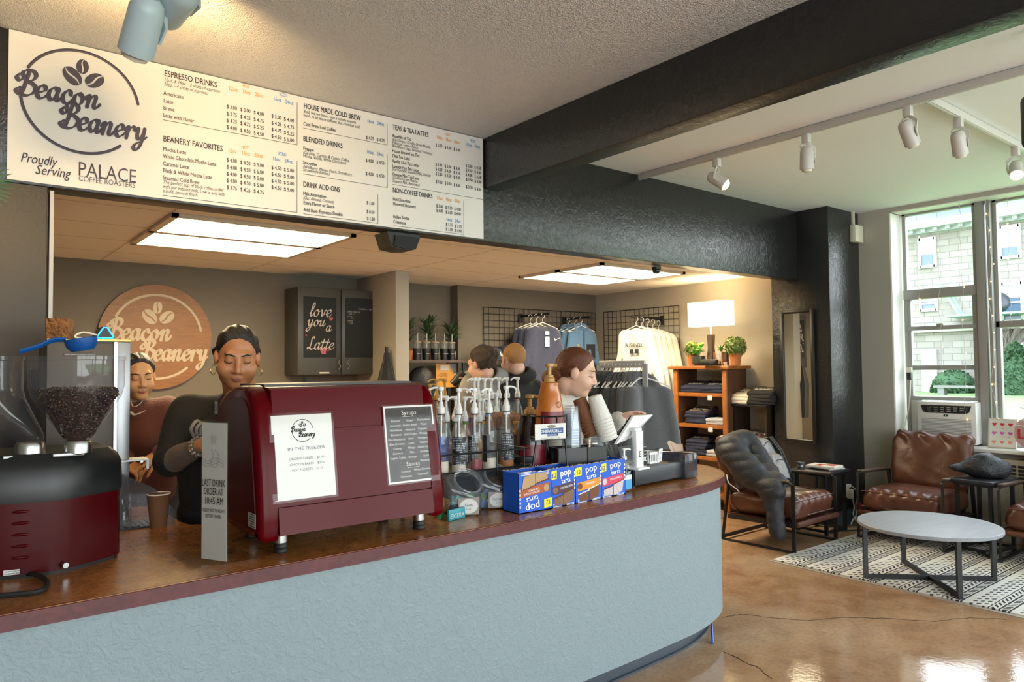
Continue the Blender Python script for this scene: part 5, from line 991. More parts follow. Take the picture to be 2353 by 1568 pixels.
# jars of gum and fruit leather (slanted-mouth jars)
JAR = glass('jar_plastic', (.94, .95, .97), .04, 1.6, .07, 'cfd6dd')
def jar(cx, cy, s, lab, word, price, kind, cols, g):
    t = thing('candy_jar', lab, 'jar', (cx, cy, ZC), R(-28))
    nrm = np.array((.28, -.62, .73)); nrm /= np.linalg.norm(nrm); off = .085*s
    def fn(P):
        b = rbox(P, (0, 0, .088*s), (.082*s, .082*s, .086*s), .035*s); cut = (P-np.array((0, 0, .088*s))) @ nrm-off*.78; return smax(b, cut, .012*s)
    part('jar_body', sdfmesh('jar_body', fn, (-.1, -.1, -.005), (.1, .1, .2), .005, JAR), None, t)
    z = Vector(nrm); x = z.orthogonal().normalized(); c = Vector((0, 0, .088*s))+z*off*.80; F = frame(c, x, z.cross(x), z); m = MB()
    for r_, zz in ((.064*s, .002), (.062*s, .012), (.066*s, .020)): m.tube([F @ Vector((r_*math.cos(2*math.pi*i/32), r_*math.sin(2*math.pi*i/32), zz)) for i in range(32)], .0042*s, 8, closed=True)
    part('rim', m, JAR, t); part('mouth_disc', MB().lathe([(.056*s, .004), (.0, .005)], n=24, M=F), glass('jar_lid_plastic', (.8, .82, .84), .05, 1.1), t)  # rim rings, and a grey-tinted clear disc across the jar mouth
    fy = -.084*s; Fc = frame((.020*s, fy-.002, .045*s), (1, 0, 0), (0, -.18, .98), (0, -.98, -.18)); cd = part('price_card', MB().box((0, 0, 0), (.092*s, .078*s, .0012), M=Fc), mat('card_grey', '9a928c', .7), t)
    part('oval', MB().cyl((0, 0, .0006), (0, 0, .0016), 1, 1, 28, M=Fc @ Matrix.Diagonal((.041*s, .033*s, 1, 1))), PAPER, cd); lg = MB(); text(lg, word, .017*s, Fc @ T(0, 0, .0022), align='CENTER', bold=.004, width=.055*s if len(word) > 5 else None, inter=False)
    if len(word) > 5: lg2 = MB(); text(lg2, word, .017*s, Fc @ T(-.029*s, 0, .0022), bold=.004, width=.058*s, inter=False); lg = lg2
    text(lg, price, .009*s, Fc @ T(0, -.016*s, .0022), align='CENTER'); part('card_lettering', lg, mat('card_ink', '4a6a96', .6), cd, smooth=False)
    gg = random.Random(g); nm = 'gum_pack' if kind == 'gum' else 'fruit_leather'
    for i in range(11):
        w, h, d = (.075*s, .026*s, .016*s) if kind == 'gum' else (.085*s, .034*s, .008*s)
        lv = i//4; px_, py_ = (-.034+.034*(i % 3))*s, (-.04+.03*((i+lv) % 3))*s
        o = solo(nm, MB().box((0, 0, 0), (w, d, h), bev=.002), cols[i % len(cols)], (('green', 'teal', 'mint', 'dark navy')[i % 4]+' gum pack inside the left clear slanted jar' if kind == 'gum' else ('pale blue', 'green', 'orange', 'lilac', 'navy')[i % 5]+' fruit leather wrapper inside the right clear slanted jar'), 'gum' if kind == 'gum' else 'snack', RZ(R(-28)) @ Vector((px_*.8, py_*.7, (.016+.022*lv)*s))+Vector((cx, cy, ZC)), Euler((gg.uniform(-.5, .5), gg.uniform(-.5, .5), gg.uniform(-.7, .7))), 'gum packs in the jar' if kind == 'gum' else 'fruit leathers in the jar')
    return t, F
GCOL = [mat('gum_green', '1f8a4a', .4), mat('gum_teal', '2a8f9a', .4), mat('gum_mint', '6cc0b8', .4), mat('gum_dark', '1b3a52', .4)]; FCOL = [mat('leather_blue', '5f8ac0', .4), mat('leather_green', '6fa83a', .4), mat('leather_orange', 'b5702f', .4), mat('leather_lilac', '9a8ec0', .4), mat('leather_navy', '2a3550', .4)]
jar(1.850, 2.700, 1.0, 'clear slanted jar of gum packs beside the red espresso machine', 'Gum', '$1.00', 'gum', GCOL, 3); jar(2.040, 2.735, 1.0, 'clear slanted jar of fruit leathers between gum jar and toaster pastry boxes', 'Fruit Leather', '$1.00', 'leather', FCOL, 5)
gp_ = thing('gum_packet', 'teal gum packet lying at the jar foot with pale lettering', 'gum', (1.752, 2.600, ZC), R(12)); part('packet', MB().box((0, 0, .024), (.10, .012, .046), bev=.002), GCOL[1], gp_); lg = MB(); text(lg, 'EXTRA', .026, frame((-.045, -.0068, .010), (1, 0, 0), (0, 0, 1), (0, -1, 0)), width=.085, bold=.02, shear=.2); part('lettering', lg, mat('packet_ink', 'b9c6c8', .5), gp_, smooth=False)
gp_ = thing('gum_packet', 'green gum packet leaning at far left of the gum jar', 'gum', (1.712, 2.655, ZC), R(40)); part('packet', MB().box((0, 0, .045), (.05, .012, .085), bev=.002), GCOL[0], gp_); lg = MB(); text(lg, 'E', .03, frame((-.012, -.0068, .02), (1, 0, 0), (0, 0, 1), (0, -1, 0)), bold=.02); part('lettering', lg, MATS['packet_ink'], gp_, smooth=False)
# toaster pastry boxes
PBLUE = mat('box_blue', '1257c8', .45); PYEL = mat('box_yellow', 'e4dc1e', .45); PWH = mat('box_white_ink', 'eef0f4', .5); PNAV = mat('box_navy_ink', '14306e', .5); CARD = mat('raw_card', '9c8a74', .85)
def pop(x0, x1, y0, lab, band, words, past, flip=False, crumb=None, rz=0):
    w = x1-x0-.004; h = .178; dp = .115; t = thing('pastry_box', lab, 'box', ((x0+x1)/2, y0+dp/2, ZC), rz); m = MB()
    for s in (-1, 1): m.box((s*w/2-s*.001, 0, h/2), (.002, dp, h)); m.box((0, s*dp/2-s*.001, h/2), (w, .002, h))
    m.box((0, 0, .002), (w, dp, .004)); part('carton', m, PBLUE, t)
    g = random.Random(int(x0*1000)); m = MB(); n = 24
    for s in (-1, 1):
        pts = [(-w/2+w*i/n, h+g.uniform(-.001, .006)) for i in range(n+1)]; m.add([(x, s*(dp/2-.0012), h-.004) for x, _ in pts]+[(x, s*(dp/2-.0012)+g.uniform(-.002, .002), z) for x, z in pts], [(i, i+1, n+2+i, n+1+i) for i in range(n)])
    m.box((0, 0, h-.035), (w-.006, dp-.006, .001)); part('torn_edge', m, CARD, t)
    m = MB(); m.box((0, .01, h-.022), (w*.86, dp*.55, .026), bev=.006); part('foil_pack', m, mat('silver_foil', 'c4c4c4', .18, 1, bump=(60, .8)), t)
    F = frame((0, -dp/2-.0006, h/2), (1, 0, 0), (0, 0, 1), (0, -1, 0))
    if flip: F = F @ RZ(math.pi)
    sk = .10
    def para(x0_, x1_, y0_, y1_, z): return [F @ Vector((x, y+sk*x, z)) for x, y in ((x0_, y0_), (x1_, y0_), (x1_, y1_), (x0_, y1_))]
    m = MB(); m.add(para(-w*.42, w*.46, -.028, .012, .0004), [(0, 1, 2, 3)]); part('flavour_band', m, band, t, smooth=False)
    m = MB(); m.add(para(-w/2, -w*.26, .045, .085, .0004), [(0, 1, 2, 3)]); part('count_tag', m, PYEL, t, smooth=False)
    m = MB(); text(m, '12', .030, F @ T(-w*.47, .046, .0008), bold=.02, inter=False); part('count_number', m, PNAV, t, smooth=False)
    m = MB(); text(m, 'pop', .048, F @ T(-w*.12, .048, .0008) @ RZ(R(6)), width=w*.42, bold=.035, inter=False); text(m, 'tarts', .034, F @ T(-w*.07, .016, .0010) @ RZ(R(6)), width=w*.36, bold=.03, inter=False)
    ln = words.split('|')
    for k, s in enumerate(ln): text(m, s, .013, F @ T(-w*.12, -.006-.012*k-(0 if len(ln) > 1 else .004), .0010) @ RZ(R(6)), width=min(w*.5, .0085*len(s)), bold=.01)
    for k in range(3): m.box((-w*.25, -.075-.006*k, .0008), (w*.34, .0025, .0003), M=F); m.box((w*.28, -.080-.006*k, .0008), (w*.3, .0025, .0003), M=F)
    for k in range(5): m.box((w*.465, .06-.018*k, .0008), (.007, .011, .0003), M=F)
    part('lettering', m, PWH, t, smooth=False)
    m = MB(); m.add([F @ Vector(p) for p in ((-w*.36, -.082, .0012), (-.002, -.082, .0012), (-.002, -.036, .0012), (-w*.38, -.050, .0012))], [(0, 1, 2, 3)]); m.add([F @ Vector(p) for p in ((.002, -.086, .0014), (w*.36, -.070, .0014), (w*.42, -.012, .0014), (.002, -.030, .0014))], [(0, 1, 2, 3)]); part('pastry_picture', m, past, t, smooth=False)
    m = MB()
    for (xa, ya, xb, yb) in ((-w*.38, -.050, -.002, -.036), (.002, -.030, w*.42, -.012)):
        for i in range(7): p = i/6; m.sphere((xa+(xb-xa)*p, ya+(yb-ya)*p, 0), (.006, .0035, .0006), 7, 4, M=F @ T(0, 0, .0015))
    part('filling_picture', m, crumb, t, smooth=False); m = MB(); m.cyl((-w*.33, -.012, .0008), (-w*.33, -.012, .0012), .016, .016, 12, M=F); part('flavour_picture', m, past, t, smooth=False)
    return t
P1 = mat('picture_tan', 'b3946b', .6, bump=(200, .2)); P2 = mat('picture_cocoa', '6d4a38', .6, var=(220, '8d6b55', 3)); P3 = mat('picture_smore', '70401f', .6); P4 = mat('picture_frosted', 'd8d4d4', .6, var=(300, 'b49ea6', 3)); FB_ = mat('picture_filling_brown', '5a2c16', .6); FR_ = mat('picture_filling_red', '7c1f2a', .6); FWH = mat('picture_filling_white', 'e6e0d4', .6)
pop(2.018, 2.215, 2.505, 'blue toaster pastry box upside down with orange band, leftmost of four', mat('band_orange', 'a8501e', .5), 'BROWN SUGAR|CINNAMON', P1, True, FB_); pop(2.220, 2.378, 2.520, 'blue toaster pastry box with dark chocolate fudge band', mat('band_plum', '4a2734', .5), 'CHOCOLATE FUDGE', P2, False, FB_); pop(2.382, 2.562, 2.528, 'blue toaster pastry box with amber band for smores flavour', mat('band_amber', 'e0901e', .5), "S'MORES", P3, False, FWH); pop(2.566, 2.75, 2.545, 'blue toaster pastry box with pink strawberry band, rightmost of four', mat('band_pink', 'd23a58', .5), 'STRAWBERRY', P4, False, FR_)
v = atz(1210, 1128, ZC); v = Vector((2.20, 2.80, ZC)); v = aty(1207, 1100, 2.80); jj = thing('snack_jar', 'clear round jar with black lid and yellow label behind pastry boxes', 'jar', (v.x, 2.80, ZC)); hj = aty(1207, 1045, 2.80).z-ZC; rj = (aty(1236, 1060, 2.8)-aty(1178, 1060, 2.8)).length/2
part('jar_body', MB().lathe([(0, .002), (rj*.95, 0), (rj, .008), (rj, hj*.82), (rj*.93, hj*.86)], n=28), JAR, jj); part('lid', MB().lathe([(rj*1.0, hj*.84), (rj*1.02, hj*.86), (rj*1.02, hj*.985), (rj*.97, hj), (0, hj)], n=30), BLK, jj)
part('label', MB().arc(rj+.001, hj*.08, hj*.56, R(-100), R(-25), n=12), PYEL if False else mat('label_mustard', 'd9b13a', .5), jj); lg = MB(); F = frame((rj*.30, -rj*.99, hj*.40), Vector((.96, .28, 0)), (0, 0, 1), Vector((.28, -.96, 0))); text(lg, 'TILLAMOOK', .016, F @ T(-.022, 0, .004), width=.062, bold=.01, inter=False); part('lettering', lg, INK, jj, smooth=False)
m = MB(); g = random.Random(2)
for i in range(26): a = g.uniform(0, 6.28); r_ = rj*.8*math.sqrt(g.random()); m.cyl((r_*math.cos(a), r_*math.sin(a), .01), (r_*.9*math.cos(a+.15), r_*.9*math.sin(a+.15), hj*.66), .006, .006, 7)
solo('jerky_sticks', m, mat('jerky_purple_brown', '3d1f26', .4), 'dark wrapped jerky sticks standing inside the black-lidded jar', 'snack', (v.x, 2.80, ZC), kind='stuff')
# sanitiser, till drawer, tablet, tip box, basket, napkins
v = aty(1440, 1090, 2.66); sa = thing('sanitizer_bottle', 'clear pump bottle of hand sanitizer right of pastry boxes', 'bottle', (2.80, 2.60, ZC)); m = MB(); m.box((0, 0, .065), (.075, .045, .13), bev=.012); m.lathe([(.03, .125), (.026, .145), (.013, .155), (.013, .165)], n=16); part('bottle', m, GLS, sa); part('gel', MB().box((0, 0, .05), (.066, .036, .095), bev=.01), glass('clear_gel', (.88, .93, .97), .1, 1, .15, 'c8dcea'), sa)
part('label', MB().box((0, -.0232, .05), (.062, .0008, .07)), mat('label_aqua', '3f9fd0', .5), sa); part('label_top', MB().box((0, -.0238, .075), (.058, .0006, .022)), PAPER, sa); m = MB(); m.lathe([(.014, .163), (.014, .18), (.006, .184), (.006, .21), (.012, .212), (.012, .22), (0, .222)], n=14); m.tube([(0, 0, .216), (.03, -.004, .218), (.042, -.006, .212)], .005, 8); part('pump', m, PUMPW, sa)
a = atz(1456, 1124, ZC); b2 = atz(1577, 1100, ZC); u = Vector((b2.x-a.x, b2.y-a.y, 0)); L = u.length; ang = math.atan2(u.y, u.x); hd = aty(1456, 1078, a.y).z-ZC; cd_ = thing('cash_drawer', 'black cash drawer box on counter under the tip box', 'cash drawer', (a.x, a.y, ZC), ang); DD = .33
part('case', MB().box((L/2, DD/2, hd/2+.006), (L, DD, hd-.012), bev=.004), mat('black_steel', '1a1c1f', .35, .3), cd_); part('front_panel', MB().box((L/2, -.003, hd/2+.006), (L-.01, .006, hd-.02), bev=.002), mat('black_drawer_front', '22262b', .4), cd_)
for x in (.03, L-.04): part('foot', MB().box((x, .03, .004), (.02, .02, .008)), RUB, cd_)
def on_drawer(x, y, z=0): return (RZ(ang) @ Vector((x, y, hd+z)))+Vector((a.x, a.y, ZC))
SQ = mat('pos_white_plastic', 'e2e4e6', .3); ps = thing('pos_tablet', 'white point-of-sale tablet on stand tilted towards the cashier', 'till', on_drawer(.12, .20), 0)
p_, q_ = atd(1465, 1022, 3.80), atd(1465, 985, 3.80); zz = hd+ZC
def rel(px, py, D): return atd(px, py, D)-ps.location
c4 = [rel(1412, 1021, 3.70), rel(1446, 1006, 3.86), rel(1497, 953, 4.02), rel(1453, 956, 3.86)]; n4 = (c4[1]-c4[0]).cross(c4[3]-c4[0]).normalized(); n4 = n4 if n4.y < 0 else -n4
m = MB(); m.add([c+n4*.009 for c in c4]+[c-n4*.004 for c in c4], [(0, 1, 2, 3), (7, 6, 5, 4), (0, 4, 5, 1), (1, 5, 6, 2), (2, 6, 7, 3), (3, 7, 4, 0)]); part('back_shell', m, SQ, ps, smooth=False); m = MB(); m.add([c-n4*.0045 for c in c4]+[c-n4*.012 for c in c4], [(0, 1, 2, 3), (7, 6, 5, 4), (0, 4, 5, 1), (1, 5, 6, 2), (2, 6, 7, 3), (3, 7, 4, 0)]); part('screen', m, BLK, ps, smooth=False)
s0 = rel(1465, 990, 3.80); s1 = Vector((s0.x, s0.y, .004)); F = frame(s1, Vector((math.cos(ang), math.sin(ang), 0)), Vector((-math.sin(ang), math.cos(ang), 0)), (0, 0, 1)); hs = s0.z-.004
part('stand', MB().box((0, 0, hs/2), (.062, .03, hs), bev=.006, M=F).box((0, .02, .006), (.10, .12, .012), bev=.004, M=F).box((0, .018, hs+.005), (.062, .05, .02), bev=.006, M=F), SQ, ps); m = MB(); m.box((0, -.0155, hs*.40), (.018, .001, .030), bev=.0004, M=F); part('logo', m, mat('pos_logo', '22252a', .5), ps); m = MB(); m.box((0, -.0163, hs*.40), (.011, .001, .020), M=F); part('logo_mark', m, SQ, ps, smooth=False); m = MB(); m.box((0, -.0168, hs*.40), (.004, .001, .008), M=F); part('logo_dot', m, MATS['pos_logo'], ps, smooth=False)
tb_ = thing('tip_box', 'clear acrylic tip box with black tips sign on cash drawer', 'tip box', on_drawer(.075, .065), ang+R(8)); m = MB(); W3, H3 = .135, .105
for s in (-1, 1): m.box((s*W3/2, 0, H3/2), (.003, .10, H3)); m.box((0, s*.05, H3/2), (W3, .003, H3))
m.box((0, 0, .002), (W3, .10, .004)); m.box((0, 0, H3), (W3, .10, .003)); part('acrylic_box', m, glass('frosty_acrylic', (.93, .96, .97), .06, 1.2, .12, 'dfe9ec'), tb_)
part('sign_panel', MB().box((.032, -.0525, H3/2), (.070, .001, H3*.92)), BLK2, tb_); lg = MB(); F = frame((0, -.0535, 0), (1, 0, 0), (0, 0, 1), (0, -1, 0)); script(lg, 'Tips', .000, .030, .021, .005, F, slant=.35, squeeze=.7)
for k, s in enumerate(('ARE YOU', 'KIND? TIP', 'GENEROUS', 'THANKS')): text(lg, s, .0085, F @ T(.038, .080-.018*k, 0), width=.026, bold=.01)
part('lettering', lg, PWH, tb_, smooth=False)
bk2 = thing('white_basket', 'small white slotted basket with handwritten card on cash drawer', 'basket', on_drawer(.245, .075), ang); m = MB(); m.box((0, 0, .003), (.075, .06, .005))
for s in (-1, 1):
    m.box((0, s*.032, .008), (.08, .004, .012)); m.box((0, s*.036, .058), (.095, .004, .012)); m.box((s*.04, 0, .008), (.004, .066, .012)); m.box((s*.047, 0, .058), (.004, .075, .012))
    for i in range(6): m.box((-.036+i*.0145, s*.034, .034), (.006, .004, .05))
    for i in range(4): m.box((s*.0435, -.024+i*.016, .034), (.004, .006, .05))
part('basket', m, PUMPW, bk2); F = frame((.052, -.036, .042), (.98, .2, 0), (0, -.12, .99), (.2, -.98, -.1)); part('card', MB().box((0, 0, 0), (.05, .075, .001), M=F), PAPER, bk2); lg = MB(); text(lg, 'PENS', .014, F @ T(-.018, .008, .001), width=.036, inter=False); text(lg, '25c', .012, F @ T(-.014, -.018, .001), width=.026, inter=False); part('lettering', lg, mat('marker_blue', '3f8fd0', .6), bk2, smooth=False)
a2 = atz(1577, 1104, ZC); b3 = atz(1612, 1097, ZC); nb = thing('napkin_dispenser', 'smoky translucent napkin dispenser at counter right end', 'napkin dispenser', ((a2.x+b3.x)/2-.02, (a2.y+b3.y)/2+.17, ZC), ang); hn = aty(1580, 1043, a2.y).z-ZC
part('shell', MB().box((0, -.02, hn/2), (.135, .29, hn), bev=.018), glass('smoky_plastic', (.42, .42, .48), .12, 1.2, .35, '55545f'), nb); m = MB(); n = 10
m.add([(-.05+.01*i+.012*math.sin(i), -.06-.02*(i/n), hn-.003) for i in range(n+1)]+[(-.075+.0145*i, -.05+.018*math.sin(i*.35), hn+.05+.014*math.sin(i*.5+.3)) for i in range(n+1)], [(i, i+1, n+2+i, n+1+i) for i in range(n)]); part('napkin', m, mat('kraft_napkin', 'b29a84', .9), nb)
# ================================================================== lounge
RUGM = mat('woven_rug', 'd9d5cc', .95); n, l, b = nodes(RUGM); c = objco(n); o = xyz(n, l, c)
v = math_(n, l, 'FRACT', math_(n, l, 'DIVIDE', o['Y'], .27)); wob = math_(n, l, 'MULTIPLY', math_(n, l, 'SUBTRACT', noise_(n, l, c, 28, 3), .5), .05); v = math_(n, l, 'ADD', v, wob)
def band(a, w): return math_(n, l, 'LESS_THAN', math_(n, l, 'ABSOLUTE', math_(n, l, 'SUBTRACT', v, a)), w)
def dash(per, duty, skew): return math_(n, l, 'LESS_THAN', math_(n, l, 'FRACT', math_(n, l, 'DIVIDE', math_(n, l, 'ADD', o['X'], math_(n, l, 'MULTIPLY', o['Y'], skew)), per)), duty)
solid = math_(n, l, 'MAXIMUM', band(.10, .022), math_(n, l, 'MAXIMUM', band(.30, .022), band(.52, .014)))
mot = math_(n, l, 'MULTIPLY', band(.20, .055), dash(.045, .55, 1.2)); mot2 = math_(n, l, 'MULTIPLY', band(.42, .05), dash(.06, .5, -1.4)); mot3 = math_(n, l, 'MULTIPLY', math_(n, l, 'MAXIMUM', band(.64, .035), math_(n, l, 'MAXIMUM', band(.76, .035), band(.88, .035))), dash(.07, .38, .9))
fac = math_(n, l, 'MAXIMUM', math_(n, l, 'MAXIMUM', solid, mot), math_(n, l, 'MAXIMUM', mot2, mot3)); l.new(mixc(n, l, fac, 'dad6ce', '34363b'), b.inputs['Base Color']); bump_(n, l, b, noise_(n, l, c, 140, 3), .5, .006)
rg = solo('area_rug', MB().box((6.08, 1.9, .006), (1.76, 2.72, .012), bev=.003), RUGM, 'black and white striped woven rug under the round coffee table', 'rug')
fl = struct('trim_7', MB().box((5.178, 1.9, .002), (.035, 2.74, .004)), mat('pale_floor_strip', '9c8f80', .6))
LEA = mat('brown_leather', '4e2a1d', .36, bump=(9, .25, 5, .8), var=(5, '5d3626', 5)); FRM = mat('black_flat_steel', '2c2a28', .42, .4); ARMW = mat('dark_oak_arm', '4c3a2c', .5, bump=(30, .2), stretch=(1, 8, 1))
def fn_seat(P):
    q = P+0; s = rbox(q, (0, .30, .345), (.325, .33, .095), .07); s += folds(P, .006, 22, 5)+.010*np.sin(P[:, 0]*60+8*P[:, 1])*np.exp(-((P[:, 1]-.02)/.06)**2)*(P[:, 2] > .36); s -= .018*np.exp(-(P[:, 0]/.22)**2-((P[:, 1]-.3)/.22)**2)*(P[:, 2] > .35); return s
TB = RX(R(-17)); TBn = np.array(TB.to_3x3()).T.astype(np.float32)
def fn_back(P):
    q = (P-np.array((0, .58, .44), np.float32)) @ TBn.T; s = rbox(q, (0, 0, .22), (.325, .085, .27), .075); s += folds(P, .011, 17, 9)+.012*np.sin(q[:, 0]*34+3*np.sin(q[:, 2]*14))*np.exp(-((q[:, 2]-.42)/.09)**2); return s
chm = {}
def armchair(loc, rz, lab, first=None):
    if first: return dup(first, loc, rz, lab)
    t = thing('leather_armchair', lab, 'armchair', loc, rz, 'brown leather lounge armchairs')
    s = part('seat_cushion', sdfmesh('seat_cushion', fn_seat, (-.36, -.06, .22), (.36, .68, .48), .015, LEA), None, t); m = MB()
    m.tube([(x, y, .415) for x, y in ((-.315, -.02), (.315, -.02))], .005, 6); m.tube([(-.315, -.022, .285), (.315, -.022, .285)], .005, 6); part('piping', m, LEA, s)
    part('back_cushion', sdfmesh('back_cushion', fn_back, (-.36, .40, .36), (.36, .86, .95), .015, LEA), None, t)
    part('sling', MB().box((0, .28, .235), (.66, .62, .012)).box((0, -.045, .232), (.69, .045, .045), bev=.02), LEA, t)
    for s_ in (-1, 1):
        x = s_*.3475
        m = MB(); m.bar([(x, -.02, .012), (x, -.02, .55), (x, .0, .568), (x, .60, .545)], .032, .012, up=(1, 0, 0) if False else (0, 0, 1)); m.bar([(x, -.02, .008), (x, .66, .008)], .032, .012); m.bar([(x, .58, .55), (x, .66, .012)], .032, .012); m.bar([(x, -.01, .225), (x, .60, .215)], .012, .036)
        part('leg_frame', m, FRM, t); part('armrest', MB().box((x, .27, .572), (.045, .50, .016), bev=.004, rot=Euler((R(-2.2), 0, 0))), ARMW, t)
        part('back_post', MB().bar([(s_*.30, .50, .21), (s_*.30, .76, .80)], .03, .012), FRM, t)
    m = MB(); m.bar([(-.3475, .655, .03), (.3475, .655, .03)], .012, .03); m.bar([(-.34, .0, .215), (.34, .0, .215)], .03, .012); m.bar([(-.34, .57, .21), (.34, .57, .21)], .03, .012); part('cross_bar', m, FRM, t)
    return t
C1 = armchair((5.86, 3.285, 0), R(1), 'brown leather armchair with jacket and backpack on it, beside the pillar')
armchair((6.43, 2.82, .013), R(-90), 'brown leather armchair under the air conditioner facing the coffee table', C1)
armchair((6.47, 1.74, .013), R(-90), 'brown leather armchair cut off by photo right edge beside black bag', C1)
BLKM = mat('black_table_metal', '1b1b1d', .4, .2); TTOP = mat('black_ash_top', '26262a', .35, bump=(40, .1))
def c_table(loc, w, d, h, lab, rz=0):
    t = thing('side_table', lab, 'side table', loc, rz); part('top', MB().box((0, 0, h-.012), (w, d, .024), bev=.003), TTOP, t)
    m = MB(); m.box((0, 0, h-.036), (w-.04, d-.04, .022)); part('apron', m, BLKM, t)
    for x, y in ((-1, -1), (1, -1), (-1, 1), (1, 1)): part('leg', MB().box((x*(w/2-.05), y*(d/2-.04), h/2-.012), (.026, .026, h-.026)), BLKM, t)
    m = MB(); m.bar([(-w/2+.05, -d/2+.04, .03), (w/2-.05, -d/2+.04, .03), (w/2-.05, d/2-.04, .03), (-w/2+.05, d/2-.04, .03)], .022, .022, closed=True); part('foot_rail', m, BLKM, t); return t
c_table((6.47, 3.545, 0), .40, .37, .575, 'black side table with magazines between pillar and jacketed armchair', R(-4)); c_table((6.735, 2.28, .013), .46, .33, .59, 'black side table carrying a black bag between two armchairs', R(-6))
# coffee table
ctb = thing('coffee_table', 'round coffee table with pale grey wood top and crossed black legs', 'coffee table', (5.54, 2.24, .013)); GW = mat('grey_oak', '8f939a', .42, var=(4, '868a90', 5, .4), stretch=(1, 7, 1))
part('top', MB().lathe([(0, .370), (.452, .370), (.455, .374), (.455, .392), (.452, .395), (0, .395)], n=64), GW, ctb)
for a in (45, 135, 225, 315): part('leg', MB().box((.43*math.cos(R(a)), .43*math.sin(R(a)), .185), (.028, .028, .37), rz=R(a)), BLKM, ctb)
m = MB()
for a in (45, 135): m.box((0, 0, .016+.0 if a == 45 else .017), (.86, .026, .026), rz=R(a))
part('cross_base', m, BLKM, ctb)
# jacket over the back and left arm of the first chair
PUF = mat('charcoal_puffer_nylon', '212329', .62, bump=(38, .22, 4, .8))
def quilt(P, s=1): return .011*np.sqrt(np.abs(np.sin(P[:, 2]*33+6*P[:, 0]+10*P[:, 1])))+folds(P, .005, 20, 21)
def fn_jack(P):
    a = cap(P, (-.30, .60, .80), (-.05, .64, .86), .13, .10); b_ = cap(P, (-.34, .52, .74), (-.36, .34, .62), .13, .12); c_ = cap(P, (-.33, .42, .60), (-.40, .10, .50), .12, .085); d = cap(P, (-.36, .16, .50), (-.44, .06, .17), .095, .07); e = cap(P, (-.05, .56, .86), (-.14, .34, .60), .08, .10); h_ = cap(P, (-.14, .34, .60), (-.30, .12, .56), .09, .07)
    s = smin(smin(smin(a, b_, .08), c_, .06), smin(smin(d, e, .04), h_, .05), .05); return s-quilt(P)+.014
jk = thing('puffer_jacket', 'charcoal quilted puffer jacket draped over armchair back and left arm', 'jacket', (5.86, 3.285, 0)); part('shell', sdfmesh('shell', fn_jack, (-.62, -.08, .04), (.16, .86, 1.06), .013, PUF), None, jk)
m = MB(); m.tube(cat3([(-.50, .50, .60), (-.53, .46, .54), (-.52, .40, .50), (-.50, .38, .47)]), .004, 6); part('drawcord', m, MATS['white_cable'], jk)
# backpack
GRB = mat('grey_backpack_nylon', '8a8785', .4, bump=(14, .7, 4, 1)); BKB = mat('black_backpack_nylon', '17181a', .5, bump=(30, .4))
bp = thing('backpack', 'grey and black backpack leaning on the seat of jacketed armchair', 'backpack', (5.86, 3.285, 0)); MBk = np.array((RX(R(-26)) @ RZ(R(8))).to_3x3()).astype(np.float32)
def fn_bag(P): q = (P-np.array((.13, .40, .44), np.float32)) @ MBk; s = rbox(q, (0, 0, .22), (.15, .085, .24), .07); s = smin(s, rbox(q, (-.02, -.075, .14), (.115, .045, .14), .04), .03); return s+folds(P, .010, 20, 31)
part('body', sdfmesh('body', fn_bag, (-.12, .1, .38), (.36, .78, 1.0), .012, [GRB, BKB], lambda c: ((((c-np.array((.13, .40, .44))) @ MBk)[:, 0] > .055) | (((c-np.array((.13, .40, .44))) @ MBk)[:, 2] < .04)).astype(int)), None, bp)
m = MB(); Bm = T(.13, .40, .44) @ (RX(R(-26)) @ RZ(R(8)))
for x in (.09, .135): m.bar([Bm @ Vector(p) for p in ((x, .02, .46), (x+.015, -.07, .45), (x+.02, -.105, .30), (x+.02, -.10, .12), (x+.01, -.09, .0))], .03, .012, up=tuple((Bm.to_3x3() @ Vector((0, -1, 0)))))
part('strap', m, BKB, bp); m = MB(); m.tube(cat3([Bm @ Vector(p) for p in ((-.03, .03, .455), (-.03, .0, .51), (.03, .0, .515), (.04, .03, .455))]), .009, 8); part('grab_handle', m, BKB, bp)
m = MB(); m.tube(cat3([Bm @ Vector(p) for p in ((-.10, -.125, .20), (-.02, -.128, .215), (.07, -.125, .20))]), .003, 6); m.tube(cat3([Bm @ Vector(p) for p in ((-.12, -.09, .36), (-.02, -.095, .40), (.10, -.09, .36))]), .003, 6); part('zip', m, BKB, bp)
m = MB(); m.tube(cat3([(.16, .16, .46), (.20, .10, .452), (.24, .03, .450)]), .004, 6); part('loose_strap', m, BKB, bp)
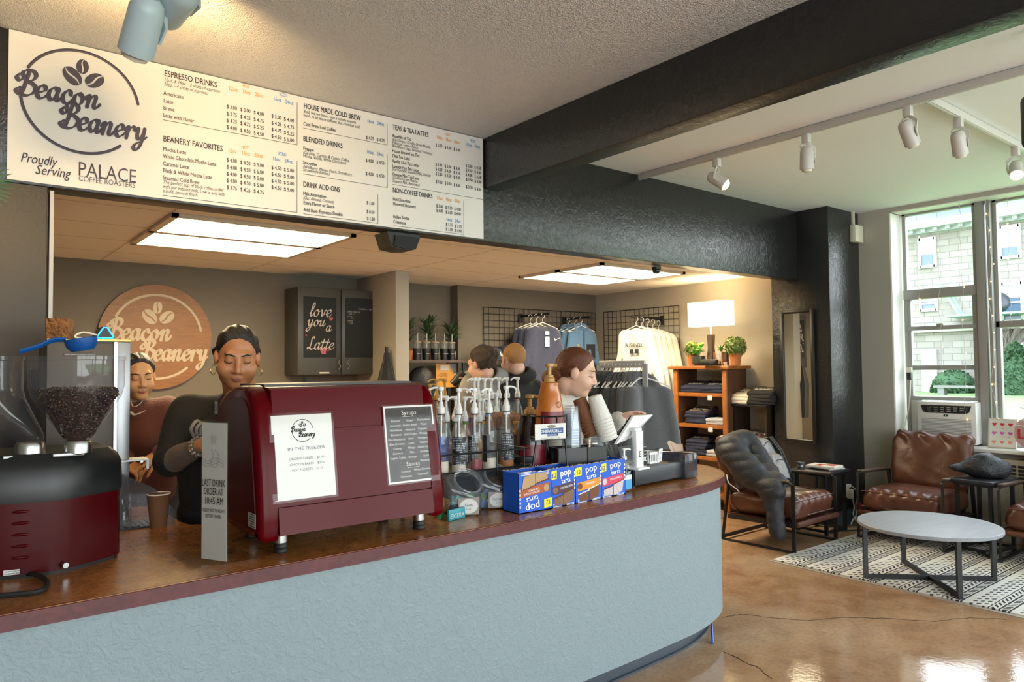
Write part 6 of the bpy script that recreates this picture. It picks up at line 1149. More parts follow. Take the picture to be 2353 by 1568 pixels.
# things on the side tables
mz = [('e9e4da', 'c9503a', 'thick magazine with orange cover on top of the pile on side table'), ('cfd4da', '40506a', 'magazine with pale pages in the middle of the pile on side table'), ('30343a', '8a9096', 'dark magazine at the bottom right of the pile on side table')]
for i, (c1, c2, lab) in enumerate(mz[::-1]):
    t = thing('magazine', lab, 'magazine', (6.50+(.03 if i == 0 else .0)-.02*i, 3.52-.012*i, .576+.0125*i), R(-14+10*i)); part('pages', MB().box((0, 0, .0055), (.20, .26, .010)), mat('page_white', 'd8d4cb', .8), t); part('cover', MB().box((0, 0, .0113), (.205, .265, .0012)), mat('cover_%d' % i, c1, .35), t); m = MB(); m.box((-.02, .03, .0121), (.13, .06, .0004)); m.box((.03, -.05, .0121), (.10, .09, .0004)); part('cover_print', m, mat('cover_print_%d' % i, c2, .35), t, smooth=False)
mg = thing('tumbler', 'small dark tumbler beside magazines on side table', 'tumbler', (6.335, 3.66, .576)); part('body', MB().lathe([(0, .001), (.028, 0), (.034, .05), (.036, .052), (.036, .062), (.031, .064), (.03, .01), (0, .01)], n=20), mat('slate_cup', '3a4048', .35), mg); part('band', MB().lathe([(.0335, .018), (.0345, .034)], n=20), STEEL, mg)
BGM = mat('black_bag_cloth', '1a1c21', .55, bump=(20, .8, 4, 1))
def fn_cap(P): s = smin(ell(P, (.03, 0, .085), (.17, .12, .10)), ell(P, (-.16, .02, .075), (.09, .07, .035)), .05); s = smin(s, cap(P, (.0, -.05, .15), (.06, .05, .165), .035, .03), .04); s = smax(s, -P[:, 2]+.002, .012); return s+folds(P, .010, 26, 41)
bb = thing('black_bag', 'crumpled black cloth bag lying on side table before radiator', 'bag', (6.74, 2.29, .604), R(-60)); part('cloth', sdfmesh('cloth', fn_cap, (-.28, -.17, -.01), (.24, .17, .22), .010, BGM), None, bb)
m = MB(); m.tube(cat3([(.02, -.10, .13), (.03, -.05, .175), (.05, .03, .185)]), .006, 6); m.tube(cat3([(.04, -.11, .12), (.055, -.05, .17), (.07, .03, .18)]), .006, 6); part('strap', m, BGM, bb)
m = MB(); m.tube(cat3([(6.60, 2.30, .012), (6.52, 2.20, .018), (6.42, 2.14, .016), (6.40, 2.06, .014)]), .010, 8); m.sphere((6.52, 2.20, .028), (.03, .018, .03)); solo('bag_buckle_strap', m, BKB, 'black strap with buckle hanging on floor below black bag table', 'strap', (0, 0, .012))
# outlet, plugs, cables, red heart
ow = aty(1948, 1128, PY-.012); ot = thing('wall_outlet', 'white wall outlet with plug adapter low on pillar side', 'outlet', (ow.x, PY-.004, ow.z)); part('plate', MB().box((0, 0, .0), (.075, .008, .12), bev=.003), WHITEP, ot); part('adapter', MB().box((.015, -.025, -.03), (.05, .045, .09), bev=.006), CREAM, ot); part('plug', MB().box((.0, -.02, .05), (.03, .035, .03), bev=.004), WHITEP, ot)
m = MB(); X0, Z0 = ow.x, ow.z; m.tube(cat3([(X0+.01, PY-.05, Z0-.06), (X0+.02, PY-.06, Z0-.16), (X0-.02, PY-.07, .10), (X0+.03, PY-.10, .02), (X0+.10, PY-.14, .012)]), .006, 7); solo('power_cable', m, mat('cord_white', 'cfcabc', .5), 'white power cord dropping from outlet to the floor by pillar', 'cord')
m = MB(); m.tube(cat3([(X0+.02, PY-.05, Z0+.04), (X0+.07, PY-.07, Z0-.02), (X0+.05, PY-.06, Z0-.14), (X0+.02, PY-.08, .11), (X0+.06, PY-.05, .03), (X0+.16, PY-.10, .012)]), .005, 7); solo('power_cable', m, MATS['cord_white'], 'second white cord looping beside red heart below the outlet', 'cord')
m = MB(); m.tube(cat3([(X0-.05, PY-.06, .012), (X0-.03, PY-.08, .07), (X0+.02, PY-.10, .075), (X0+.05, PY-.16, .02), (X0-.05, PY-.28, .010)]), .007, 7); solo('power_cable', m, MATS['cord_white'], 'looped white cord lying on floor between side table and armchair', 'cord')
m = MB(); m.tube(cat3([(6.40, 3.42, .01), (6.52, 3.40, .012), (6.62, 3.36, .012), (6.72, 3.30, .01), (6.80, 3.26, .01)]), .006, 7); solo('power_cable', m, RUB, 'black cord running along floor under the magazine side table', 'cord')
ht = atd(1956, 1181, 6.95); h_ = thing('heart_ornament', 'small red heart hanging on white cord below outlet', 'ornament', (X0+.03, PY-.10, .175)); hp = [(.05*(16*math.sin(t)**3)/16, .05*(13*math.cos(t)-5*math.cos(2*t)-2*math.cos(3*t)-math.cos(4*t))/16) for t in [k*2*math.pi/30 for k in range(30)]]
part('heart', MB().prism(hp, -.008, .008, frame((0, 0, 0), (.95, 0, .25), (-.25, 0, .95), (0, -1, 0))), mat('red_felt', 'c02018', .7), h_)
# air conditioner in the window
ac = thing('air_conditioner', 'white window air conditioner with louvred front above brown armchair', 'air conditioner', (7.36, 2.785, .80)); ACW = mat('ac_white', 'dcdcda', .4); W4, H4 = .50, .385
part('case', MB().box((.24, 0, H4/2), (.46, W4, H4), bev=.012), ACW, ac); part('front', MB().box((0, 0, H4/2), (.03, W4, H4), bev=.012), ACW, ac)
def acq(y0, y1, z0, z1, x, th): return MB().box((x, (y0+y1)/2, (z0+z1)/2), (th, abs(y1-y0), z1-z0))
gp4 = part('vent', MB().prism([(-.215, .352), (.215, .352), (.195, .292), (.17, .28), (-.17, .28), (-.195, .292)], -.001, .004, frame((-.016, 0, 0), (0, -1, 0), (0, 0, 1), (-1, 0, 0))), mat('ac_dark', '222426', .4), ac)
for i in range(7): part('vane', MB().box((-.0215, -.165+i*.055, .316), (.004, .022, .05), bev=.002), BLK, gp4)
m = MB()
for k in range(3): m.box((-.0205, 0, .296+k*.018), (.003, .36, .003))
part('vent_bar', m, ACW, gp4)
m = MB()
for k in range(15): m.box((-.0165, 0, .035+k*.0135), (.004, .42, .0052))
part('grille', m, mat('ac_grey_slot', '8b8d8e', .5), ac); part('display', MB().box((-.0165, -.0, .258), (.003, .035, .018)), BLK, ac); part('indicator', MB().box((-.0185, -.0, .259), (.002, .006, .006)), mat('green_led', '3ad05a', .4, emit=2), ac)
sp5 = MB(); sp5.box((.15, .325, .20), (.02, .11, .40), bev=.002); sp5.box((.15, -.26, .20), (.02, .02, .40)); part('side_panel', sp5, mat('ac_panel', 'cfd0cc', .5), ac)
m = MB(); m.tube(cat3([(7.33, 3.16, .50), (7.34, 3.17, .85), (7.46, 3.16, 1.10), (7.47, 3.14, 1.38)]), .006, 7); solo('power_cable', m, MATS['cord_white'], 'white cord hanging down from small plug box at the left window frame', 'cord')
pb = thing('plug_box', 'small plug with transformer on left window frame', 'plug', (7.462, 3.145, 1.42)); part('box', MB().box((0, 0, 0), (.035, .04, .07), bev=.005), BLK, pb); part('cap', MB().box((0, 0, .06), (.03, .05, .05), bev=.005), CREAM, pb)
# string lights
FAIR = mat('fairy_bulb', (1, .78, .42), .4, emit=5); WIRW = mat('thin_clear_wire', 'b8bcba', .5)
for k, (px, y0, y1, lab) in enumerate(((2106, 500, 700, 'fairy light strand left in the first window'), (2152, 490, 880, 'fairy light strand in the middle of first window'), (2204, 470, 1000, 'fairy light strand right in first window, hanging over air conditioner'), (2268, 450, 1000, 'fairy light strand winding down the window mullion'), (2312, 450, 740, 'fairy light strand in the second window'))):
    X = 7.43 if k != 2 else 7.325
    if k == 2: X = 7.32
    p = atx(px, y0, X); q = atx(px+8, y1, X); t = thing('string_light', lab, 'string lights', (X, p.y, p.z)); g = random.Random(k); m = MB(); L = p.z-q.z; pts = [Vector((g.uniform(-.006, .006), g.uniform(-.012, .012)+(.02*math.sin(i*1.3) if k == 3 else 0), -L*i/14)) for i in range(15)]; pts[0] = Vector((0, 0, .02)); m.tube(cat3(pts, 3), .0016, 5); part('wire', m, WIRW, t)
    for i in range(1, 15, 2 if k != 3 else 1): b_ = pts[i]; part('bulb', MB().sphere((b_.x-.004, b_.y-.012, b_.z-.008), (.0045, .006, .007), 8, 6), FAIR, t)
# things on the window stool
SZ = .791; a = atx(2270, 1035, 7.34); b2 = atx(2333, 1037, 7.34); pf = thing('heart_picture', 'white framed picture of nine coloured hearts on the window stool', 'picture', (7.36, (a.y+b2.y)/2, SZ)); W5 = abs(a.y-b2.y)+.01; H5 = .26; F = frame((0, 0, 0), (0, -1, 0), (.17, 0, .985), (-.985, 0, .17))
part('frame', MB().box((0, H5/2, 0), (W5, H5, .016), bev=.002, M=F), mat('pale_wood_frame', 'cfc8bd', .5), pf); part('print', MB().box((0, H5/2, .0085), (W5-.022, H5-.022, .001), M=F), PAPER, pf)
hr = [mat('heart_red', 'c93040', .6), mat('heart_pink', 'c763b8', .6), mat('heart_coral', 'e08a78', .6)]
for r_ in range(3):
    m = MB()
    for c_ in range(3): m.add([F @ Vector((x*.36+(-.062+.062*c_), y*.36+H5*(.80-.30*r_), .0095)) for x, y in hp], [tuple(range(30))])
    part(('red_hearts', 'pink_hearts', 'coral_hearts')[r_], m, hr[r_], pf, smooth=False)
lg = MB(); text(lg, 'love is', .016, F @ T(-.01, H5*.65, .0095), shear=.3, bold=-.005); text(lg, 'everything', .016, F @ T(-.01, H5*.36, .0095), shear=.3, bold=-.005); part('lettering', lg, hr[0], pf, smooth=False)
def fn_pil(P): s = ((np.abs(P[:, 0])/.20)**3.2+(np.abs(P[:, 2]-.14)/.14)**3.2)**(1/3.2); z = .06*np.maximum(0, 1-s**2)**.5+.004; d = np.maximum(np.abs(P[:, 1])-z, (s-1)*.12); return d*.7+folds(P, .004, 25, 51)
pl = thing('love_pillow', 'pink cushion with red LOVE letters on window stool, cut by photo edge', 'cushion', (7.31, 2.03, SZ+.005), R(-90)); part('cushion', sdfmesh('cushion', fn_pil, (-.23, -.10, -.02), (.23, .10, .30), .011, mat('blush_knit', 'dbb6b8', .9, bump=(120, .4))), None, pl); lg = MB(); text(lg, 'LOVE', .115, frame((-.165, -.066, .10), (1, 0, 0), (0, 0, 1), (0, -1, 0)), width=.33, bold=.05, inter=False); part('lettering', lg, mat('red_letters', 'b8303c', .7), pl, smooth=False)
def leaf(m, base, tip, w, up=(0, 0, 1), droop=.15, n=6):
    base = Vector(base); tip = Vector(tip); d = tip-base; sd = d.cross(Vector(up)); sd = sd.normalized() if sd.length > 1e-5 else Vector((1, 0, 0)); nn = sd.cross(d).normalized(); L = d.length; vs = []
    for i in range(n+1):
        t = i/n; ww = w*math.sin(math.pi*min(1, t**.8))**.8 if 0 < t < 1 else 0; p = base+d*t+nn*(droop*L*(4*t*(1-t))*.5)
        vs += [p-sd*ww/2, p+nn*(-.12*ww), p+sd*ww/2]
    m.add(vs, [(3*i+k, 3*i+k+1, 3*i+4+k, 3*i+3+k) for i in range(n) for k in (0, 1)])
GRN = mat('houseplant_leaf', '4f8a4a', .4, var=(9, '6aa860', 3)); GRD = mat('dark_plant_leaf', '2c4a28', .5, var=(9, '3d5e33', 3)); TERR = mat('terracotta', 'b06a34', .7); SOIL = mat('soil', '2a2018', .9)
v = atx(2353, 955, 7.2); pt = thing('window_plant', 'leafy green houseplant entering at photo right edge before window', 'plant', (7.2, v.y-.12, 0)); m = MB(); g = random.Random(8)
for i in range(16): a = R(g.uniform(-60, 240)); z = v.z+g.uniform(-.10, .16); leaf(m, (0, 0, z-.06), (.20*math.cos(a)*.6, .22*abs(math.sin(a))*(1 if i % 3 else -1), z+g.uniform(-.03, .05)), .05)
part('leaves', m, GRN, pt); part('stem', MB().tube(cat3([(0, 0, .3), (.02, .01, .6), (0, 0, v.z+.05)]), .012, 6), GRD, pt); part('pot', MB().lathe([(0, .002), (.11, 0), (.15, .30), (.15, .32), (.13, .32), (.13, .29), (0, .28)], n=20), TERR, pt)
v = aty(2, 425, 3.0); pm = thing('hanging_palm', 'spiky palm leaves entering at photo left edge below menu board', 'plant', (v.x-.10, 3.0, v.z)); m = MB(); g = random.Random(3)
for i in range(12): a = R(-50+9*i); leaf(m, (0, 0, 0), (.145*math.cos(a), -.02+.04*g.random(), .11*math.sin(a)), .012, up=(0, 1, 0), droop=.1)
part('fronds', m, GRD, pm); part('hanger_wire', MB().cyl((0, 0, -.05), (0, 0, CEIL-v.z), .004, .004, 6), WIRE, pm); part('pot', MB().lathe([(0, -.16), (.06, -.16), (.085, -.02), (.08, -.02), (0, -.04)], n=16), TERR, pm)
# ================================================================== merchandise corner
GRID = mat('black_grid_wire', '15151a', .45)
def grid_panel(lab, loc, rz, w, h, nx, ny):
    t = thing('grid_panel', lab, 'grid panel', loc, rz, None); m = MB()
    for i in range(nx+1): m.cyl((-w/2+w*i/nx, -.012, 0), (-w/2+w*i/nx, -.012, h), .0045 if i in (0, nx) else .003, None, 5)
    for k in range(ny+1): m.cyl((-w/2, -.006, h*k/ny), (w/2, -.006, h*k/ny), .0045 if k in (0, ny) else .003, None, 5)
    part('wires', m, GRID, t); return t
for i, (x, lab) in enumerate(((5.35, 'left black wire grid panel on back wall behind the caps'), (5.97, 'middle black wire grid panel on back wall behind navy sweatshirts'), (6.59, 'right black wire grid panel on back wall behind blue fleeces'))):
    t = grid_panel(lab, (x, MBACK-.012, .55), 0, .615, 1.71, 8, 22)
    for s in (-1, 1): part('clip', MB().prism([(0, -.06), (.04, 0), (0, .06), (-.04, 0)], -.02, .0, frame((s*.26, -.01, .92), (1, 0, 0), (0, 0, 1), (0, -1, 0))), BLK, t)
for y, lab in ((6.42, 'black wire grid panel on side wall behind white sweatshirts'), (5.80, 'black wire grid panel on side wall left of the glowing lamp')):
    t = grid_panel(lab, (LWX-.012, y, .55), R(-90), .615, 1.71, 8, 22)
    for z in (.60, 1.36): part('clip', MB().prism([(0, -.06), (.04, 0), (0, .06), (-.04, 0)], -.02, .0, frame((.26, -.01, z-.12), (1, 0, 0), (0, 0, 1), (0, -1, 0))), BLK, t)
def hook_bar(lab, loc, rz, L=.34): t = thing('hook_bar', lab, 'hook bar', loc, rz); part('bar', MB().box((0, -L/2, 0), (.014, L, .03), bev=.003), GRID, t); part('bracket', MB().box((0, -.01, -.02), (.05, .02, .11), bev=.003), BLK, t)
def garment_mesh(nm, m_, w=.50, L=.68, seed=1, sl=.62, hood=False, spread=.075, h=.02):
    def fn(P):
        q = P*np.array((1, 1.0, 1), np.float32); z = P[:, 2]
        sh = -.005-.34*np.abs(P[:, 0])
        b_ = rbox(q, (0, 0, -L/2-.02), (w/2-.055, .040, L/2), .036); b_ = smax(b_, z-sh, .02)
        for s in (-1, 1): b_ = smin(b_, cap(q*np.array((1, 1.25, 1), np.float32), (s*(w/2-.075), 0, -.115), (s*(w/2+spread), -.012, -.12-sl), .060, .042), .012)
        if hood: b_ = smin(b_, ell(P, (0, .02, -.035), (.12, .06, .09)), .03)
        b_ = smax(b_, -ell(P, (0, -.035, -.005), (.085, .06, .06)), .015)
        return b_+folds(P, .013, 24, seed, (1, .6, .28))
    return sdfmesh(nm, fn, (-w/2-.16, -.11, -L-.10), (w/2+.16, .12, .09), h, m_)
HGM = mat('white_hanger', 'dfddd6', .4)
def hanger_mb(w=.40):
    m = MB(); m.tube(cat3([(-w/2, 0, -.055), (-.02, 0, .012), (0, 0, .018), (.02, 0, .012), (w/2, 0, -.055)], 6), .006, 6); m.tube([(-w/2, 0, -.056), (w/2, 0, -.056)], .005, 6); m.tube(cat3([(0, 0, .015), (0, 0, .06), (.022, 0, .08), (.02, 0, .11), (-.005, 0, .122), (-.024, 0, .105)], 5), .0035, 6); return m
hmesh = hanger_mb().mesh('hanger', HGM)
def hang(me, name, lab, cat, loc, rz, grp, hl, prints=()):
    t = thing(name, lab, cat, loc, rz, grp); part('fabric', me, None, t)
    for nm, mb, m_ in prints: part(nm, mb, m_, t, smooth=False)
    h = tag(link('clothes_hanger', hmesh, None, (loc[0], loc[1], loc[2]), rz), hl, 'hanger', 'clothes hangers'); return t
NAVY = mat('navy_fleece', '2c3048', .85, bump=(90, .3), sheen=.3); BLUE = mat('slate_blue_fleece', '567a9c', .85, bump=(90, .3), sheen=.3); WHT = mat('oatmeal_fleece', 'd9d4c8', .85, bump=(90, .25), sheen=.2); HGR = mat('heather_grey_fleece', '55575a', .9, bump=(90, .3), sheen=.3); BLKF = mat('black_fleece', '1d1e20', .9, bump=(90, .3), sheen=.3); DGR = mat('dark_grey_fleece', '37383a', .9, bump=(90, .3), sheen=.3); PRN = mat('navy_print', '20222c', .8); PRW = mat('white_print', 'd8d4c6', .8); PRY = mat('gold_print', 'c79a3a', .8)
FVX = frame((0, -.052, 0), (1, 0, 0), (0, 0, 1), (0, -1, 0))
gm_n = garment_mesh('navy_sweatshirt', NAVY, .50, .74, 3); gm_b = garment_mesh('blue_fleece', BLUE, .46, .66, 4, hood=True); gm_w = garment_mesh('white_sweatshirt', WHT, .50, .74, 6)
v = aty(1247, 745, 6.45)
for i, (dx, dy) in enumerate(((0, 0), (-.012, .10), (-.03, .19))):
    pr = []
    if i == 0:
        m = MB(); m.box((.03, -.11, .004), (.05, .045, .001), M=FVX); m.box((.03, -.21, .004), (.055, .12, .001), M=FVX); pr.append(('swing_tag', m, PAPER)); m = MB(); stroke(m, [(.125, -.175), (.135, -.19), (.16, -.18), (.195, -.165)], .012, FVX @ T(0, 0, .006), lo=.3); pr.append(('chest_mark', m, PRW))
    hang(gm_n, 'navy_sweatshirt', ('navy sweatshirt with white tag, front one hanging on back wall grid', 'navy sweatshirt hanging directly behind the tagged navy one', 'navy sweatshirt farthest back on the navy hook bar')[i], 'sweatshirt', (v.x+dx, 6.45+dy, v.z), R(-12), 'navy sweatshirts on back wall grid', 'white plastic hanger carrying a navy sweatshirt', pr)
hook_bar('black hook bar carrying the navy sweatshirts on back wall grid', (v.x, MBACK-.03, v.z+.115), 0, .55)
v = aty(1336, 752, 6.55)
for i, dy in enumerate((0, .11, .21)):
    pr = []
    if i == 0: m = MB(); m.box((.10, -.30, .004), (.13, .17, .002), M=FVX); m.box((0, -.16, .006), (.012, .24, .002), M=FVX); pr.append(('navy_pocket', m, PRN)); m = MB(); text(m, 'B', .05, FVX @ T(-.10, -.25, .006), bold=.03, inter=False); pr.append(('chest_letter', m, PRY))
    hang(gm_b, 'blue_fleece', ('slate blue fleece pullover with navy chest pocket, front of its bar', 'slate blue fleece pullover hanging in the middle of its bar', 'slate blue fleece pullover hanging farthest back on its bar')[i], 'fleece', (v.x-.012*i, 6.55+dy, v.z), R(-10), 'blue fleeces on back wall grid', 'white plastic hanger carrying a blue fleece', pr)
hook_bar('black hook bar carrying the blue fleeces on back wall grid', (v.x, MBACK-.03, v.z+.115), 0, .48)
v = atx(1462, 752, 6.42)
for i in range(5):
    pr = []
    if i == 0: m = MB(); text(m, 'BUSHNELL', .065, FVX @ T(-.115, -.235, .008), width=.23, bold=.03, inter=False); text(m, 'EST. 1874', .026, FVX @ T(-.06, -.345, .008), width=.12, inter=False); m.box((-.035, -.285, .008), (.05, .05, .001), M=FVX); m.box((.035, -.285, .008), (.05, .05, .001), M=FVX); pr.append(('lettering', m, PRN))
    hang(gm_w, 'white_sweatshirt', ('white sweatshirt with dark college lettering, front one of five', 'second white sweatshirt from the front of the white row', 'middle white sweatshirt of the white row', 'fourth white sweatshirt of the white row', 'white sweatshirt nearest the side wall in white row')[i], 'sweatshirt', (6.42+.085*i, v.y-.012*i, v.z-.01*i), R(-78), 'white sweatshirts on side wall grid', 'white plastic hanger carrying a white sweatshirt', pr)
hook_bar('black hook bar carrying the white sweatshirts on side wall grid', (LWX-.03, v.y, v.z+.115), R(-90), .55)
# clothes rail with hoodies
RAIL = mat('rail_grey', 'a9a8a4', .4, .3); pa = atd(1378, 838, 5.60); pb_ = atd(1482, 836, 5.42); u = (pb_-pa); u.z = 0; L = u.length; u.normalize(); ang = math.atan2(u.y, u.x)
rl = thing('clothes_rail', 'pale metal clothes rail full of grey and black hoodies behind cashier', 'clothes rail', (pa.x, pa.y, 0), ang); part('top_bar', MB().box((L/2, 0, pa.z), (L, .03, .055), bev=.004), RAIL, rl)
for x in (.0, L): part('post', MB().box((x, 0, pa.z/2), (.035, .03, pa.z)), RAIL, rl); part('foot', MB().box((x, 0, .02), (.04, .50, .04), bev=.004), RAIL, rl)
gm_k = [garment_mesh('hoodie', mm, .48, .66, 10+i, hood=True, spread=.02, h=.022) for i, mm in enumerate((BLKF, DGR, HGR))]
nG = 12; names_ = ['black hoodie', 'dark grey hoodie', 'heather grey hoodie']; pos_ = ['first', 'second', 'third', 'fourth', 'fifth', 'sixth', 'seventh', 'eighth', 'ninth', 'tenth', 'eleventh']
for i in range(nG):
    k = 0 if i < 3 else (1 if i < 8 else 2); p = pa+u*(L*(.05+.93*i/(nG-1))); last = i == nG-1
    hang(gm_k[k], 'hoodie', 'heather grey hoodie on the rail end, its front turned to us' if last else '%s on clothes rail, %s from its left end' % (names_[k], pos_[i]), 'hoodie', (p.x, p.y, p.z-.115), ang+R(90 if not last else 42)+R(rnd.uniform(-6, 6)), 'hoodies on the clothes rail', 'white plastic hanger carrying a hoodie on the rail')
# low folded/hung dark tops on the lower grid bar
v = atx(1540, 905, 6.6); hook_bar('black hook bar low on side wall grid beside bookcase', (LWX-.03, v.y, v.z), R(-90), .30)
hang(garment_mesh('navy_hoodie', NAVY, .46, .66, 22, hood=True, h=.024), 'navy_hoodie', 'dark navy hoodie hanging low between rail and bookcase', 'hoodie', (6.55, v.y+.25, v.z-.10), R(-80), None, 'white plastic hanger carrying a low navy hoodie')
# caps
CAPN = mat('navy_cap', '1d212e', .8, bump=(200, .2))
def ball_cap(loc, rz, lab, letter, tilt=0):
    t = thing('ball_cap', lab, 'cap', loc, rz); part('crown', MB().lathe([(.098, 0), (.100, .03), (.093, .075), (.07, .11), (.035, .128), (0, .132)], n=24), CAPN, t); m = MB(); n = 12; A = [(.10*math.sin(R(-62+124*i/n)), -.10*math.cos(R(-62+124*i/n))) for i in range(n+1)]; B_ = [(.094*math.sin(R(-62+124*i/n)), -.10-.082*math.cos(R(-72+144*i/n)) if True else 0) for i in range(n+1)]
    m.add([(x, y, .004) for x, y in A]+[(x, y, -.012) for x, y in B_], [(i, i+1, n+2+i, n+1+i) for i in range(n)]); part('brim', m, CAPN, t); part('button', MB().sphere((0, 0, .133), .008, 8, 6), CAPN, t)
    if letter: lg = MB(); F = frame((-.026, -.102, .032), (1, 0, 0), (0, .25, .97), (0, -.97, .25)); text(lg, 'B', .075, F, bold=.04, inter=False); part('letter', lg, PRW, t, smooth=False)
    return t
v = aty(1136, 826, 6.45); ball_cap((v.x, 6.45, v.z), R(20), 'navy baseball cap with white B between the two back customers', True)
v = aty(1112, 818, 6.62); ball_cap((v.x, 6.62, v.z), R(-60), 'plain navy baseball cap left behind the lettered cap', False); v = aty(1160, 820, 6.62); ball_cap((v.x, 6.62, v.z), R(10), 'navy baseball cap behind the blond head of back customer', False)
v = aty(1136, 830, 6.6); m = MB(); cs = thing('cap_shelf', 'small black wire shelf holding navy caps on back wall grid', 'shelf', (v.x, 6.68, v.z-.045)); part('shelf', MB().box((0, -.07, -.004), (.50, .42, .008)), GRID, cs)
# alcove shelf unit with tumblers, plants, poster
WALN = mat('dark_walnut_shelf', '4a382d', .5, bump=(30, .2), stretch=(1, 1, 8)); a = aty(932, 828, 6.62); b2 = aty(1068, 828, 6.62); W6 = b2.x-a.x; zt = a.z
au = thing('shelf_unit', 'dark wood and black metal shelf unit in alcove behind bottles', 'shelf unit', ((a.x+b2.x)/2, 6.78, 0))
for z in (zt-.014, zt-.42, .55, .12): part('shelf', MB().box((0, 0, z), (W6, .34, .028)), WALN, au)
for x in (-1, 1):
    for y in (-1, 1): part('post', MB().box((x*(W6/2-.015), y*.155, zt/2-.015), (.03, .03, zt-.03)), BLKM, au)
BCL = glass('tumbler_clear', (.9, .9, .88), .05, 1.2, .08, 'd0ccc0')
for i, px in enumerate((958, 979, 999, 1020, 1037)):
    v = aty(px, 827, 6.66); t = thing('straw_tumbler', ('first from left', 'second from left', 'middle', 'second from right', 'last on right')[i]+' black-sleeved straw tumbler on the alcove shelf', 'tumbler', (v.x, 6.66, zt+.001), 0, 'straw tumblers on the alcove shelf'); part('cup', MB().lathe([(0, .002), (.036, 0), (.046, .185), (.044, .185), (.034, .01), (0, .008)], n=18), BCL, t); part('sleeve', MB().lathe([(.0375, .004), (.0445, .125)], n=18), BLK, t); part('lid', MB().lathe([(.047, .185), (.048, .195), (.03, .20), (0, .20)], n=18), mat('tumbler_lid_tan', 'a58f76', .4), t); part('straw', MB().cyl((.01, 0, .19), (.012, 0, .285), .0045, .0045, 7), HGM, t)
    lg = MB(); text(lg, 'BEACON', .014, frame((-.026, -.0425, .062), (1, 0, 0), (0, 0, 1), (0, -1, 0)), width=.052, bold=.03); part('lettering', lg, PRW, t, smooth=False)
def bushy(lab, px, py, Y, base_z, ht, wd, seed, pot=True, nl=60, name='potted_tree'):
    v = aty(px, py, Y); t = thing(name, lab, 'plant', (v.x, Y, base_z)); m = MB(); g = random.Random(seed)
    for i in range(nl): a = g.uniform(0, 6.28); z = ht*(.52+.45*g.random()); r0 = wd*.12*g.random(); r1 = wd*(.3+.25*g.random()); leaf(m, (r0*math.cos(a), r0*math.sin(a), z-.03), (r1*math.cos(a), r1*math.sin(a), z+g.uniform(-.02, .08)), .022)
    part('foliage', m, GRD, t); part('trunk', MB().tube(cat3([(0, 0, .08), (.01, 0, ht*.35), (0, 0, ht*.7)]), .006, 6), mat('thin_bark', '5a452f', .8), t)
    if pot: part('pot', MB().lathe([(0, .002), (.042, 0), (.055, .10), (.05, .10), (0, .085)], n=16), TERR, t)
bushy('small potted olive-like tree at left end of the alcove shelf', 938, 800, 6.70, zt+.001, .43, .24, 2); bushy('leafy olive-like plant behind second and third straw tumblers', 984, 760, 6.80, zt+.001, .48, .30, 3, True, 80); bushy('leafy olive-like plant behind the rightmost straw tumblers', 1037, 780, 6.80, zt+.001, .42, .28, 4, True, 70)
a = aty(1001, 836, 6.72); b2 = aty(1049, 890, 6.72); po = thing('poster', 'yellow and orange poster leaning on shelf in alcove unit', 'poster', ((a.x+b2.x)/2, 6.72, (a.z+b2.z)/2)); PW, PH = b2.x-a.x, a.z-b2.z; part('sheet', MB().box((0, 0, 0), (PW, .006, PH)), mat('poster_amber', 'c8891e', .4), po); m = MB(); F = frame((0, -.004, 0), (1, 0, 0), (0, 0, 1), (0, -1, 0)); m.box((-.02, PH*.32, 0), (PW*.42, PH*.2, .001), M=F); part('white_patch', m, PRW, po, smooth=False); m = MB(); m.add([F @ Vector(p) for p in ((PW*.5, -PH*.2, .001), (PW*.5, PH*.5, .001), (PW*.15, PH*.5, .001))], [(0, 1, 2)]); part('grey_corner', m, mat('poster_grey', '6d7480', .4), po, smooth=False)
lg = MB(); text(lg, 'COFFEE', .05, F @ T(-PW*.35, -.01, .001), width=PW*.4); text(lg, 'BEANS', .05, F @ T(-PW*.35, -.06, .001), width=PW*.35); part('lettering', lg, mat('poster_brown', '7a4a14', .6), po, smooth=False)
def fn_bk(P): return smin(ell(P, (0, 0, .16), (.16, .10, .17)), cap(P, (.1, 0, .05), (.18, -.02, -.12), .05, .04), .06)+folds(P, .012, 20, 61)
v = aty(988, 880, 6.5); hb = thing('black_backpack', 'black backpack slumped on the alcove shelf before the poster', 'backpack', (v.x, 6.66, zt-.405)); part('cloth', sdfmesh('cloth', fn_bk, (-.22, -.14, .0), (.28, .14, .36), .018, BKB), None, hb)
v = aty(955, 880, 6.6); nb_ = thing('folded_navy_top', 'folded navy cloth at left of the alcove shelf', 'clothes', (v.x, 6.72, zt-.405)); part('cloth', sdfmesh('cloth', lambda P: rbox(P, (0, 0, .08), (.12, .12, .08), .05)+folds(P, .012, 18, 66), (-.16, -.16, -.01), (.16, .16, .20), .018, NAVY), None, nb_)
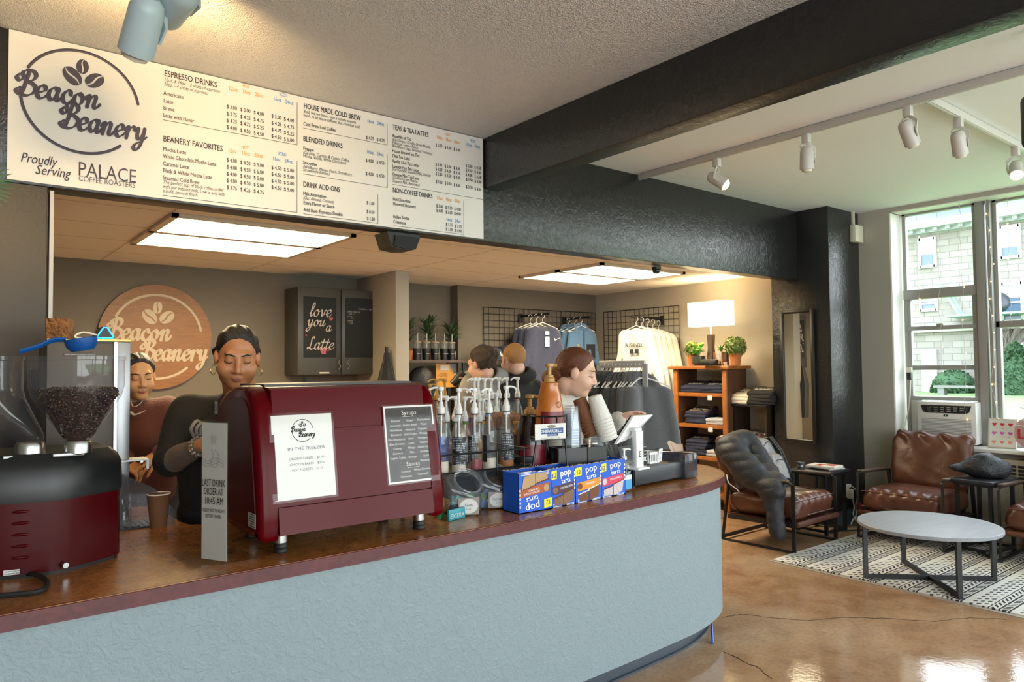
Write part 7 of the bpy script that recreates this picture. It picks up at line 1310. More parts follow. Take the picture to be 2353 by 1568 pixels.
# closed patio umbrella by the column and a broom handle under the cabinet
v = aty(893, 895, 6.28); um = thing('folded_umbrella', 'closed black umbrella standing beside the grey column', 'umbrella', (v.x-.02, 6.28, 0)); zt2 = aty(893, 797, 6.28).z; m = MB(); n = 16; vs = []
for r_, z in ((.10, .75), (.115, 1.25), (.075, 1.45), (.035, zt2-.14), (.022, zt2-.06)):
    for i in range(n): a = 2*math.pi*i/n; k = 1+.14*(i % 2); vs.append((r_*k*math.cos(a), r_*k*math.sin(a), z))
m.add(vs, [(j*n+i, j*n+(i+1) % n, (j+1)*n+(i+1) % n, (j+1)*n+i) for j in range(4) for i in range(n)]); part('canopy', m, BLKF, um); part('pole', MB().cyl((0, 0, 0), (0, 0, zt2), .016, .016, 10), BLK, um)
a = aty(700, 866, 6.85); b2 = aty(704, 886, 6.85); br = thing('broom', 'grey broom handle with red collar leaning below wall cabinet', 'broom', (a.x, 6.85, 0)); part('handle', MB().cyl((.06, -.2, .35), (0, 0, a.z), .014, .014, 10), mat('grey_handle', '4a4a48', .5), br); part('collar', MB().cyl((.0, -.045, b2.z-.02), (.0, -.038, b2.z+.02), .018, .018, 10), MATS['red_felt'], br); part('brush', MB().box((.07, -.23, .18), (.30, .05, .36), bev=.01), BLKF, br)
# wooden bookcase
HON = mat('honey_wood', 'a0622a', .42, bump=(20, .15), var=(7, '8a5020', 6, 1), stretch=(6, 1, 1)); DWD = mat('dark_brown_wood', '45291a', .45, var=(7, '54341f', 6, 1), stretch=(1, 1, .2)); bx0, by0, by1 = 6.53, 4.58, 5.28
bc = thing('bookcase', 'honey wood open bookcase with lamp and plants on top', 'bookcase', (0, 0, 0))
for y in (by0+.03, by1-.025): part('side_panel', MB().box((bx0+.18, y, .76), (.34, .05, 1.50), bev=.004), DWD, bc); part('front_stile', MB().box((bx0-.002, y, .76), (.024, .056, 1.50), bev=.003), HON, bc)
part('top_board', MB().box((bx0+.16, (by0+by1)/2, 1.522), (.42, .80, .034), bev=.006), HON, bc); SHZ = (1.245, .905, .56, .16)
for z in SHZ: part('shelf', MB().box((bx0+.17, (by0+by1)/2, z-.02), (.35, by1-by0-.11, .04), bev=.003), HON, bc)
part('tenon', MB().box((bx0+.03, by1+.025, .895), (.05, .05, .05)), HON, bc)
LAB = mat('clear_label', 'c8c8c4', .4)
for z in SHZ[:2]: part('shelf_tag', MB().box((bx0-.006, 4.80, z-.05), (.002, .06, .05)), LAB, bc)
# folded clothes
def fold_mesh(nm, m_, seed, w=.28, d=.24, h=.032):
    return sdfmesh(nm, lambda P: rbox(P, (0, 0, h/2), (w/2, d/2, h/2+.004*1), h*.42)+folds(P, .0035, 34, seed, (1, 1, .3)), (-w/2-.03, -d/2-.03, -.012), (w/2+.03, d/2+.03, h+.02), .009, m_)
fm = {k: fold_mesh('folded_'+k, m_, i) for i, (k, m_) in enumerate((('navy', mat('navy_cotton', '20243a', .85, bump=(150, .2))), ('grey', mat('marl_grey_cotton', 'a8aaac', .85, bump=(150, .3))), ('white', mat('ivory_cotton', 'd4ccba', .85, bump=(150, .2))), ('black', mat('black_cotton', '1f1f1e', .85, bump=(150, .2)))))}
def pile(k, x, y, z, n, lab, rz, word=None, wm=PRW, h=.030, deco=None):
    for i in range(n):
        top = i == n-1; L = (lab[0] if top else lab[1] % ('bottom' if i == 0 else ('second' if i == 1 else 'third' if i == 2 else 'fourth')))
        t = thing('folded_shirt', L, 'folded shirt', (x+rnd.uniform(-.008, .008), y+rnd.uniform(-.01, .01), z+.004+i*h), rz+R(rnd.uniform(-5, 5)), 'folded clothes on the shelves')
        if top and word: t.rotation_euler = (R(15), 0, t.rotation_euler.z); t.rotation_mode = 'XYZ'; t.location.z += .028
        part('cloth', fm[k], None, t)
        if top and word:
            lg = MB(); text(lg, word, .05, frame((-.10, -.03, .0375), (1, 0, 0), (0, 1, .12), (0, -.12, 1)), width=.20, bold=.04, inter=False); part('lettering', lg, wm, t, smooth=False)
            if deco: m = MB(); m.tube([(-.11, -.06, .036), (.11, -.06, .036), (.11, .06, .040), (-.11, .06, .040)], .003, 5, closed=True); part('gold_outline', m, PRY, t)
RB = R(-90)
pile('navy', bx0+.14, 5.08, SHZ[0], 2, ('navy folded shirt with white lettering, upper left bookcase shelf top of pile', 'navy folded shirt, %s in left pile of upper bookcase shelf'), RB, 'BUSHNELL'); pile('navy', bx0+.12, 4.79, SHZ[0], 2, ('navy folded shirt with bold white lettering, upper right bookcase shelf', 'navy folded shirt, %s in right pile of upper bookcase shelf'), RB, 'BUSHNELL')
pile('navy', bx0+.14, 5.02, SHZ[1], 4, ('navy folded shirt with gold outline topping the middle bookcase shelf pile', 'navy folded shirt, %s in tall pile of middle bookcase shelf'), RB, 'BUSHNELL', PRW, .030, True); pile('grey', bx0+.13, 4.75, SHZ[1], 2, ('marl grey folded shirt, top at right of middle bookcase shelf', 'marl grey folded shirt, %s at right of middle bookcase shelf'), RB)
pile('navy', bx0+.14, 5.02, SHZ[2], 5, ('navy folded shirt with small lettering topping the lower bookcase shelf pile', 'navy folded shirt, %s in pile of lower bookcase shelf'), RB, 'BUSHNELL'); pile('grey', bx0+.13, 4.74, SHZ[2], 2, ('marl grey folded shirt, top at right of lower bookcase shelf', 'marl grey folded shirt, %s at right of lower bookcase shelf'), RB)
bk3 = thing('black_shelf_rack', 'black wood shelf rack with folded shirts beside the charcoal pillar', 'shelf unit', (0, 0, 0)); bz = 1.135
part('top_shelf', MB().box((6.755, 4.385, bz-.012), (.31, .42, .024), bev=.002), BLKM, bk3); part('low_shelf', MB().box((6.76, 4.385, .69), (.28, .40, .02)), BLKM, bk3)
for y in (4.565, 4.20): part('side', MB().box((6.76, y, bz/2-.012), (.26, .02, bz-.024)), mat('black_brown_wood', '2a1d16', .45), bk3)
pile('white', 6.73, 4.47, bz, 3, ('ivory folded shirt with dark print on black rack top shelf', 'ivory folded shirt, %s in the pile on black rack'), RB, 'B U', PRN); pile('black', 6.73, 4.265, bz, 4, ('black folded shirt with white lettering on black rack beside pillar', 'black folded shirt, %s in the pile on black rack'), RB, 'BUSHNELL'); pile('black', 6.74, 4.33, .70, 3, ('black folded shirt on top of lower black rack shelf', 'black folded shirt, %s on lower black rack shelf'), RB, 'EST')
# on top of the bookcase
tz = 1.540; lp_ = thing('table_lamp', 'glowing table lamp with rectangular white shade on bookcase', 'lamp', (6.62, 4.84, tz)); part('base', MB().box((0, 0, .012), (.15, .22, .024), bev=.003), WALN, lp_); m = MB(); m.lathe([(.052, .024), (.050, .06), (.036, .20), (.045, .34)], n=4, M=RZ(R(45))); part('column', m, WALN, lp_); part('neck', MB().cyl((0, 0, .34), (0, 0, .46), .010, .010, 10), HGM, lp_)
SHD = mat('linen_shade', 'efe6d2', .8); nn_, ll, bb_ = nodes(SHD); bb_.inputs['Emission Color'].default_value = (1, .80, .50, 1); bb_.inputs['Emission Strength'].default_value = 2.6
m = MB(); w2_, d2, z0, z1 = .25, .14, .435, .70
for s in (-1, 1): m.box((s*d2/2*1, 0, (z0+z1)/2), (.004, w2_*2, z1-z0)); m.box((0, s*w2_, (z0+z1)/2), (d2, .004, z1-z0))
part('shade', m, SHD, lp_); L_ = bpy.data.lights.new('lamp_bulb', 'POINT'); L_.energy = 22; L_.color = (1, .70, .36); L_.shadow_soft_size = .05; o = link('lamp_bulb', L_, lp_, (0, 0, .60))
BOX = mat('boxwood_leaf', '5c7030', .6, var=(30, '7f8f48', 3))
def boxball(x, y, r, lab, seed):
    t = thing('boxwood_ball', lab, 'plant', (x, y, tz)); m = leafy(lambda g: (lambda v: (v.x*r, v.y*r, .115+r*.8+v.z*r))(Vector((g.gauss(0, 1), g.gauss(0, 1), g.gauss(0, 1))).normalized()*g.uniform(.8, 1.05)), 420, .022, seed); m.sphere((0, 0, .115+r*.8), r*.85, 12, 8); part('foliage', m, BOX, t); part('pot', MB().lathe([(0, .002), (.045, 0), (.062, .115), (.066, .115), (.066, .13), (.056, .13), (0, .11)], n=18), TERR, t)
boxball(6.66, 5.12, .085, 'boxwood ball in terracotta pot at left end of bookcase top', 1); boxball(6.60, 4.52, .11, 'larger boxwood ball in terracotta pot at right end of bookcase top', 2)
t = thing('leafy_plant', 'bright green broad-leaved plant in dark ribbed pot left of lamp', 'plant', (6.58, 4.98, tz)); m = MB(); g = random.Random(9)
for i in range(22): a = g.uniform(0, 6.28); r_ = g.uniform(.06, .14); z = g.uniform(.15, .25); leaf(m, (r_*.35*math.cos(a), r_*.35*math.sin(a), z-.02), (r_*math.cos(a), r_*math.sin(a), z-g.uniform(-.03, .04)), .06)
part('leaves', m, mat('bright_leaf', '5fae3a', .35), t); m = MB()
for i in range(9): a = i*.7; m.tube([(0, 0, .09), (.035*math.cos(a), .035*math.sin(a), .19)], .003, 5)
part('stems', m, GRN, t); part('pot', MB().lathe([(0, .002), (.05, 0), (.055, .02), (.072, .03), (.072, .11), (.066, .11), (0, .095)], n=20), mat('dark_olive_ceramic', '36382c', .4), t)
t = thing('cactus_pot', 'small succulent in patterned cube pot inside wooden stand right of lamp', 'plant', (6.60, 4.70, tz)); part('pot', MB().box((0, 0, .10), (.09, .09, .10), bev=.004), mat('patterned_ceramic', 'c9c4ba', .5, var=(60, '6d6a64', 1, 3)), t); m = MB()
for s in (-1, 1):
    for q in (-1, 1): m.box((s*.05, q*.05, .075), (.014, .014, .15))
m.box((0, 0, .045), (.11, .11, .012)); part('stand', m, HON, t); m = MB()
for i in range(14): a = i*.9; leaf(m, (0, 0, .15), (.05*math.cos(a), .05*math.sin(a), .17+.07*(i/14)), .022)
part('succulent', m, mat('succulent_green', '6a9a3c', .4), t)
t = thing('bluetooth_speaker', 'black cylindrical portable speaker lying on bookcase top', 'speaker', (6.45, 4.74, tz)); m = MB(); m.cyl((0, -.085, .036), (0, .085, .036), .035, .035, 20); part('body', m, mat('speaker_cloth', '1d1b1c', .8, bump=(200, .3)), t)
for s in (-1, 1): part('end_cap', MB().cyl((0, s*.085, .036), (0, s*.092, .036), .033, .030, 20), BLK, t)
m = MB(); m.tube(cat3([(6.86, 4.86, 1.50), (6.87, 4.85, 1.0), (6.87, 4.86, .4)]), .005, 6); solo('lamp_cable', m, RUB, 'black lamp cord hanging behind the bookcase shelves', 'cord')
# ================================================================== people
def V3(*a): return np.array(a, np.float32)
def unit(v): v = np.array(v, np.float64); return v/np.linalg.norm(v)
def head_frame(fwd, roll=0):
    f = unit(fwd); up = np.array((0, 0, 1.)); r = unit(np.cross(f, up)); u = np.cross(r, f)
    c, s = math.cos(roll), math.sin(roll); r, u = c*r+s*u, -s*r+c*u
    return np.stack((r, f, u), 1)          # columns: right, forward, up
def head_sdf(q, fem=1.0, full=1.0):        # q in head coordinates (metres, adult)
    s = ell(q, (0, -.014, .036), (.074, .095, .086))
    s = smin(s, ell(q, (0, .026, -.034), (.058*full, .064, .086)), .03)
    s = smin(s, ell(q, (0, .060, -.098), (.027*full, .026, .022)), .022)
    for x in (-1, 1):
        s = smin(s, ell(q, (x*.040*full, .050, -.036), (.028*full, .036, .034)), .02)
        s = smin(s, ell(q, (x*.042*full, .012, -.070), (.016*full, .032, .030)), .025)
        s = smax(s, -(np.sqrt(((q-V3(x*.032, .108, .008))**2*V3(.55, 1, 1.2)).sum(1))-.021), .012)
        s = smin(s, ell(q, (x*.032, .0745, .006), (.0165, .0155, .0125)), .005)
        s = smin(s, ell(q, (x*.0775*(1+.03*(full-1)), -.008, -.002), (.011, .021, .031), np.array(((1, 0, 0), (0, .96, -.25), (0, .25, .96)), np.float32)), .006)
    s = smin(s, cap(q, (-.036, .079, .029), (.036, .079, .029), .010, .010), .018)
    s = smin(s, cap(q, (0, .086, .014), (0, .106, -.031), .0075, .0115), .012)
    for x in (-1, 1): s = smin(s, ell(q, (x*.0125, .093, -.036), (.0085, .010, .0075)), .006)
    s = smin(s, ell(q, (0, .0872, -.0625), (.0200, .0085, .0045)), .005); s = smin(s, ell(q, (0, .0860, -.0715), (.0170, .0090, .0055)), .005)
    s = smax(s, -ell(q, (0, .0985, -.0670), (.0205, .010, .0014)), .002)
    return s
def hand_sdf(P, w, d, n, curl, side, sc=1.0, spread=.0, thumb=(.75, .62, .25)):
    d = unit(d); n = unit(np.array(n)-d*np.dot(d, n)); s = np.cross(d, n)*side; w = np.array(w, float); o = None
    base = cap(P, w-d*.03*sc, w+d*.02*sc, .024*sc, .025*sc)
    for i, (L, r) in enumerate(((.068, .0088), (.078, .0092), (.072, .0090), (.055, .0080))):
        off = (.031-.0205*i)*sc; kn = w+d*(.088-.006*abs(i-1.2))*sc+s*off; st = w+d*.018*sc+s*off*.62
        base = smin(base, cap(P, st, kn, .0150*sc, .0118*sc), .014*sc)
        a = 0; p = kn; c = curl[i] if isinstance(curl, (list, tuple)) else curl; dd0 = d+s*spread*(1.5-i)*.12
        for k, fr in enumerate((.45, .31, .24)):
            a += c*(.8, 1.1, .7)[k]; dr = unit(dd0*math.cos(a)+n*math.sin(a)); e = p+dr*L*fr*sc
            f_ = cap(P, p, e, (r-.0008*k)*sc, (r-.0008*(k+1))*sc); o = f_ if o is None else np.minimum(o, f_) if False else smin(o, f_, .0025*sc); p = e
    tb = w+d*.025*sc+s*.024*sc; td = unit(d*thumb[1]+s*thumb[0]+n*thumb[2]); t1 = tb+td*.038*sc; td2 = unit(td*.8+d*.45+n*.25); t2 = t1+td2*.034*sc
    base = smin(base, cap(P, tb, t1, .0145*sc, .0105*sc), .012*sc); base = smin(base, cap(P, t1, t2, .0102*sc, .0082*sc), .004)
    return smin(base, o, .005*sc)
def c2(q, a, b, r0, r1=None): q2 = q.copy(); q2[:, 1] = np.where(q[:, 1] > .03, 0, 1); return cap(q2, a, b, r0, r1)
def hairline(q, pts):
    ys = [p[0] for p in pts]; zs = [p[1] for p in pts]; return np.interp(q[:, 1], ys, zs).astype(np.float32)
def person(label, org, J, HM, hc, hs, skin, top, pants, shoe, o):
    """J: world joints; HM: head axes; hc: head centre; o: options"""
    org = np.array(org, float); J = {k: np.array(v, float)-org for k, v in J.items()}; hc = np.array(hc, float)-org; HMf = HM.astype(np.float32)
    t = thing('person', label, 'person', tuple(org)); full = o.get('full', 1.0); B = o.get('build', 1.0)
    def hq(P): return ((P-hc.astype(np.float32)) @ HMf)/hs
    nk = J['neck']; cr_, cl_ = J['shR']*.80+nk*.20, J['shL']*.80+nk*.20; drop = np.array((0, 0, -.085)); pel = (J['hipR']+J['hipL'])/2; hl = hc+HM @ np.array((0, -.036, -.066))*hs
    def torso(P, ex=0.):
        s = cap(P, J['hipR']*.9+pel*.1, cr_+drop*1.1, .118*B+ex, .088*B+ex); s = smin(s, cap(P, J['hipL']*.9+pel*.1, cl_+drop*1.1, .118*B+ex, .088*B+ex), .09); s = smin(s, cap(P, pel, nk+drop*.9, .125*B+ex, .085*B+ex), .08)
        if o.get('fem', 1): f = unit(np.cross(J['shL']-J['shR'], (0, 0, 1))); f = f*o.get('fsign', 1); s = smin(s, ell(P, nk+drop*2.1+f*.07*B+(J['shR']-nk)*.38, (.075*B+ex,)*3), .05); s = smin(s, ell(P, nk+drop*2.1+f*.07*B+(J['shL']-nk)*.38, (.075*B+ex,)*3), .05)
        return smin(s, cap(P, J['shR']*.92+nk*.08-V3(0, 0, .02), J['shL']*.92+nk*.08-V3(0, 0, .02), .055*B+ex, .055*B+ex), .06)
    def arm(P, s_, ex=0., t1=1.0, k=.02):
        sh, el, wr = J['sh'+s_], J['el'+s_], J['wr'+s_]; a = cap(P, sh, el, .053*B+ex, .043*B+ex)
        if t1 > 0: a = smin(a, cap(P, el, el+(wr-el)*t1, .043*B+ex, (.043*B+(.027-.043*B)*t1)+ex), k)
        return a
    def legs(P, ex=0.):
        s = None
        for s_ in 'RL':
            l_ = smin(cap(P, J['hip'+s_], J['kn'+s_], .092*B+ex, .060*B+ex), cap(P, J['kn'+s_], J['an'+s_], .058*B+ex, .038*B+ex), .03); s = l_ if s is None else np.minimum(s, l_)
        return s
    hands = o['hands']
    def body(P):
        s = head_sdf(hq(P), 1, full)*hs
        s = smin(s, cap(P, nk, hl, .066*B if not o.get('slim') else .053, .054*hs*(1 if o.get('slim') else 1.1)), .013)
        s = smin(s, torso(P, -.012), .03)
        for s_ in 'RL': s = smin(s, arm(P, s_, -.004), .03)
        s = smin(s, legs(P, -.014), .03)
        for h in hands: s = smin(s, hand_sdf(P, J['wr'+h['s']], h['d'], h['n'], h['curl'], h['side'], h.get('sc', 1.0), h.get('spread', 0), h.get('thumb', (.75, .62, .25))), .012)
        for s_ in 'RL': s = smin(s, cap(P, J['an'+s_], J['an'+s_]+np.append(unit(HM[:2, 1])*.13, -.045), .045, .035), .03)
        return s
    allp = np.array(list(J.values())+[hc]); lo = allp.min(0)-.22; hi = allp.max(0)+.22; lo[2] = -.02
    LIP = o.get('lip', mat('lip_rose', 'a3604f', .45))
    def mf(c):
        q = (c-hc) @ HM/hs; return ((np.abs(q[:, 0]) < .0225) & (q[:, 1] > .080) & (q[:, 2] < -.0580-.006*np.abs(q[:, 0])/.0235) & (q[:, 2] > -.0772+.010*np.abs(q[:, 0])/.0235)).astype(int)
    part('body', sdfmesh('body', body, lo, hi, o.get('res', .0058), [skin, LIP], mf), None, t)
    hb = hs*.16; hlo, hhi = hc-hb, hc+hb
    # brows, lashes
    def shell(reg, th): return lambda P: smax(head_sdf(hq(P), 1, full)*hs-th, reg(hq(P))*hs, .003)
    HC = o['hair']
    if o.get('face', 1):
        for nm, rg_, th in (('eyebrows', lambda q: np.minimum(*[np.minimum(c2(q, (x*.014, 0, .0262), (x*.034, 0, .0325), .0036, .0034), c2(q, (x*.034, 0, .0325), (x*.052, 0, .0270), .0034, .0018)) for x in (-1, 1)]), .0014), ('eyelashes', lambda q: np.minimum(*[np.minimum(c2(q, (x*.0185, 0, .0005), (x*.032, 0, -.0042), .0017, .0022), c2(q, (x*.032, 0, -.0042), (x*.0485, 0, .0005), .0022, .0024)) for x in (-1, 1)]), .0016)):
            me = sdfmesh(nm, shell(rg_, th), hlo, hhi, .0022, o.get('brow', HC)); part(nm, me, None, t)
    hl_ = o['hairline']
    def hairf(P):
        q = hq(P); hl = hairline(q, hl_); s = head_sdf(q, 1, full)*hs-np.clip(.002+.22*(q[:, 2]-hl), .0015, o.get('hair_th', .010)); cut = (hl-q[:, 2])*hs; ear = -(ell(q, (.082, -.006, -.004), (.03, .024, .034))); ear2 = -(ell(q, (-.082, -.006, -.004), (.03, .024, .034)))
        s = smax(s, cut, .006); s = smax(s, ear*hs, .004); s = smax(s, ear2*hs, .004)
        for c_, r_ in o.get('buns', ()): s = smin(s, ell(q, c_, r_)*hs, .012)
        par = o.get('part', 0)
        if par: s = s+.0035*np.exp(-(q[:, 0]/.004)**2)*(q[:, 1] > -.02)
        return s+o.get('strand', .0016)*np.sin(q[:, 0]*(180)+60*q[:, 1]*q[:, 2]*10+o.get('sw', 0)*np.sin(q[:, 2]*90))
    part('hair', sdfmesh('hair', hairf, hc-hs*.26, hc+hs*.24, .0042, HC), None, t)
    # clothes
    ex = o.get('ex', .016)
    def topf(P):
        s = torso(P, ex); sl = o.get('sleeve', {'R': 1., 'L': 1.})
        for s_ in 'RL': s = smin(s, arm(P, s_, ex+.006, sl[s_]), .035)
        if o.get('hood'): bk = np.append(-unit(HM[:2, 1]), 0); s = smin(s, ell(P, nk+bk*.075+V3(0, 0, .015), (.125, .10, .075)), .04); s = smin(s, ell(P, nk+V3(0, 0, .01), (.105, .095, .055)), .03)
        s = s+folds(P, o.get('fold', .007), 17, o.get('seed', 1), (1, 1, .7))
        s = smax(s, (pel[2]-o.get('hem', .04))-P[:, 2], .012)
        nd = unit(hl-nk); s = smax(s, -cap(P, nk-nd*.0+V3(0, 0, o.get('neckz', .025)), hl+nd*.1, o.get('neckr', .068), .09), .01)
        return s
    part('top', sdfmesh('top', topf, lo, hi, .0095, top), None, t)
    if o.get('under'):
        um, ur = o['under']
        part('undersleeve', sdfmesh('undersleeve', lambda P: smax(arm(P, ur, ex+.002)+folds(P, .004, 30, 5), -smin(torso(P, .02), 9+0*P[:, 0], .01), .01) if False else cap(P, J['el'+ur]+(J['wr'+ur]-J['el'+ur])*.02, J['el'+ur]+(J['wr'+ur]-J['el'+ur])*.93, .056*B, .036)+folds(P, .004, 34, 5), J['el'+ur]-.4, J['el'+ur]+.4, .007, um), None, t)
    part('trousers', sdfmesh('trousers', lambda P: smax(smin(legs(P, .012), cap(P, J['hipR'], J['hipL'], .135*B, .135*B), .05)+folds(P, .005, 14, 3), P[:, 2]-(pel[2]+.06), .01), lo, hi, .013, pants), None, t)
    m = MB()
    for s_ in 'RL': a = J['an'+s_]; f2 = unit(HM[:2, 1]); m.sphere((0, 0, 0), (.048, .135, .05), 14, 8, M=T(a[0]+f2[0]*.06, a[1]+f2[1]*.06, .05) @ RZ(math.atan2(f2[1], f2[0])-math.pi/2))
    part('shoes', m, shoe, t)
    return t, hc, HM, J
def jw(px, py, D): v = atd(px, py, D); return (v.x, v.y, v.z)
SK1 = mat('warm_brown_skin', 'b3784f', .42, bump=(160, .05)); SK2 = mat('tan_skin', 'c8966a', .42, bump=(160, .05)); SK3 = mat('fair_skin', 'd9ae96', .42, bump=(160, .05))
for m_, r_ in ((SK1, .05), (SK2, .05), (SK3, .06)):
    b = m_.node_tree.nodes['Principled BSDF']; b.inputs['Subsurface Weight'].default_value = .12; b.inputs['Subsurface Radius'].default_value = (.012, .005, .003)
HBK = mat('black_hair', '17120f', .38, bump=(220, .4), stretch=(1, .2, 1)); HAU = mat('auburn_hair', '5f3018', .4, bump=(220, .4), stretch=(1, .3, 1)); HBR = mat('brown_hair', '3d2a1b', .45, bump=(160, .7)); HBL = mat('short_blond_hair', 'a87a48', .6, bump=(260, .5))
BTOP = mat('black_cotton_top', '141414', .85, bump=(120, .2)); BRT = mat('brown_fleece_top', '5b3024', .9, bump=(120, .3), sheen=.2); CRT = mat('cream_ribbed_top', 'cfccc4', .8, bump=(160, .3)); GHD = mat('grey_marl_hoodie', '8d8b87', .9, bump=(120, .3)); BHD = mat('black_hoodie_cloth', '242424', .9, bump=(120, .3))
DPN = mat('black_trousers', '17171a', .8); BPN = mat('brown_trousers', '5a4126', .8); JPN = mat('dark_denim', '2b2f3a', .8); SHO = mat('dark_shoe', '202022', .6)
HL_BACK = [(-.12, -.075), (-.06, -.070), (-.03, -.025), (.0, .005), (.02, .020), (.04, .046), (.06, .088), (.075, .106), (.10, .122)]
def stand(px, D, hz, dx=0, dy=0): v = atd(px, 845, D); return v
def legs_at(x, y, ang, pz, hw=.09):
    c, s = math.cos(ang), math.sin(ang); d = {}
    for k, sg in (('R', 1), ('L', -1)):
        d['hip'+k] = (x+sg*hw*c, y+sg*hw*s, pz); d['kn'+k] = (x+sg*(hw+.01)*c, y+sg*(hw+.01)*s, pz*.53); d['an'+k] = (x+sg*(hw+.015)*c, y+sg*(hw+.015)*s, .09)
    return d
# --- barista behind the espresso machine (faces the photographer, looks down)
hc = jw(545, 822, 3.20); J = dict(neck=jw(553, 902, 3.31), shR=jw(436, 944, 3.36), shL=jw(668, 925, 3.42), elR=jw(392, 1062, 3.22), wrR=jw(462, 1024, 3.04), elL=jw(700, 1060, 3.42), wrL=jw(600, 1075, 3.24)); J.update(legs_at(1.15, 3.58, math.pi, .88, .12))
org = (1.15, 3.58, 0)
HM = head_frame((-.255, -.90, -.24), R(2))
t, h0, HMx, Jl = person('person in black top looking down behind the red espresso machine, wearing hoop earrings', org, J, HM, hc, 1.10, SK1, BTOP, DPN, SHO, dict(full=1.08, build=1.12, hair=HBK, hairline=HL_BACK, part=1, buns=[((0, -.125, .03), (.045, .04, .045))], hands=[dict(s='R', d=(.55, -.75, .25), n=(.6, .2, -.75), curl=.75, side=-1, sc=1.12), dict(s='L', d=(-.6, -.6, .0), n=(-.2, -.2, -.9), curl=.6, side=1, sc=1.12)], sleeve={'R': .10, 'L': .3}, under=(mat('taupe_knit_sleeve', '6b5d52', .85, bump=(120, .3)), 'R'), neckr=.066, neckz=.03, hem=.12, seed=3, fsign=1, lip=mat('lip_brown', '9a5f4e', .45)))
m = MB()
for x in (-1, 1): c = h0+HMx @ np.array((x*.084, -.004, -.052))*1.12; r_ = HMx[:, 0]; m.tube([Vector(c)+Vector(r_)*(.012*math.cos(a)*x)+Vector((0, 0, 1))*(.021*math.sin(a))+Vector(HMx[:, 1])*(.012*math.cos(a)) for a in [i*2*math.pi/24 for i in range(24)]], .0016, 6, closed=True)
part('hoop_earrings', m, mat('gold_hoop', 'c9a45a', .25, 1), t)
m = MB(); w = Vector(Jl['wrR']); d = (w-Vector(Jl['elR'])).normalized(); a = d.orthogonal().normalized(); b_ = d.cross(a)
for k in range(2):
    for i in range(14): an = 2*math.pi*i/14; m.sphere(tuple(w-d*(.012+.016*k)+a*.037*math.cos(an)+b_*.037*math.sin(an)), .006, 7, 5)
part('bracelet', m, mat('beads', '6d5a52', .3, var=(90, 'c9c4bc', 1)), t)
g = random.Random(5); m = MB(); p0 = Vector(jw(462, 985, 3.10))-Vector(org)
for k in range(4): m.tube(cat3([p0+Vector((-.02+.012*k, 0, -.05)), p0+Vector((-.045+.02*k, -.02, .0)), p0+Vector((-.02+.02*k, -.02, .035-.01*k)), p0+Vector((.01+.012*k, -.01, .0)), p0+Vector((-.01+.01*k, -.02, -.03))]), .004, 6, flat=2)
part('apron_tie', m, mat('silver_grey_tie', '8b8378', .5), t)
# --- girl in brown sweatshirt by the left wall
hc = jw(318, 866, 4.02); J = dict(neck=jw(313, 921, 4.06), shR=jw(226, 957, 4.08), shL=jw(388, 945, 4.12), elR=jw(215, 1070, 4.05), wrR=jw(285, 1060, 3.92), elL=jw(418, 1045, 4.08), wrL=jw(372, 1040, 3.94)); v = atd(320, 1000, 4.12); J.update(legs_at(v.x+.03, v.y+.03, math.pi, .90, .10)); org = (v.x+.03, v.y+.03, 0)
t, h0, HMx, Jl = person('person in brown sweatshirt half hidden behind the grinder hopper, looking down', org, J, head_frame((.02, -.95, -.16), R(-3)), hc, 1.02, SK2, BRT, JPN, SHO, dict(full=.98, build=1.0, hair=HBK, hairline=HL_BACK, part=1, buns=[((0, -.115, -.02), (.04, .04, .05))], hands=[dict(s='L', d=(-.75, -.2, -.55), n=(-.3, .5, -.8), curl=.35, side=1, spread=1.0), dict(s='R', d=(.6, -.3, -.5), n=(0, .4, -.9), curl=.6, side=-1)], neckr=.064, neckz=.015, hem=.10, seed=8, slim=1))
m = MB(); sw = frame(tuple(Vector(jw(314, 948, 3.93))-Vector(org)), CR, CU, -CF); stroke(m, [(-.03, .0), (-.012, -.012), (.02, -.003), (.045, .010)], .014, sw, lo=.3); part('chest_mark', m, PRW, t, smooth=False)
m = MB(); nk = Vector(Jl['neck']); m.tube(cat3([Vector(jw(300, 918, 4.0))-Vector(org), Vector(jw(306, 935, 3.97))-Vector(org), Vector(jw(322, 928, 3.98))-Vector(org), Vector(jw(338, 905, 4.02))-Vector(org)]), .003, 6); part('necklace', m, mat('pale_cord', 'c9bba6', .5), t)
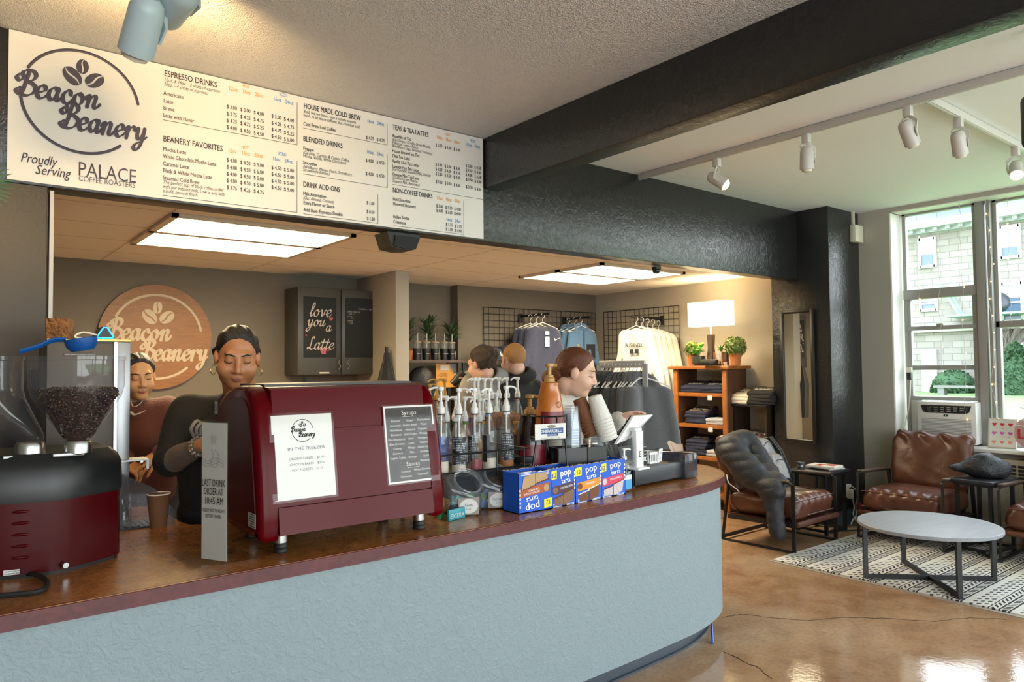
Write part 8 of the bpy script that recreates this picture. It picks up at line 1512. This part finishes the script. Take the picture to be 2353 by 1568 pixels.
# --- cashier in cream top, in profile
hc = jw(1325, 856, 4.12); fw = np.array(CR)*.93-np.array(CF)*.10-np.array((0, 0, 1))*.24
J = dict(neck=jw(1299, 902, 4.19), shR=jw(1266, 927, 4.06), shL=jw(1326, 926, 4.40), elR=jw(1272, 1040, 4.05), wrR=jw(1345, 1050, 3.98), elL=jw(1372, 1010, 4.36), wrL=jw(1420, 964, 4.20)); v = atd(1272, 1000, 4.32); J.update(legs_at(v.x, v.y, -1.05, .92, .09)); org = (v.x, v.y, 0)
t, h0, HMx, Jl = person('person with auburn bun and cream top in profile at the tablet', org, J, head_frame(fw, R(-4)), hc, 1.10, SK3, CRT, BPN, SHO, dict(full=.95, build=.92, hair=HAU, brow=mat('brow_auburn', '6d4530', .6), hairline=[(-.12, -.085), (-.06, -.075), (-.03, -.03), (.0, .005), (.02, .012), (.035, .030), (.05, .058), (.065, .085), (.08, .102), (.10, .118)], buns=[((0, -.128, -.062), (.048, .042, .044)), ((0, -.09, -.03), (.045, .04, .04))], strand=.001, hands=[dict(s='L', d=tuple(CR*.9+CU*.42-CF*.05), n=tuple(-CU*.8+CR*.3-CF*.3), curl=.28, side=1, spread=1.0), dict(s='R', d=(.8, -.4, 0), n=(0, 0, -1), curl=.4, side=-1)], neckr=.058, neckz=.012, hem=.10, seed=12, fold=.006, fsign=-1, slim=1, lip=mat('lip_pink', 'bf7f76', .45)))
NAIL = mat('violet_nail', '5d50a0', .25); m = MB(); w = Vector(jw(1470, 957, 4.02))-Vector(org)
for k in range(3): m.sphere(tuple(w+Vector((.012*k, -.004*k, .002*k))), (.006, .009, .004), 8, 5)
part('painted_nails', m, NAIL, t)
# --- two customers seen from behind
hc = jw(1106, 838, 5.25); fw = np.array(CF)*.55-np.array(CR)*.80-np.array((0, 0, 1))*.12
J = dict(neck=jw(1116, 872, 5.30), shR=jw(1160, 896, 5.48), shL=jw(1086, 898, 5.10), elR=jw(1172, 1010, 5.6), wrR=jw(1150, 1040, 5.75), elL=jw(1058, 960, 5.15), wrL=jw(1078, 866, 5.55)); v = atd(1120, 1000, 5.32); J.update(legs_at(v.x, v.y, .35, .90, .10)); org = (v.x, v.y, 0)
t, h0, HMx, Jl = person('person with messy brown bun and grey hoodie, back turned, holding a black lens', org, J, head_frame(fw, 0), hc, 1.0, SK3, GHD, JPN, SHO, dict(face=0, build=1.05, hair=HBR, hairline=[(-.12, -.105), (-.06, -.10), (-.03, -.05), (.0, .0), (.03, .02), (.05, .042), (.07, .072), (.10, .085)], buns=[((-.01, -.085, .085), (.046, .046, .042)), ((.02, -.115, .06), (.03, .03, .03))], strand=.0035, sw=1.5, hair_th=.014, hood=1, hands=[dict(s='L', d=(-.7, .35, .25), n=(0, .2, -.95), curl=.85, side=1), dict(s='R', d=(0, .6, -.6), n=(0, 0, -1), curl=.5, side=-1)], neckr=.06, hem=.12, seed=15, fold=.009))
m = MB(); h = Vector(h0); X_, Y_, Z_ = [Vector(HMx[:, i]) for i in range(3)]
for x in (-1, 1): m.tube([h+X_*(x*.032+.022*math.cos(a))+Y_*.112+Z_*(.006+.019*math.sin(a)) for a in [i*2*math.pi/18 for i in range(18)]], .0024, 6, closed=True); m.tube([h+X_*x*.055+Y_*.108+Z_*.012, h+X_*x*.082+Y_*.0+Z_*.008], .002, 6)
part('glasses', m, BLK, t)
a = atd(1066, 858, 5.52); b2 = atd(1040, 884, 5.50); ln = thing('camera_lens', 'black camera lens held up by the gray-hooded person', 'lens', a); d = (b2-a); m = MB(); m.cyl((0, 0, 0), d*.55, .038, .038, 18); m.cyl(d*.55, d, .034, .03, 18); part('barrel', m, BLK, ln); part('grip_ring', MB().cyl(d*.18, d*.36, .040, .040, 18), RUB, ln)
hc = jw(1180, 828, 5.35); fw = np.array(CF)*.75-np.array(CR)*.62-np.array((0, 0, 1))*.06
J = dict(neck=jw(1184, 866, 5.40), shR=jw(1228, 893, 5.52), shL=jw(1150, 892, 5.30), elR=jw(1232, 1005, 5.6), wrR=jw(1215, 1050, 5.75), elL=jw(1140, 1000, 5.4), wrL=jw(1140, 1045, 5.6)); v = atd(1188, 1000, 5.42); J.update(legs_at(v.x, v.y, .05, .92, .10)); org = (v.x, v.y, 0)
person('person with cropped blond hair and black hoodie, back turned', org, J, head_frame(fw, 0), hc, 1.0, SK3, BHD, JPN, SHO, dict(face=0, fem=0, build=1.08, hair=HBL, hairline=[(-.12, -.06), (-.06, -.06), (-.03, -.02), (.0, .01), (.03, .03), (.05, .05), (.07, .078), (.10, .085)], strand=.0006, hair_th=.004, hood=1, hands=[dict(s='L', d=(0, .5, -.8), n=(0, -.3, -.3), curl=.5, side=1), dict(s='R', d=(0, .5, -.8), n=(0, -.3, -.3), curl=.5, side=-1)], neckr=.062, hem=.12, seed=18, fold=.008))
bpy.data.objects.remove(_tob)
